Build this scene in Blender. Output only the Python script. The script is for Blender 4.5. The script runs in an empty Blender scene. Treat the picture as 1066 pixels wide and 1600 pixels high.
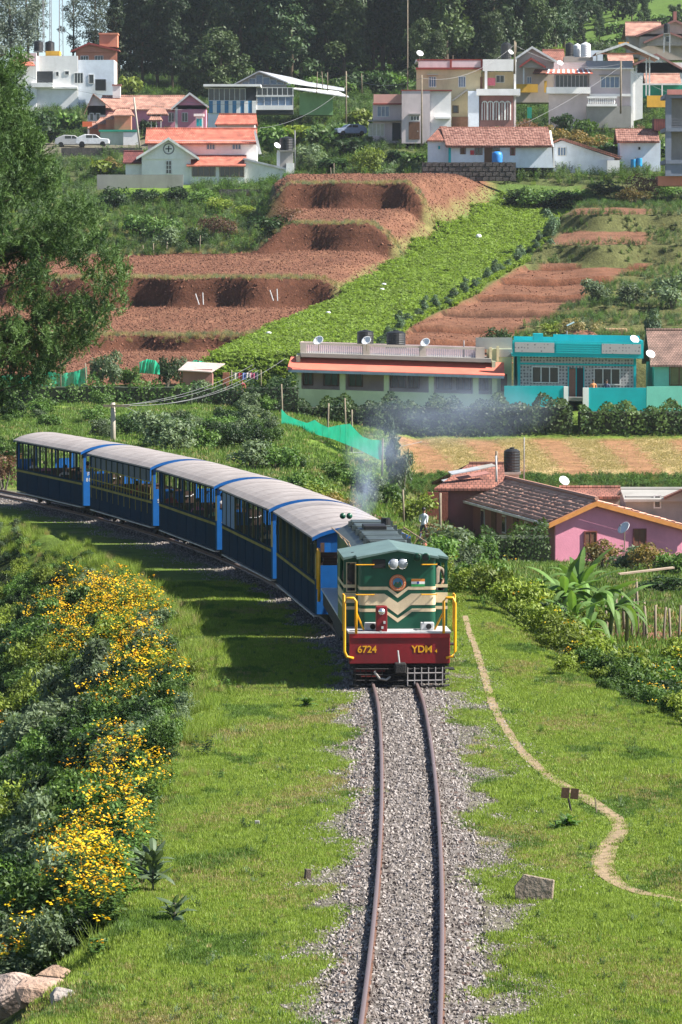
import bpy, math, random
import numpy as np
from mathutils import Vector, Matrix
rng = np.random.default_rng(7)
random.seed(7)
SC = bpy.context.scene
COL = SC.collection
# ---------------------------------------------------------------- camera, sky, sun, exposure
FPX = 6400.0; HZ = 10.4; PITCH = math.atan(395.0/FPX)
cd = bpy.data.cameras.new('camera'); cam = bpy.data.objects.new('camera', cd); COL.objects.link(cam)
cd.sensor_fit = 'VERTICAL'; cd.sensor_height = 24.0; cd.lens = 24.0*FPX/1600.0
cd.clip_start = 1.0; cd.clip_end = 6000.0
cam.location = (0, 0, HZ); cam.rotation_euler = (math.pi/2-PITCH, 0, 0)
SC.camera = cam
SUN_EL, SUN_AZ = 43.0, -8.0          # azimuth of the sun measured from +X towards +Y
w = bpy.data.worlds.new('World'); SC.world = w; w.use_nodes = True
nt = w.node_tree; nt.nodes.clear()
sky = nt.nodes.new('ShaderNodeTexSky'); sky.sky_type = 'NISHITA'; sky.sun_disc = False
sky.sun_elevation = math.radians(SUN_EL); sky.sun_rotation = math.radians(90-SUN_AZ)
sky.air_density = 1.0; sky.dust_density = 2.0; sky.ozone_density = 1.0; sky.altitude = 2200
bg = nt.nodes.new('ShaderNodeBackground'); bg.inputs[1].default_value = 0.065
wo = nt.nodes.new('ShaderNodeOutputWorld')
nt.links.new(sky.outputs[0], bg.inputs[0]); nt.links.new(bg.outputs[0], wo.inputs[0])
sl = bpy.data.lights.new('sun', 'SUN'); sl.energy = 5.0; sl.angle = math.radians(0.53); sl.color = (1.0, 0.945, 0.86)
so = bpy.data.objects.new('sun', sl); COL.objects.link(so)
_e, _a = math.radians(SUN_EL), math.radians(SUN_AZ)
SUNV = Vector((math.cos(_e)*math.cos(_a), math.cos(_e)*math.sin(_a), math.sin(_e)))
so.rotation_euler = SUNV.to_track_quat('Z', 'Y').to_euler(); so.location = (60, 20, 80)
SC.view_settings.view_transform = 'Standard'; SC.view_settings.look = 'None'
SC.view_settings.exposure = 1.42; SC.view_settings.gamma = 1.0
SC.view_settings.use_curve_mapping = False
cy = SC.cycles
cy.use_denoising = True; cy.max_bounces = 6; cy.diffuse_bounces = 3; cy.transparent_max_bounces = 12
cy.volume_bounces = 1; cy.caustics_reflective = False; cy.caustics_refractive = False
cy.volume_step_rate = 1.0; cy.volume_max_steps = 64; cy.use_adaptive_sampling = True

# ---------------------------------------------------------------- helpers: picture -> place
def P(px, py, D):
    """world point at depth y = D seen at photo pixel px, py (1066 x 1600)"""
    u = (px-533.0)/FPX; v = (800.0-py)/FPX
    c, s = math.cos(PITCH), math.sin(PITCH)
    dy = c + v*s; dz = -s + v*c
    return Vector((u*D/dy, D, HZ + dz*D/dy))
def SX(D): return FPX/D
def sstep(a, b, x):
    t = np.clip((x-a)/(b-a+1e-9), 0, 1); return t*t*(3-2*t)

# ---------------------------------------------------------------- helpers: scene data
def tag(o, label=None, cat=None, group=None, kind=None):
    if label: o['label'] = label
    if cat: o['category'] = cat
    if group: o['group'] = group
    if kind: o['kind'] = kind
    return o
def link(o, parent=None):
    COL.objects.link(o)
    if parent is not None: o.parent = parent
    return o
def empty(name, loc=(0,0,0), rz=0.0, label=None, cat=None, group=None):
    o = bpy.data.objects.new(name, None); o.location = loc; o.rotation_euler = (0,0,rz); o.empty_display_size = .3
    link(o); return tag(o, label, cat, group)
def meshobj(name, me, mat=None, parent=None):
    if mat is not None and not me.materials: me.materials.append(mat)
    return link(bpy.data.objects.new(name, me), parent)
def copy_tree(o, parent=None):
    c = o.copy(); COL.objects.link(c)
    if parent is not None: c.parent = parent
    for ch in [x for x in KIDS.get(o.name, [])] : copy_tree(ch, c)
    return c
KIDS = {}
def index_kids():
    KIDS.clear()
    for o in bpy.data.objects:
        if o.parent: KIDS.setdefault(o.parent.name, []).append(o)

class MB:
    """collects shapes; build() links them as one mesh"""
    def __init__(s): s.v = []; s.f = []
    def add(s, vs, fs):
        n = len(s.v); s.v += [tuple(v) for v in vs]; s.f += [tuple(i+n for i in f) for f in fs]; return s
    def box(s, x0, x1, y0, y1, z0, z1, M=None):
        if x0 > x1: x0, x1 = x1, x0
        if y0 > y1: y0, y1 = y1, y0
        if z0 > z1: z0, z1 = z1, z0
        vs = [(x0,y0,z0),(x1,y0,z0),(x1,y1,z0),(x0,y1,z0),(x0,y0,z1),(x1,y0,z1),(x1,y1,z1),(x0,y1,z1)]
        if M is not None: vs = [M @ Vector(v) for v in vs]
        return s.add(vs, [(0,3,2,1),(4,5,6,7),(0,1,5,4),(1,2,6,5),(2,3,7,6),(3,0,4,7)])
    def tube(s, pts, r, n=8, cap=True, r2=None):
        pts = [Vector(p) for p in pts]; m = len(pts); vs = []; fs = []
        up = Vector((0,0,1))
        for i, p in enumerate(pts):
            d = (pts[min(i+1,m-1)] - pts[max(i-1,0)]).normalized()
            a = d.cross(up) if abs(d.z) < .95 else d.cross(Vector((1,0,0)))
            a.normalize(); b = d.cross(a)
            rr = r if r2 is None else r + (r2-r)*i/max(1,m-1)
            for k in range(n):
                t = 2*math.pi*k/n; vs.append(p + a*(rr*math.cos(t)) + b*(rr*math.sin(t)))
        for i in range(m-1):
            for k in range(n):
                k2 = (k+1) % n; fs.append((i*n+k, i*n+k2, (i+1)*n+k2, (i+1)*n+k))
        if cap: fs.append(tuple(range(n))[::-1]); fs.append(tuple((m-1)*n+k for k in range(n)))
        return s.add(vs, fs)
    def lathe(s, prof, c=(0,0,0), n=16, M=None):
        vs = []; fs = []; m = len(prof)
        for (r, z) in prof:
            for k in range(n):
                t = 2*math.pi*k/n; v = Vector((c[0]+r*math.cos(t), c[1]+r*math.sin(t), c[2]+z))
                vs.append(M @ v if M is not None else v)
        for i in range(m-1):
            for k in range(n):
                k2 = (k+1) % n; fs.append((i*n+k, i*n+k2, (i+1)*n+k2, (i+1)*n+k))
        if prof[0][0] > 1e-4: fs.append(tuple(range(n))[::-1])
        if prof[-1][0] > 1e-4: fs.append(tuple((m-1)*n+k for k in range(n)))
        return s.add(vs, fs)
    def poly(s, pts, off):
        """closed polygon swept by vector off"""
        n = len(pts); pts = [Vector(p) for p in pts]; off = Vector(off)
        vs = pts + [p+off for p in pts]
        fs = [tuple(range(n)), tuple(range(2*n-1, n-1, -1))] + [(i, i+n, (i+1) % n+n, (i+1) % n) for i in range(n)]
        return s.add(vs, fs)
    def ball(s, c, r, n=10, m=7, sq=(1,1,1)):
        vs = []; fs = []
        for i in range(m+1):
            ph = math.pi*i/m
            for k in range(n):
                t = 2*math.pi*k/n
                vs.append((c[0]+r*sq[0]*math.sin(ph)*math.cos(t), c[1]+r*sq[1]*math.sin(ph)*math.sin(t), c[2]+r*sq[2]*math.cos(ph)))
        for i in range(m):
            for k in range(n):
                k2 = (k+1) % n; fs.append((i*n+k, (i+1)*n+k, (i+1)*n+k2, i*n+k2))
        return s.add(vs, fs)
    def mesh(s, name, smooth=False):
        me = bpy.data.meshes.new(name); me.from_pydata(s.v, [], s.f); me.update()
        if smooth:
            for p in me.polygons: p.use_smooth = True
        return me
    def build(s, name, mat, parent=None, smooth=False, bevel=0.0, label=None, cat=None, group=None, kind=None):
        me = s.mesh(name, smooth)
        fix_normals(me)
        me.materials.append(mat)
        o = link(bpy.data.objects.new(name, me), parent)
        if bevel > 0:
            b = o.modifiers.new('bevel', 'BEVEL'); b.width = bevel; b.segments = 2; b.limit_method = 'ANGLE'
        return tag(o, label, cat, group, kind)
import bmesh
def fix_normals(me):
    if len(me.polygons) > 6000: return
    bm = bmesh.new(); bm.from_mesh(me); bmesh.ops.recalc_face_normals(bm, faces=bm.faces); bm.to_mesh(me); bm.free()
def np_mesh(name, V, F, rnd=None, smooth=False):
    """V (n,3), F (m,k) arrays -> mesh; rnd = per-vertex float attribute"""
    me = bpy.data.meshes.new(name); V = np.asarray(V, dtype=np.float32); F = np.asarray(F, dtype=np.int32)
    n, (m, k) = len(V), F.shape
    me.vertices.add(n); me.vertices.foreach_set('co', V.ravel())
    me.loops.add(m*k); me.loops.foreach_set('vertex_index', F.ravel())
    me.polygons.add(m); me.polygons.foreach_set('loop_start', np.arange(0, m*k, k, dtype=np.int32))
    me.polygons.foreach_set('loop_total', np.full(m, k, dtype=np.int32))
    if smooth: me.polygons.foreach_set('use_smooth', np.ones(m, dtype=bool))
    me.update(calc_edges=True)
    if rnd is not None:
        a = me.attributes.new('rnd', 'FLOAT', 'POINT'); a.data.foreach_set('value', np.asarray(rnd, dtype=np.float32))
    return me

# ---------------------------------------------------------------- materials
MATS = {}
def _base(name):
    m = bpy.data.materials.new(name); m.use_nodes = True; n = m.node_tree.nodes; n.clear()
    out = n.new('ShaderNodeOutputMaterial'); b = n.new('ShaderNodeBsdfPrincipled')
    m.node_tree.links.new(b.outputs[0], out.inputs[0]); return m, n, m.node_tree.links, b, out
def mat(name, col, rough=.7, var=.18, scale=3.0, bump=0.0, bscale=30.0, metal=0.0, spec=.4, stain=None, stain_amt=.5, coords='Object'):
    """painted / plastered / soil-like surface: colour varied by two noises, optional stains and fine bump"""
    if name in MATS: return MATS[name]
    m, n, l, b, out = _base(name)
    tc = n.new('ShaderNodeTexCoord')
    n1 = n.new('ShaderNodeTexNoise'); n1.inputs['Scale'].default_value = scale; n1.inputs['Detail'].default_value = 6; n1.inputs['Roughness'].default_value = .65
    l.new(tc.outputs[coords], n1.inputs['Vector'])
    mr = n.new('ShaderNodeMapRange'); mr.inputs[1].default_value = .3; mr.inputs[2].default_value = .7
    mr.inputs[3].default_value = 1-var; mr.inputs[4].default_value = 1+var*.6
    l.new(n1.outputs[0], mr.inputs[0])
    mx = n.new('ShaderNodeVectorMath'); mx.operation = 'SCALE'; mx.inputs[0].default_value = col[:3]
    l.new(mr.outputs[0], mx.inputs['Scale']); src = mx.outputs[0]
    if stain is not None:
        n2 = n.new('ShaderNodeTexNoise'); n2.inputs['Scale'].default_value = scale*.45; n2.inputs['Detail'].default_value = 8; n2.inputs['Roughness'].default_value = .7
        mp = n.new('ShaderNodeMapping'); mp.inputs['Scale'].default_value = (1, 1, .35); mp.inputs['Location'].default_value = (3.1, 7.7, 1.9)
        l.new(tc.outputs[coords], mp.inputs[0]); l.new(mp.outputs[0], n2.inputs['Vector'])
        m2 = n.new('ShaderNodeMapRange'); m2.inputs[1].default_value = .48; m2.inputs[2].default_value = .72; m2.inputs[3].default_value = 0; m2.inputs[4].default_value = stain_amt
        l.new(n2.outputs[0], m2.inputs[0])
        mc = n.new('ShaderNodeMix'); mc.data_type = 'RGBA'; mc.inputs[7].default_value = (*stain[:3], 1)
        l.new(m2.outputs[0], mc.inputs[0]); l.new(src, mc.inputs[6]); src = mc.outputs[2]
    l.new(src, b.inputs['Base Color'])
    b.inputs['Roughness'].default_value = rough; b.inputs['Metallic'].default_value = metal; b.inputs['Specular IOR Level'].default_value = spec
    if bump > 0:
        n3 = n.new('ShaderNodeTexNoise'); n3.inputs['Scale'].default_value = bscale; n3.inputs['Detail'].default_value = 5
        l.new(tc.outputs[coords], n3.inputs['Vector'])
        bp = n.new('ShaderNodeBump'); bp.inputs['Strength'].default_value = bump; bp.inputs['Distance'].default_value = .05
        l.new(n3.outputs[0], bp.inputs['Height']); l.new(bp.outputs[0], b.inputs['Normal'])
    MATS[name] = m; return m
def leafmat(name, c1, c2, trans=.3, rough=.55, spec=.3, objvar=.35, tcol=None):
    if name in MATS: return MATS[name]
    m, n, l, b, out = _base(name)
    at = n.new('ShaderNodeAttribute'); at.attribute_name = 'rnd'
    mc = n.new('ShaderNodeMix'); mc.data_type = 'RGBA'; mc.inputs[6].default_value = (*c1, 1); mc.inputs[7].default_value = (*c2, 1)
    l.new(at.outputs['Fac'], mc.inputs[0])
    oi = n.new('ShaderNodeObjectInfo')
    mr = n.new('ShaderNodeMapRange'); mr.inputs[3].default_value = 1-objvar; mr.inputs[4].default_value = 1+objvar
    l.new(oi.outputs['Random'], mr.inputs[0])
    sc = n.new('ShaderNodeVectorMath'); sc.operation = 'SCALE'; l.new(mc.outputs[2], sc.inputs[0]); l.new(mr.outputs[0], sc.inputs['Scale'])
    l.new(sc.outputs[0], b.inputs['Base Color']); b.inputs['Roughness'].default_value = rough; b.inputs['Specular IOR Level'].default_value = spec
    tr = n.new('ShaderNodeBsdfTranslucent'); ms = n.new('ShaderNodeMixShader'); ms.inputs[0].default_value = trans
    sc2 = n.new('ShaderNodeVectorMath'); sc2.operation = 'MULTIPLY'; sc2.inputs[1].default_value = tcol or (1.2, 1.25, .6)
    l.new(sc.outputs[0], sc2.inputs[0]); l.new(sc2.outputs[0], tr.inputs[0])
    l.new(b.outputs[0], ms.inputs[1]); l.new(tr.outputs[0], ms.inputs[2]); l.new(ms.outputs[0], out.inputs[0])
    MATS[name] = m; return m
def tilemat(name, col, col2, rows=3.0, cols=4.0, rot=0.0):
    """clay roof tiles: each tile row and roll in relief, tiles varied in colour"""
    if name in MATS: return MATS[name]
    m, n, l, b, out = _base(name)
    tc = n.new('ShaderNodeTexCoord'); mp = n.new('ShaderNodeMapping'); mp.inputs['Rotation'].default_value = (0, 0, rot)
    l.new(tc.outputs['Object'], mp.inputs[0])
    br = n.new('ShaderNodeTexBrick'); br.inputs['Scale'].default_value = 1.0
    br.inputs['Brick Width'].default_value = 1/cols; br.inputs['Row Height'].default_value = 1/rows; br.inputs['Mortar Size'].default_value = .02
    br.inputs['Color1'].default_value = (*col, 1); br.inputs['Color2'].default_value = (*col2, 1); br.inputs['Mortar'].default_value = (col[0]*.35, col[1]*.35, col[2]*.35, 1)
    l.new(mp.outputs[0], br.inputs['Vector'])
    ns = n.new('ShaderNodeTexNoise'); ns.inputs['Scale'].default_value = 1.1; ns.inputs['Detail'].default_value = 7; l.new(tc.outputs['Object'], ns.inputs['Vector'])
    mr = n.new('ShaderNodeMapRange'); mr.inputs[1].default_value = .35; mr.inputs[2].default_value = .65; mr.inputs[3].default_value = .6; mr.inputs[4].default_value = 1.15
    l.new(ns.outputs[0], mr.inputs[0]); sc = n.new('ShaderNodeVectorMath'); sc.operation = 'SCALE'
    l.new(br.outputs['Color'], sc.inputs[0]); l.new(mr.outputs[0], sc.inputs['Scale']); l.new(sc.outputs[0], b.inputs['Base Color'])
    b.inputs['Roughness'].default_value = .85
    bp = n.new('ShaderNodeBump'); bp.inputs['Strength'].default_value = .8; bp.inputs['Distance'].default_value = .06; bp.invert = True
    l.new(br.outputs['Fac'], bp.inputs['Height']); l.new(bp.outputs[0], b.inputs['Normal'])
    MATS[name] = m; return m
def glassmat(name, col=(.03,.035,.04), rough=.12):
    return mat(name, col, rough=rough, var=.4, scale=1.2, spec=.6)

# ---------------------------------------------------------------- scatter through geometry nodes (for what nobody could count)
def scatter(name, pts, scl, protos, kind='stuff', label=None, cat=None, idx=None, rot=None, tilt=.15, parent=None):
    pts = np.asarray(pts, dtype=np.float32); n = len(pts)
    me = bpy.data.meshes.new(name); me.vertices.add(n); me.vertices.foreach_set('co', pts.ravel()); me.update()
    scl = np.asarray(scl, dtype=np.float32)
    if scl.ndim == 1: scl = np.stack([scl]*3, 1)
    if rot is None:
        rot = np.stack([rng.normal(0, tilt, n), rng.normal(0, tilt, n), rng.uniform(0, 2*math.pi, n)], 1)
    if idx is None: idx = rng.integers(0, len(protos), n)
    a = me.attributes.new('scl', 'FLOAT_VECTOR', 'POINT'); a.data.foreach_set('vector', scl.astype(np.float32).ravel())
    a = me.attributes.new('rot', 'FLOAT_VECTOR', 'POINT'); a.data.foreach_set('vector', rot.astype(np.float32).ravel())
    a = me.attributes.new('idx', 'INT', 'POINT'); a.data.foreach_set('value', idx.astype(np.int32))
    pc = bpy.data.collections.new(name+'_sources')
    for i, pm in enumerate(protos):
        po = bpy.data.objects.new('source_%s_%02d' % (name, i), pm); pc.objects.link(po)
    g = bpy.data.node_groups.new(name+'_scatter', 'GeometryNodeTree')
    g.interface.new_socket('Geometry', in_out='INPUT', socket_type='NodeSocketGeometry')
    g.interface.new_socket('Geometry', in_out='OUTPUT', socket_type='NodeSocketGeometry')
    N = g.nodes; L = g.links
    gi = N.new('NodeGroupInput'); go = N.new('NodeGroupOutput')
    ci = N.new('GeometryNodeCollectionInfo'); ci.inputs[0].default_value = pc; ci.inputs[1].default_value = True; ci.inputs[2].default_value = True
    ip = N.new('GeometryNodeInstanceOnPoints'); ip.inputs['Pick Instance'].default_value = True
    def na(nm, ty):
        q = N.new('GeometryNodeInputNamedAttribute'); q.data_type = ty; q.inputs[0].default_value = nm; return q.outputs[0]
    L.new(gi.outputs[0], ip.inputs['Points']); L.new(ci.outputs[0], ip.inputs['Instance'])
    L.new(na('idx', 'INT'), ip.inputs['Instance Index'])
    er = N.new('FunctionNodeEulerToRotation'); L.new(na('rot', 'FLOAT_VECTOR'), er.inputs[0]); L.new(er.outputs[0], ip.inputs['Rotation'])
    L.new(na('scl', 'FLOAT_VECTOR'), ip.inputs['Scale']); L.new(ip.outputs[0], go.inputs[0])
    o = link(bpy.data.objects.new(name, me), parent)
    md = o.modifiers.new('scatter', 'NODES'); md.node_group = g
    return tag(o, label, cat, None, kind)

# ---------------------------------------------------------------- the lie of the land
def track_c(Y):
    Y = np.asarray(Y, dtype=float)
    return np.where(Y < 92, 1.39-.00042*(92-Y)**2, 1.39-.00212*(Y-92)**2)
def track_pt(s):
    """point and heading at arc length s (s = 0 at Y = 98.6, growing away from the camera)"""
    return TR_X(s), TR_Y(s), TR_A(s)
_Y = np.linspace(20, 230, 4201); _X = track_c(_Y)
_ds = np.sqrt(np.diff(_X)**2+np.diff(_Y)**2); _S = np.concatenate([[0], np.cumsum(_ds)]); _S -= np.interp(98.6, _Y, _S)
_A = np.arctan2(-np.gradient(_X, _Y), 1.0)         # rotation about z, 0 = along +Y
TR_X = lambda s: float(np.interp(s, _S, _X)); TR_Y = lambda s: float(np.interp(s, _S, _Y)); TR_A = lambda s: float(np.interp(s, _S, _A))

def PYZ(py, D): return HZ + (405.0-py)/FPX*D
NC = np.array([-300,0,150,300,450,560,650,750,850,950,1066,1400], float)
FAR1 = [ # D, z at the columns NC
 (20,  [0,0,0,0,0,0,0,-.3,-1.2,-1.9,-2.3,-3]),
 (110, [0,0,0,0,0,0,0,-.3,-1.2,-1.9,-2.3,-3]),
 (130, [0,0,0,0,0,0,0,-.4,-1.5,-2.1,-2.5,-3]),
 (150, [0,0,0,0,0,-.2,-.8,-1.5,-2.4,-2.6,-2.8,-3]),
 (180, [0,0,0,0,-.1,-.7,-2.4,-3.2,-3.4,-3.6,-3.7,-4]),
 (200, [0,0,0,0,-.2,-1.5,-3.3,-4.5,-4.6,-4.7,-4.8,-5]),
 (216, [0,0,0,0,-.3,-1.6,-4.0,-5.7,-5.7,-5.7,-5.7,-5.7]),
 (240, [.1,.1,.1,.05,-.1,-1.6,-4.2,-5.6,-5.6,-5.6,-5.6,-5.6]),
 (246, [.1,.1,.1,.05,-.1,-1.5,-3.3,-3.4,-3.4,-3.4,-3.4,-3.4]),
 (252, [.1,.1,.1,.1,-.1,-1.4,-2.6,-2.6,-2.6,-2.6,-2.6,-2.6]),
 (286, [.2,.2,.2,.1,-.5,-1.4,-2.3,-2.3,-2.3,-2.3,-2.3,-2.3]),
 (293, [.3,.3,.3,.2,-.6,-.7,-.7,-.7,-.7,-.7,-.7,-.7]),
 (309, [.9,.9,.9,.9,-.6,-.6,-.6,-.6,-.6,-.6,-.6,-.6]),
 (312, [1.0,1.0,1.0,1.3,2.6,2.8,2.8,2.8,2.8,2.8,2.8,2.8]),
]
def tab(rows):  # rows (D, py) -> D, z arrays
    D = np.array([r[0] for r in rows], float); return D, np.array([PYZ(r[1], r[0]) for r in rows])
T_LEFT = tab([(312,598),(335,548),(335.6,526),(356,479),(356.6,436),(380,391),(380.6,351),(398,326),(398.6,288),(410,276),(432,272)])
T_WOOD = tab([(312,598),(335,548),(335.6,526),(356,479),(356.6,436),(380,398),(400,362),(418,330),(432,308)])
T_STRIP= tab([(312,560),(335,511),(356,464),(380,411),(398,374),(410,352),(432,318)])
T_RIGHT= tab([(312,560),(335,511),(356,464),(381,409),(382.2,384),(392,361),(393.2,336),(402,326),(418,318),(432,302)])
B_L = ([312,335,356,380,398,410,432],[330,438,548,640,702,742,790])
B_R = ([312,335,356,380,398,410,432],[590,635,730,815,865,885,905])
FC = np.array([-300,0,200,400,600,800,1066,1400], float)
FAR2 = [
 (432, [310,310,308,305,282,282,290,290]),
 (446, [300,300,293,290,262,256,270,270]),
 (462, [290,290,275,268,232,240,262,262]),
 (480, [262,262,252,245,218,205,215,215]),
 (500, [232,231,230,225,205,190,195,195]),
 (530, [212,212,207,190,185,165,160,160]),
 (560, [178,178,170,165,160,140,120,120]),
 (600, [140,135,135,145,140,120,90,90]),
 (640, [118,112,120,130,125,100,60,60]),
 (700, [118,112,110,105,100,80,32,32]),
 (800, [135,130,110,75,60,45,0,-5]),
 (1000,[175,170,120,60,30,10,-20,-30]),
 (2500,[330,330,320,300,290,290,280,280]),
]
_f1D = np.array([r[0] for r in FAR1]); _f1z = np.array([r[1] for r in FAR1])
_f2D = np.array([r[0] for r in FAR2], float); _f2z = np.array([[PYZ(p, r[0]) for p in r[1]] for r in FAR2])
def bil(Dt, Ct, Z, D, px):
    D = np.clip(D, Dt[0], Dt[-1]); px = np.clip(px, Ct[0], Ct[-1])
    i = np.clip(np.searchsorted(Dt, D)-1, 0, len(Dt)-2); j = np.clip(np.searchsorted(Ct, px)-1, 0, len(Ct)-2)
    a = (D-Dt[i])/(Dt[i+1]-Dt[i]); b = (px-Ct[j])/(Ct[j+1]-Ct[j])
    return (Z[i,j]*(1-a)+Z[i+1,j]*a)*(1-b) + (Z[i,j+1]*(1-a)+Z[i+1,j+1]*a)*b
def vnoise(x, y, seed=0):
    """cheap smooth 2-D noise in about [-1, 1]"""
    s = seed*12.9898
    return (np.sin(x*1.0+1.7*np.sin(y*.83+s)+s)+np.sin(y*1.13+1.9*np.sin(x*.71-s)+2*s)+.6*np.sin(x*2.3-y*1.9+s*3)+.4*np.sin(x*4.1+y*3.7+s))/3.0
EDGE_L = 4.6
def edge_r(Y): return np.interp(Y, [20,55,75,88,103,115,130,150,175], [7.5,7.2,6.7,6.2,4.0,3.3,3.2,3.6,4])
def ground(X, Y):
    X = np.asarray(X, float); Y = np.asarray(Y, float); D = np.maximum(Y, 5.0)
    px = X/D*FPX + 533
    zf1 = bil(_f1D, NC, _f1z, D, px)
    # fields
    Dw = D + .9*np.sin(px/47.0)+.7*np.sin(px/21.0+1) 
    bl = np.interp(D, *B_L); br = np.interp(D, *B_R)
    zl = np.interp(Dw, *T_LEFT); zw = np.interp(Dw, *T_WOOD); zs = np.interp(D, *T_STRIP); zr = np.interp(Dw, *T_RIGHT)
    # the gentle top terrace has a notch where a track climbs up
    k = sstep(385, 460, px); zl = zw*(1-k)+zl*k
    k = sstep(-75, 10, px-bl); z = zl*(1-k)+zs*k
    k = sstep(-5, 25, px-br); z = z*(1-k)+zr*k
    fur = (px > br+12) & (D > 313) & (D < 380)          # small ledges of the tilled strips
    z = z - np.where(fur, .55*(((D-313)/11.2) % 1.0)**1.5, 0)
    k = sstep(309, 313, D)
    z = np.where(D < 309, zf1, zf1*(1-k)+z*k)
    zf2 = bil(_f2D, FC, _f2z, D, px); k = sstep(426, 438, D)
    z = z*(1-k)+zf2*k
    # near: embankment under and beside the track
    s = X-track_c(np.clip(Y, 20, 230))
    el = EDGE_L + .5*vnoise(Y*.35, Y*.1, 3)
    zn = np.where(s < -el, -np.minimum((-s-el)*.62, 8.0), 0.0)
    er = edge_r(Y)
    wR = sstep(0, 5.0, s-er); wY = sstep(112, 140, Y)
    left = s < -2.0
    wl = np.where(left, sstep(196, 215, Y), 0)
    wr = np.where(left, 0, np.maximum(wR, wY*sstep(2.2, 4.5, s)))
    wt = np.where(Y > 205, 1.0, wl+wr)
    z = zn*(1-wt) + z*wt
    # unevenness
    amp = np.where(np.abs(s) < 2.6, 0.0, sstep(2.6, 5.0, np.abs(s)))*np.where(Y > 190, 1.0, 1.0)
    amp = np.where(Y > 205, 1.0, amp)
    z = z + amp*(.075*vnoise(X*1.1, Y*.55, 1) + .03*vnoise(X*3.1, Y*1.7, 2))
    z = z + sstep(3.2, 4.2, -s)*np.where(Y < 200, 1, 0)*.10*vnoise(X*.9, Y*.35, 5)
    return z
def gz(x, y): return float(ground(np.array([x]), np.array([y]))[0])
def G(px, D):
    """ground point under photo column px at depth D"""
    x = (px-533.0)/FPX*D; return Vector((x, D, gz(x, D)))
def ground_hit(px, py, lo=50, hi=900, step=.5):
    """depth where the view ray of a pixel meets the ground"""
    d = np.arange(lo, hi, step); x = (px-533.0)/FPX*d
    return first_hit(d, x, py)
def first_hit(d, x, py):
    z = ground(x, d); zr = HZ+(405.0-py)/FPX*d; k = np.nonzero(z >= zr)[0]
    return float(d[k[0]]) if len(k) else None
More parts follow.
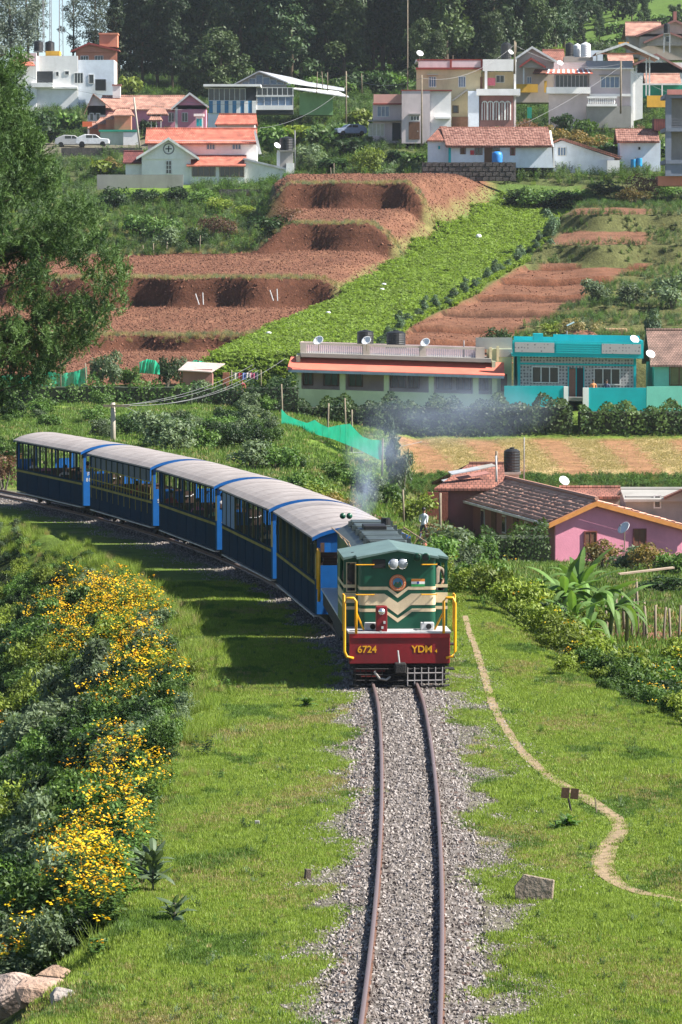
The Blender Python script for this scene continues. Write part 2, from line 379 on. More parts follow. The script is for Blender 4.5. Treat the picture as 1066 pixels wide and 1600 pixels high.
# ---------------------------------------------------------------- the ground sheet
def ground_color(X, Y, Z):
    n = len(X); px = X/np.maximum(Y, 5)*FPX+533; D = Y
    c = np.tile(np.array([.12,.18,.03]), (n,1))                      # grass
    nz = vnoise(X*.8, Y*.5, 4); nz2 = vnoise(X*2.7, Y*1.5, 8)
    def put(mask, col, k=1.0):
        m = (np.clip(mask, 0, 1)*k)[:, None]; c[:] = c*(1-m)+np.array(col)*m
    s = X-track_c(np.clip(Y, 20, 230)); near = (Y < 200)
    put(near*sstep(.1, .9, nz), (.19,.20,.05), .6); put(near*sstep(.55, .95, vnoise(X*1.7, Y*.9, 44)), (.22,.17,.10), .7)
    put(near*sstep(.3, .9, nz2), (.15,.13,.07), .35)
    # worn dirt and gravel shoulders of the ballast
    gl = near*sstep(-1.9, -1.1, s+.6*nz+.3*nz2)*sstep(2.5, 1.3, s+.7*nz+.4*nz2)
    put(gl, (.19,.165,.14), .85)
    # undergrowth soil on the slope to the left
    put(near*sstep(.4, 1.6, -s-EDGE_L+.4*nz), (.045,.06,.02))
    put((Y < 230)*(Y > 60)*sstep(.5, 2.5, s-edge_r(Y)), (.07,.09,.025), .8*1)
    # valley right of the train
    put((D > 150)*(D < 246)*(px > 600), (.075,.085,.03))
    red = (.160,.076,.047); dk = (.085,.036,.022)
    put((D > 133)*(D < 158)*sstep(925, 945, px+6*nz)*(px < 1300), (.19,.095,.055))
    put((D > 249)*(D < 287)*sstep(600, 625, px+8*nz), (.30,.165,.085))
    straw = sstep(-.2, .7, np.sin((px+D*1.4)/17.0)+.7*nz2)
    put((D > 249)*(D < 287)*(px > 620)*straw, (.46,.35,.17), .85)
    put((D > 243.5)*(D <= 249.5)*(px > 620), (.16,.15,.06))
    put((D > 205)*(D < 232)*(px > 650)*(px<900), (.12,.10,.08), .7)
    # terraces
    bl = np.interp(D, *B_L); br = np.interp(D, *B_R); Dw = D + .9*np.sin(px/47.0)+.7*np.sin(px/21.0+1)
    fld = (D > 309.5)*(D < 434)
    L = fld*sstep(0, -30, px-bl+6*nz)
    put(L, red)
    put(L*sstep(.0, .9, nz), (.235,.120,.072), .6)
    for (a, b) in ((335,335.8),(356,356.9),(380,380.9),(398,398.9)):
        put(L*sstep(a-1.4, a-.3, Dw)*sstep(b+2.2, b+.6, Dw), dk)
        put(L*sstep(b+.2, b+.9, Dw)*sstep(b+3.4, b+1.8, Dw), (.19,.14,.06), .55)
    put(L*sstep(455, 400, px)*sstep(381, 384, D), (.07,.075,.03))
    put(L*sstep(470, 380, px)*sstep(404, 412, D), (.07,.11,.03))
    S = fld*sstep(-30, -4, px-bl+7*nz)*sstep(6, -4, px-br+5*nz)
    put(S, (.085,.135,.032)); put(S*sstep(.1, .9, nz), (.12,.15,.05), .6)
    put(fld*sstep(-38, -26, px-bl+6*nz)*sstep(-10, -22, px-bl+6*nz), (.17,.16,.06), .8)
    R = fld*sstep(-2, 8, px-br+5*nz)
    put(R, (.10,.105,.04)); 
    tl = R*(((D > 312)*(Dw < 380.2))|((Dw > 382.8)*(Dw < 391.6))|((Dw > 393.8)*(D < 402)))*sstep(0, 14, px-br-np.where(D > 379, 22, 0))
    lim = np.where(D < 381, np.interp(D, [312,335,356,370,380],[775,815,905,965,1020]), 1015); tl = tl*sstep(lim+8, lim-12, px+8*nz)
    put(tl, (.180,.090,.056))
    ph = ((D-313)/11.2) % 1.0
    put(tl*(D < 380)*sstep(.80, .93, ph), (.06,.03,.02), .95)  # shade lines of the furrow ledges, painted dark into the soil colour
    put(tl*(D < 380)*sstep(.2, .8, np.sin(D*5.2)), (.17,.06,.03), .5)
    # upper village
    up = D >= 434
    put(up, (.075,.095,.032)); put(up*sstep(.2,.9,nz), (.15,.13,.07), .6)
    put((D > 432)*(D < 448)*(px > 170)*(px < 460), (.12,.20,.03))
    put((D > 425)*(D < 437)*(px > 560)*(px < 700), (.20,.10,.06), .8)
    put((D > 492)*(D < 512)*(px < 260), (.17,.15,.12), .8)
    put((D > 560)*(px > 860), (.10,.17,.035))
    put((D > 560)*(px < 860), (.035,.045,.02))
    return c
def build_ground():
    cols = np.concatenate([-np.geomspace(4200, 260, 24), np.arange(-240, -20, 16), np.arange(-20, 1090, 6.0), np.arange(1096, 1320, 16), np.geomspace(1340, 5200, 24)])
    rows = np.concatenate([np.arange(8, 50, 2.0), np.arange(50, 135, .45), np.arange(135, 309, 1.0), np.arange(309, 440, .3), np.arange(440, 640, 3), np.geomspace(645, 1100, 24)])
    C, R = np.meshgrid(cols, rows); X = ((C-533)/FPX*R).ravel(); Y = R.ravel(); Z = ground(X, Y)
    nc, nr = len(cols), len(rows)
    # close tilled relief
    i = np.arange(nr-1)[:,None]*nc + np.arange(nc-1)[None,:]; i = i.ravel()
    F = np.stack([i, i+1, i+nc+1, i+nc], 1)
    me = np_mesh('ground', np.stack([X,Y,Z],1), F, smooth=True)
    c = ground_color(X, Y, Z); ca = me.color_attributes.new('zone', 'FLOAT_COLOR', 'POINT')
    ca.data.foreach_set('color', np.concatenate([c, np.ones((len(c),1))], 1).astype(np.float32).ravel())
    m, n, l, b, out = _base('earth and grass')
    at = n.new('ShaderNodeAttribute'); at.attribute_name = 'zone'
    tc = n.new('ShaderNodeTexCoord')
    def noise(sc, det=6, ro=.6):
        q = n.new('ShaderNodeTexNoise'); q.inputs['Scale'].default_value = sc; q.inputs['Detail'].default_value = det; q.inputs['Roughness'].default_value = ro
        l.new(tc.outputs['Object'], q.inputs['Vector']); return q
    def mrange(src, a, b_, c_, d):
        q = n.new('ShaderNodeMapRange'); q.inputs[1].default_value = a; q.inputs[2].default_value = b_; q.inputs[3].default_value = c_; q.inputs[4].default_value = d
        l.new(src, q.inputs[0]); return q.outputs[0]
    a1 = mrange(noise(.7, 8, .7).outputs[0], .3, .7, .62, 1.35); a2 = mrange(noise(6, 6, .7).outputs[0], .3, .7, .65, 1.3)
    mu = n.new('ShaderNodeMath'); mu.operation = 'MULTIPLY'; l.new(a1, mu.inputs[0]); l.new(a2, mu.inputs[1])
    sc = n.new('ShaderNodeVectorMath'); sc.operation = 'SCALE'; l.new(at.outputs['Color'], sc.inputs[0]); l.new(mu.outputs[0], sc.inputs['Scale'])
    l.new(sc.outputs[0], b.inputs['Base Color']); b.inputs['Roughness'].default_value = .95; b.inputs['Specular IOR Level'].default_value = .1
    bp = n.new('ShaderNodeBump'); bp.inputs['Strength'].default_value = .9; bp.inputs['Distance'].default_value = .22
    l.new(noise(2.6, 9, .75).outputs[0], bp.inputs['Height']); l.new(bp.outputs[0], b.inputs['Normal'])
    me.materials.append(m)
    o = link(bpy.data.objects.new('ground', me)); tag(o, kind='structure'); return o
build_ground()

def ribbon(name, pts, widths, mat_, dz, n=4, kind='structure', jag=.0, gap=None):
    """a strip lying on the ground along a polyline of (x, y)"""
    pts = np.array(pts, float)
    t = np.concatenate([[0], np.cumsum(np.hypot(*np.diff(pts, axis=0).T))]); m = max(8, int(t[-1]/.35)); tt = np.linspace(0, t[-1], m)
    xs = np.interp(tt, t, pts[:,0]); ys = np.interp(tt, t, pts[:,1]); ws = np.interp(tt, t, widths)
    for _ in range(6):
        xs[1:-1] = (xs[:-2]+xs[1:-1]+xs[2:])/3; ys[1:-1] = (ys[:-2]+ys[1:-1]+ys[2:])/3
    dx, dy = np.gradient(xs), np.gradient(ys); ln = np.hypot(dx, dy); nx, ny = dy/ln, -dx/ln
    V = []; 
    for k in range(n+1):
        a = (k/n-.5); jj = jag*rng.normal(0, 1, m)*(1 if k in (0, n) else 0)
        x = xs+nx*(ws*a+jj); y = ys+ny*(ws*a+jj); V.append(np.stack([x, y, ground(x, y)+dz+.03*math.sin(math.pi*k/n)*0], 1))
    V = np.stack(V, 1).reshape(-1, 3); i = (np.arange(m-1)[:,None]*(n+1)+np.arange(n)[None,:]).ravel()
    F = np.stack([i, i+1, i+n+2, i+n+1], 1); me = np_mesh(name, V, F, smooth=True); me.materials.append(mat_)
    return tag(link(bpy.data.objects.new(name, me)), kind=kind)
PATHPX = [(727,965),(733,990),(741,1010),(757,1060),(768,1100),(785,1135),(812,1178),(850,1212),(890,1240),(940,1268),(968,1290),(972,1305),(950,1330),(940,1355),(945,1380),(975,1398),(1020,1410),(1066,1420),(1130,1432)]
PATH = [(P(a,b,ground_hit(a,b)).x, ground_hit(a,b)) for a,b in PATHPX]
M_path = mat('trodden earth', (.26,.19,.11), rough=.95, var=.4, scale=5, bump=.5, bscale=20)
ribbon('footpath', PATH, [.16]*3+[.2]*4+[.25,.3,.31,.28,.32,.38,.4,.35,.28,.22,.2,.2], M_path, .012, jag=.012)

# ---------------------------------------------------------------- track: ballast bed, rails, stones
Yt = np.arange(30, 200, .6); Xt = track_c(Yt)
def sweep(profile, off, z0=0.0):
    """sweep a closed (x, z) profile along the track"""
    nx = 1/np.sqrt(1+np.gradient(Xt, Yt)**2); V = []
    for (a, z) in profile: V.append(np.stack([Xt+(a+off)*nx, Yt+(a+off)*nx*(-np.gradient(Xt, Yt)), np.full_like(Xt, z+z0)], 1))
    k = len(profile); m = len(Yt); V = np.stack(V, 1).reshape(-1,3)
    i = np.arange(m-1)[:,None]*k; j = np.arange(k)[None,:]; j2 = (j+1) % k
    F = np.stack([(i+j).ravel(), (i+j2).ravel(), (i+k+j2).ravel(), (i+k+j).ravel()], 1); return V, F
bed = [(-1.25,-.05),(-1.05,.01),(-.8,.045),(0,.05),(.8,.045),(1.05,.01),(1.3,-.05),(0,-.3)]
V, F = sweep(bed, 0); me = np_mesh('ballast_bed', V, F, smooth=False)
me.materials.append(mat('ballast fines', (.14,.122,.108), rough=.95, var=.5, scale=9, bump=1, bscale=26))
tag(link(bpy.data.objects.new('ballast_bed', me)), kind='structure')
def railmat():
    m, n, l, b, out = _base('rusty rail steel'); tc = n.new('ShaderNodeTexCoord'); ge = n.new('ShaderNodeNewGeometry')
    sx = n.new('ShaderNodeSeparateXYZ'); l.new(tc.outputs['Object'], sx.inputs[0])
    mr = n.new('ShaderNodeMapRange'); mr.inputs[1].default_value = .172; mr.inputs[2].default_value = .176; l.new(sx.outputs[2], mr.inputs[0])
    ns = n.new('ShaderNodeTexNoise'); ns.inputs['Scale'].default_value = 8; ns.inputs['Detail'].default_value = 6; l.new(tc.outputs['Object'], ns.inputs['Vector'])
    c1 = n.new('ShaderNodeMix'); c1.data_type = 'RGBA'; c1.inputs[6].default_value = (.06,.028,.018,1); c1.inputs[7].default_value = (.17,.08,.045,1); l.new(ns.outputs[0], c1.inputs[0])
    c2 = n.new('ShaderNodeMix'); c2.data_type = 'RGBA'; c2.inputs[7].default_value = (.17,.125,.12,1); l.new(mr.outputs[0], c2.inputs[0]); l.new(c1.outputs[2], c2.inputs[6])
    l.new(c2.outputs[2], b.inputs['Base Color']); mm = n.new('ShaderNodeMath'); mm.operation = 'MULTIPLY'; mm.inputs[1].default_value = .3; l.new(mr.outputs[0], mm.inputs[0]); l.new(mm.outputs[0], b.inputs['Metallic'])
    b.inputs['Roughness'].default_value = .48; return m
M_rail = railmat()
railp = [(-.06,.03),(.06,.03),(.06,.045),(.012,.06),(.012,.13),(.036,.14),(.036,.168),(.03,.178),(-.03,.178),(-.036,.168),(-.036,.14),(-.012,.13),(-.012,.06),(-.06,.045)]
for sd, lb in ((-.53, 'rusty steel rail with worn bright head, left of the two in the ballast'), (.53, 'rusty steel rail with worn bright head, right of the two, nearer the footpath')):
    V, F = sweep(railp, sd); me = np_mesh('rail', V, F); me.materials.append(M_rail)
    tag(link(bpy.data.objects.new('rail', me)), lb, 'rail', 'rails of the metre gauge track')

def stone_mesh(seed, mt):
    r = np.random.default_rng(seed); V = r.normal(0, 1, (9,3)); V /= np.linalg.norm(V, axis=1)[:,None]; V *= r.uniform(.7, 1.1, (9,1))*np.array([1,.8,.65])
    bm = bmesh.new(); [bm.verts.new(v) for v in V]; bmesh.ops.convex_hull(bm, input=bm.verts)
    bmesh.ops.delete(bm, geom=[v for v in bm.verts if not v.link_faces], context='VERTS')
    me = bpy.data.meshes.new('stone'); bm.to_mesh(me); bm.free(); me.materials.append(mt); return me
def stonemat():
    m, n, l, b, out = _base('ballast stone'); oi = n.new('ShaderNodeObjectInfo'); cr = n.new('ShaderNodeValToRGB')
    e = cr.color_ramp.elements; e[0].position = 0; e[0].color = (.11,.09,.08,1); e[1].position = 1; e[1].color = (.36,.325,.305,1)
    q = e.new(.35); q.color = (.20,.172,.155,1); q = e.new(.7); q.color = (.27,.245,.23,1)
    l.new(oi.outputs['Random'], cr.inputs[0]); l.new(cr.outputs[0], b.inputs['Base Color']); b.inputs['Roughness'].default_value = .9; return m
STONES = [stone_mesh(i, stonemat() if i == 0 else None) for i in range(6)]
for s_ in STONES[1:]: s_.materials.clear(); s_.materials.append(STONES[0].materials[0])
def stones():
    pts = []; scl = []
    n = 120000; y = 45+(178-45)*rng.random(n)**1.5; s = rng.uniform(-3.3, 3.7, n); c = track_c(y)
    nz = vnoise(s*1.6+3, y*.9, 11)+.5*vnoise(s*4, y*2.3, 12)
    a = np.abs(s); edge = np.where(s < 0, 1.25, 1.55)
    prob = np.where(a < 1.1, 1.0, np.clip(1.15-(a-edge)*.62-1.15*np.clip(nz+.35, 0, 1.1)*sstep(1.0, 1.5, a), 0, 1)*sstep(3.4, 2.6, a))
    k = rng.random(n) < prob; s, y, c = s[k], y[k], c[k]
    x = c+s; z = ground(x, y)+np.interp(np.abs(s), [0,.8,1.05,1.3], [.05,.045,.01,0])
    r = rng.uniform(.026, .052, len(x))*np.where(np.abs(s) > 1.2, .72, 1)
    keep = (np.abs(np.abs(s)-.53) > .055)
    z = np.maximum(z, np.where(np.abs(s) < 2, -.01, z)) 
    return np.stack([x, y, z+r*.2], 1)[keep], r[keep]
sp, sr = stones()
STONEOBJ = scatter('ballast', sp, sr, STONES, label='grey brown crushed stone ballast between and beside the rails', cat='ballast', tilt=1.5)
# sleepers, all but buried
sb = MB()
for y in np.arange(50, 190, .75):
    c = float(track_c(y)); a = math.atan(-(float(track_c(y+.5))-float(track_c(y-.5))))
    M = Matrix.Translation((c, y, .03)) @ Matrix.Rotation(a, 4, 'Z'); sb.box(-.95, .95, -.1, .1, -.1, .012, M)
sb.build('sleepers', mat('sleeper steel', (.10,.06,.045), rough=.8, var=.3), kind='stuff', label='dark sleepers all but buried in the ballast', cat='sleepers')
# ---------------------------------------------------------------- people
def skin_body(joints, edges, radii):
    me = bpy.data.meshes.new('body'); me.from_pydata(joints, edges, []); me.update()
    o = bpy.data.objects.new('body_tmp', me); COL.objects.link(o)
    sk = o.modifiers.new('skin', 'SKIN'); sk.branch_smoothing = .3
    me.skin_vertices or me.skin_vertices.new() if hasattr(me.skin_vertices, 'new') else None
    if not me.skin_vertices:
        bm = bmesh.new(); bm.from_mesh(me); bm.verts.layers.skin.verify(); bm.to_mesh(me); bm.free()
    for i, r in enumerate(radii):
        d = me.skin_vertices[0].data[i]; d.radius = r if isinstance(r, tuple) else (r, r); d.use_root = (i == 0)
    sb_ = o.modifiers.new('sub', 'SUBSURF'); sb_.levels = 1; sb_.render_levels = 1
    dg = bpy.context.evaluated_depsgraph_get(); dg.update()
    out = bpy.data.meshes.new_from_object(o.evaluated_get(dg)); out.name = 'body'
    bpy.data.objects.remove(o); bpy.data.meshes.remove(me)
    for p in out.polygons: p.use_smooth = True
    return out
M_skin = mat('skin', (.25,.13,.08), rough=.6, var=.1); M_hair = mat('black hair', (.012,.01,.01), rough=.5)
def cloth(c): return mat('cloth %.2f %.2f %.2f' % c, c, rough=.9, var=.2, scale=8)
PERSON_CACHE = {}
POSES = {
 'stand': dict(hip=.95, knee=[(0,.02,.5),(0,.02,.5)], foot=[(0,0,.06),(0,0,.06)], toe=[(0,-.16,.03)]*2, elb=[(-.27,.03,1.12),(.27,.03,1.12)], hand=[(-.27,-.08,.88),(.27,-.08,.88)], lean=0),
 'walk': dict(hip=.93, knee=[(0,-.16,.5),(0,.06,.5)], foot=[(0,-.26,.08),(0,.32,.12)], toe=[(0,-.16,.03)]*2, elb=[(-.28,.14,1.14),(.28,-.08,1.14)], hand=[(-.26,.06,.92),(.26,-.28,.98)], lean=-.04),
 'sit': dict(hip=.45, knee=[(0,-.42,.48),(0,-.42,.48)], foot=[(0,-.44,.06),(0,-.44,.06)], toe=[(0,-.16,.03)]*2, elb=[(-.25,-.05,.68),(.25,-.05,.68)], hand=[(-.12,-.3,.6),(.12,-.3,.6)], lean=0),
 'reach': dict(hip=.45, knee=[(0,-.42,.48),(0,-.42,.48)], foot=[(0,-.44,.06),(0,-.44,.06)], toe=[(0,-.16,.03)]*2, elb=[(-.42,-.02,.78),(.25,-.05,.68)], hand=[(-.66,-.05,.66),(.12,-.3,.6)], lean=0),
}
def body_mesh(pose):
    if pose in PERSON_CACHE: return PERSON_CACHE[pose]
    q = POSES[pose]; h = q['hip']; ly = q['lean']
    J = [(0,0,h),(0,ly*.3,h+.18),(0,ly*.7,h+.38),(0,ly,h+.50),(0,ly-.01,h+.60),(0,ly-.02,h+.70),(0,ly-.02,h+.79)]
    R = [(.15,.12),(.13,.10),(.16,.11),(.11,.08),(.055,.055),(.085,.095),(.06,.07)]
    E = [(0,1),(1,2),(2,3),(3,4),(4,5),(5,6)]
    for sd in (0, 1):
        sg = -1 if sd == 0 else 1; o = len(J); k, f, t = q['knee'][sd], q['foot'][sd], q['toe'][sd]
        J += [(sg*.1, 0, h-.04), (sg*.11, k[1], k[2]), (sg*.11, f[1], f[2]), (sg*.12, f[1]+t[1], t[2])]; R += [.095,.062,.045,.035]
        E += [(0,o),(o,o+1),(o+1,o+2),(o+2,o+3)]
        o = len(J); e, hd = q['elb'][sd], q['hand'][sd]
        dv = (Vector(hd)-Vector(e)).normalized()
        J += [(sg*.19, ly, h+.46), e, hd, tuple(Vector(hd)+dv*.09)]; R += [.06,.042,.03,.028]
        E += [(3,o),(o,o+1),(o+1,o+2),(o+2,o+3)]
    me = skin_body(J, E, R)
    # palm with five fingers at each hand end, and a nose and ears, joined into the same mesh
    bm = bmesh.new(); bm.from_mesh(me)
    for sd in (0, 1):
        hd = Vector(q['hand'][sd]); e = Vector(q['elb'][sd]); d = (hd-e).normalized(); sdv = d.cross(Vector((1 if sd else -1, 0, .3))).normalized(); tip = hd+d*.1
        for k in range(5):
            off = sdv*(.014*(k-1.5)) if k < 4 else sdv*.04
            a = tip+off if k < 4 else hd+d*.03+off; b = a+(d*(.07-.008*abs(k-1.5)) if k < 4 else (d*.04+sdv*.02))
            mb_ = MB(); mb_.tube([a-d*.02, a, b], .008, 5, r2=.006); vv = [bm.verts.new(v) for v in mb_.v]
            for f in mb_.f: bm.faces.new([vv[i] for i in f])
    mb_ = MB(); hc = (0, ly-.02, h+.74); mb_.ball((0, hc[1]-.105, hc[2]-.01), .016, 6, 5); mb_.ball((-.085, hc[1], hc[2]-.01), .02, 6, 5, (.5,.8,1.2)); mb_.ball((.085, hc[1], hc[2]-.01), .02, 6, 5, (.5,.8,1.2))
    vv = [bm.verts.new(v) for v in mb_.v]
    for f in mb_.f: bm.faces.new([vv[i] for i in f])
    bm.to_mesh(me); bm.free()
    PERSON_CACHE[pose] = (me, h, ly); return PERSON_CACHE[pose]
def person(loc, rz, pose, shirt, pants, label, scale=1.0, hat=None, group=None):
    me0, h, ly = body_mesh(pose); me = me0.copy()
    r = empty('person', loc, rz, label, 'person', group); r.scale = (scale,)*3
    me.materials.clear()
    for m_ in (M_skin, cloth(shirt), cloth(pants)): me.materials.append(m_)
    wrist = [Vector(q) for q in POSES[pose]['hand']]
    for p in me.polygons:
        c = p.center
        i = 0
        if c.z < h+.56: i = 1
        if c.z < h+.02 and (abs(c.x) < .22): i = 2
        if pose in ('sit','reach') and c.z < .56 and abs(c.x) < .2: i = 2
        if c.z < .1 and pose != 'x': i = 0
        if min((c-w_).length for w_ in wrist) < .16: i = 0
        p.material_index = i
    link(bpy.data.objects.new('body', me), r)
    hb = MB(); hc = (0, ly+.005, h+.775); hb.ball(hc, .105, 10, 7, (.92,1.05,.9))
    if hat: hb2 = hb; hb2.build('cap', cloth(hat), r, smooth=True)
    else: hb.build('hair', M_hair, r, smooth=True)
    f = MB(); 
    for sx in (-1, 1): f.ball((sx*.032, ly-.108, h+.735), .011, 6, 4)
    f.tube([(-.025, ly-.108, h+.685), (.025, ly-.108, h+.685)], .006, 4)
    tag(f.build('face', M_hair, r), kind='stuff')
    return r

# ---------------------------------------------------------------- lettering
def text(name, s, size, M, mt, parent, bold=.0, depth=.004, align='CENTER'):
    cu = bpy.data.curves.new('t', 'FONT'); cu.body = s; cu.size = size; cu.extrude = depth; cu.offset = bold; cu.align_x = align; cu.align_y = 'CENTER'
    o = bpy.data.objects.new('t', cu); COL.objects.link(o)
    dg = bpy.context.evaluated_depsgraph_get(); dg.update(); me = bpy.data.meshes.new_from_object(o.evaluated_get(dg)); me.name = name
    bpy.data.objects.remove(o); bpy.data.curves.remove(cu)
    me.transform(M); me.materials.clear(); me.materials.append(mt)
    return link(bpy.data.objects.new(name, me), parent)
FRONT = Matrix.Rotation(math.pi/2, 4, 'X')      # text facing -y

# ---------------------------------------------------------------- locomotive
def paint(n, c, **k): return mat(n, c, rough=k.pop('rough', .42), var=k.pop('var', .2), scale=2.6, spec=k.pop('spec', .4), stain=k.pop('stain', (c[0]*.35+.004, c[1]*.35+.004, c[2]*.35+.004)), stain_amt=k.pop('sa', .5), bump=.08, bscale=40, **k)
M_green = paint('locomotive green', (.002,.070,.038)); M_cream = paint('cream stripe', (.62,.50,.33)); M_maroon = paint('maroon buffer beam', (.20,.008,.014), stain=(.03,.02,.02))
M_red = paint('red step', (.34,.012,.016)); M_yel = paint('yellow handrail', (.75,.36,.01), sa=.2); M_dark = mat('sooty underframe', (.018,.016,.016), rough=.8, var=.4, scale=6, bump=.4)
M_roofg = mat('sooty locomotive roof', (.055,.075,.075), rough=.5, var=.3, scale=2.5, stain=(.02,.02,.022), stain_amt=.7); M_roofl = paint('pale green cab roof', (.12,.185,.165), sa=.5)
M_black = mat('black', (.01,.01,.011), rough=.6); M_chrome = mat('headlamp chrome', (.75,.76,.78), rough=.22, metal=.85, var=.05); M_lens = mat('lamp lens', (.32,.34,.37), rough=.1, var=.3, scale=14)
M_silver = mat('aluminium paint', (.5,.5,.5), rough=.45, var=.2, scale=9); M_int = mat('dark interior', (.03,.035,.04), rough=.9); M_glassd = glassmat('cab window glass')
def loco():
    x0, y0, a0 = track_pt(.9); x1, y1, a1 = track_pt(11.5)
    ang = math.atan2(-(x1-x0), y1-y0); p = Vector((x0, y0, 0)); d = Vector((-math.sin(ang), math.cos(ang), 0)); o = p-d*.9+Vector((.10, 0, 0))
    R = empty('locomotive', (o.x, o.y, .178), ang, 'green and cream diesel locomotive with maroon buffer beam, leading the train down the track', 'locomotive')
    Z = -.178
    def B(): return MB()
    # buffer beam and number plates
    bb = B().box(-1.22, 1.22, 0, .28, .64+Z, 1.36+Z).build('buffer_beam', M_maroon, R, bevel=.015)
    B().box(-1.22, 1.22, -.03, .0, 1.27+Z, 1.37+Z).build('trim', M_red, bb)
    text('number', '6724', .235, Matrix.Translation((-.79, -.006, .985+Z)) @ FRONT, M_yel, bb, bold=.004)
    text('class_letters', 'YDM', .235, Matrix.Translation((.54, -.006, .985+Z)) @ FRONT, M_yel, bb, bold=.004)
    text('class_letters', '4', .12, Matrix.Translation((.88, -.006, .94+Z)) @ FRONT, M_yel, bb, bold=.002)
    # platform and body
    B().box(-1.25, 1.25, -.02, 13.3, 1.37+Z, 1.42+Z).build('platform', M_silver, R, bevel=.01)
    B().box(-1.2, -1.05, .3, 13.2, .95+Z, 1.365+Z).box(1.05, 1.2, .3, 13.2, .95+Z, 1.365+Z).box(-1.04, 1.04, 1.0, 13.0, 1.0+Z, 1.36+Z).build('underframe', M_dark, R)
    # nose with rounded corners, a shell standing on the platform
    zt, zb = 3.16+Z, 1.425+Z; prof = []
    for k in range(7): t = math.pi*(1+k/12); prof.append((-.93+.14+.14*math.cos(t), .74+.14+.14*math.sin(t)))
    for k in range(7): t = math.pi*(1.5+k/12); prof.append((.93-.14+.14*math.cos(t), .74+.14+.14*math.sin(t)))
    prof += [(.93, 1.6), (-.93, 1.6)]
    nose = B().poly([(x, y, zb) for x, y in prof], (0,0,zt-zb)).build('nose', M_green, R)
    # chevrons wrap the nose: strips 6 mm proud of the face
    def band(zc_top, zc_bot, w, dt, db, name='stripe'):
        m = B(); yy = .734
        xs = [-.79, -w*1.25, -w*.75, -w*.35, 0, w*.35, w*.75, w*1.25, .79]
        def dip(x, d): t = max(0, 1-abs(x)/(w*1.25)); return d*(t**1.0)
        for a, b_ in zip(xs[:-1], xs[1:]):
            m.poly([(a, yy, zc_top-dip(a, dt)), (b_, yy, zc_top-dip(b_, dt)), (b_, yy, zc_bot-dip(b_, db)), (a, yy, zc_bot-dip(a, db))], (0, .012, 0))
        for sg in (-1, 1):       # round the corner and back along the side
            pts = [(.79, .734)] + [(.79+.146*math.sin(t), .88-.146*math.cos(t)) for t in (math.pi*k/12 for k in range(1,7))] + [(.936, 1.58)]
            for (xa, ya), (xb, yb) in zip(pts[:-1], pts[1:]):
                m.add([(sg*xa, ya, zc_top), (sg*xb, yb, zc_top), (sg*xb, yb, zc_bot), (sg*xa, ya, zc_bot)], [(0,1,2,3)])
        m.build(name, M_cream, nose)
    fz = lambda y: 10.4-(y-405)/64.4+Z
    band(fz(917), fz(922), .2, .18, .2); band(fz(928), fz(946), .26, .22, .24); band(fz(951.5), fz(956.5), .28, .24, .26)
    # cab shell behind, window openings either side of the nose
    cab = MB(); X = 1.27; ya, yb = 1.45, 4.2; z1, z2, z3, z4 = 1.425+Z, 2.27+Z, 3.0+Z, 3.12+Z
    for sg in (-1, 1):
        cab.box(sg*.93, sg*X, ya, ya+.05, z1, z2); cab.box(sg*.93, sg*X, ya, ya+.05, z3, z4)
        cab.box(sg*.93, sg*.97, ya, ya+.05, z2, z3); cab.box(sg*(X-.05), sg*X, ya, ya+.05, z2, z3)
        cab.box(sg*(X-.04), sg*X, ya+.05, yb, z1, z2); cab.box(sg*(X-.04), sg*X, ya+.05, yb, z3, z4)
        cab.box(sg*(X-.04), sg*X, ya+.05, ya+.25, z2, z3); cab.box(sg*(X-.04), sg*X, yb-.9, yb, z2, z3)
    cab.box(-X, X, yb, yb+.05, z1, z4)
    cb = cab.build('cab', M_green, R)
    for sg in (-1, 1):
        m = B()
        for zt_, zb_ in ((fz(917), fz(922)), (fz(930), fz(946)), (fz(951.5), fz(956.5))):
            m.box(sg*.97, sg*(X+.006), ya-.006, ya, zb_, zt_); m.box(sg*X, sg*(X+.006), ya, yb-.02, zb_, zt_)
        m.build('stripe', M_cream, cb)
        wf = B(); f = .025
        for (a, b_, c_, d_) in ((.97,1.0,z2,z3),(1.19,1.22,z2,z3),(1.0,1.19,z2,z2+f),(1.0,1.19,z3-f,z3)): wf.box(sg*a, sg*b_, ya+.01, ya+.03, c_, d_)
        wn = wf.build('window', M_cream if sg < 0 else M_green, cb)
    for sg in (-1, 1): B().box(sg*.96, sg*1.2, 3.3, 3.36, z1, 2.6+Z).build('seat_back', M_int, cb)
    # roofs
    def peaked(x, y_0, y_1, ze, zr, th, name, mt, over=0):
        return B().poly([(-x, y_0, ze), (0, y_0, zr), (x, y_0, ze), (x, y_0, ze-th), (0, y_0, zr-th*.6), (-x, y_0, ze-th)], (0, y_1-y_0, 0)).build(name, mt, R)
    rf = peaked(1.29, 1.36, 4.25, 3.12+Z, 3.36+Z, .06, 'cab_roof', M_roofl)
    nr_ = peaked(1.0, .64, 1.36, 3.186+Z, 3.36+Z, .06, 'nose_roof', M_roofl)
    B().poly([(-.93, .735, zt), (.93, .735, zt), (0, .735, 3.31+Z)], (0, .06, 0)).build('gable', M_green, rf)
    hood = B().poly([(-.82, 4.26, 1.425+Z), (.82, 4.26, 1.425+Z), (.82, 4.26, 3.0+Z), (.55, 4.26, 3.17+Z), (-.55, 4.26, 3.17+Z), (-.82, 4.26, 3.0+Z)], (0, 8.7, 0)).build('hood', M_green, R)
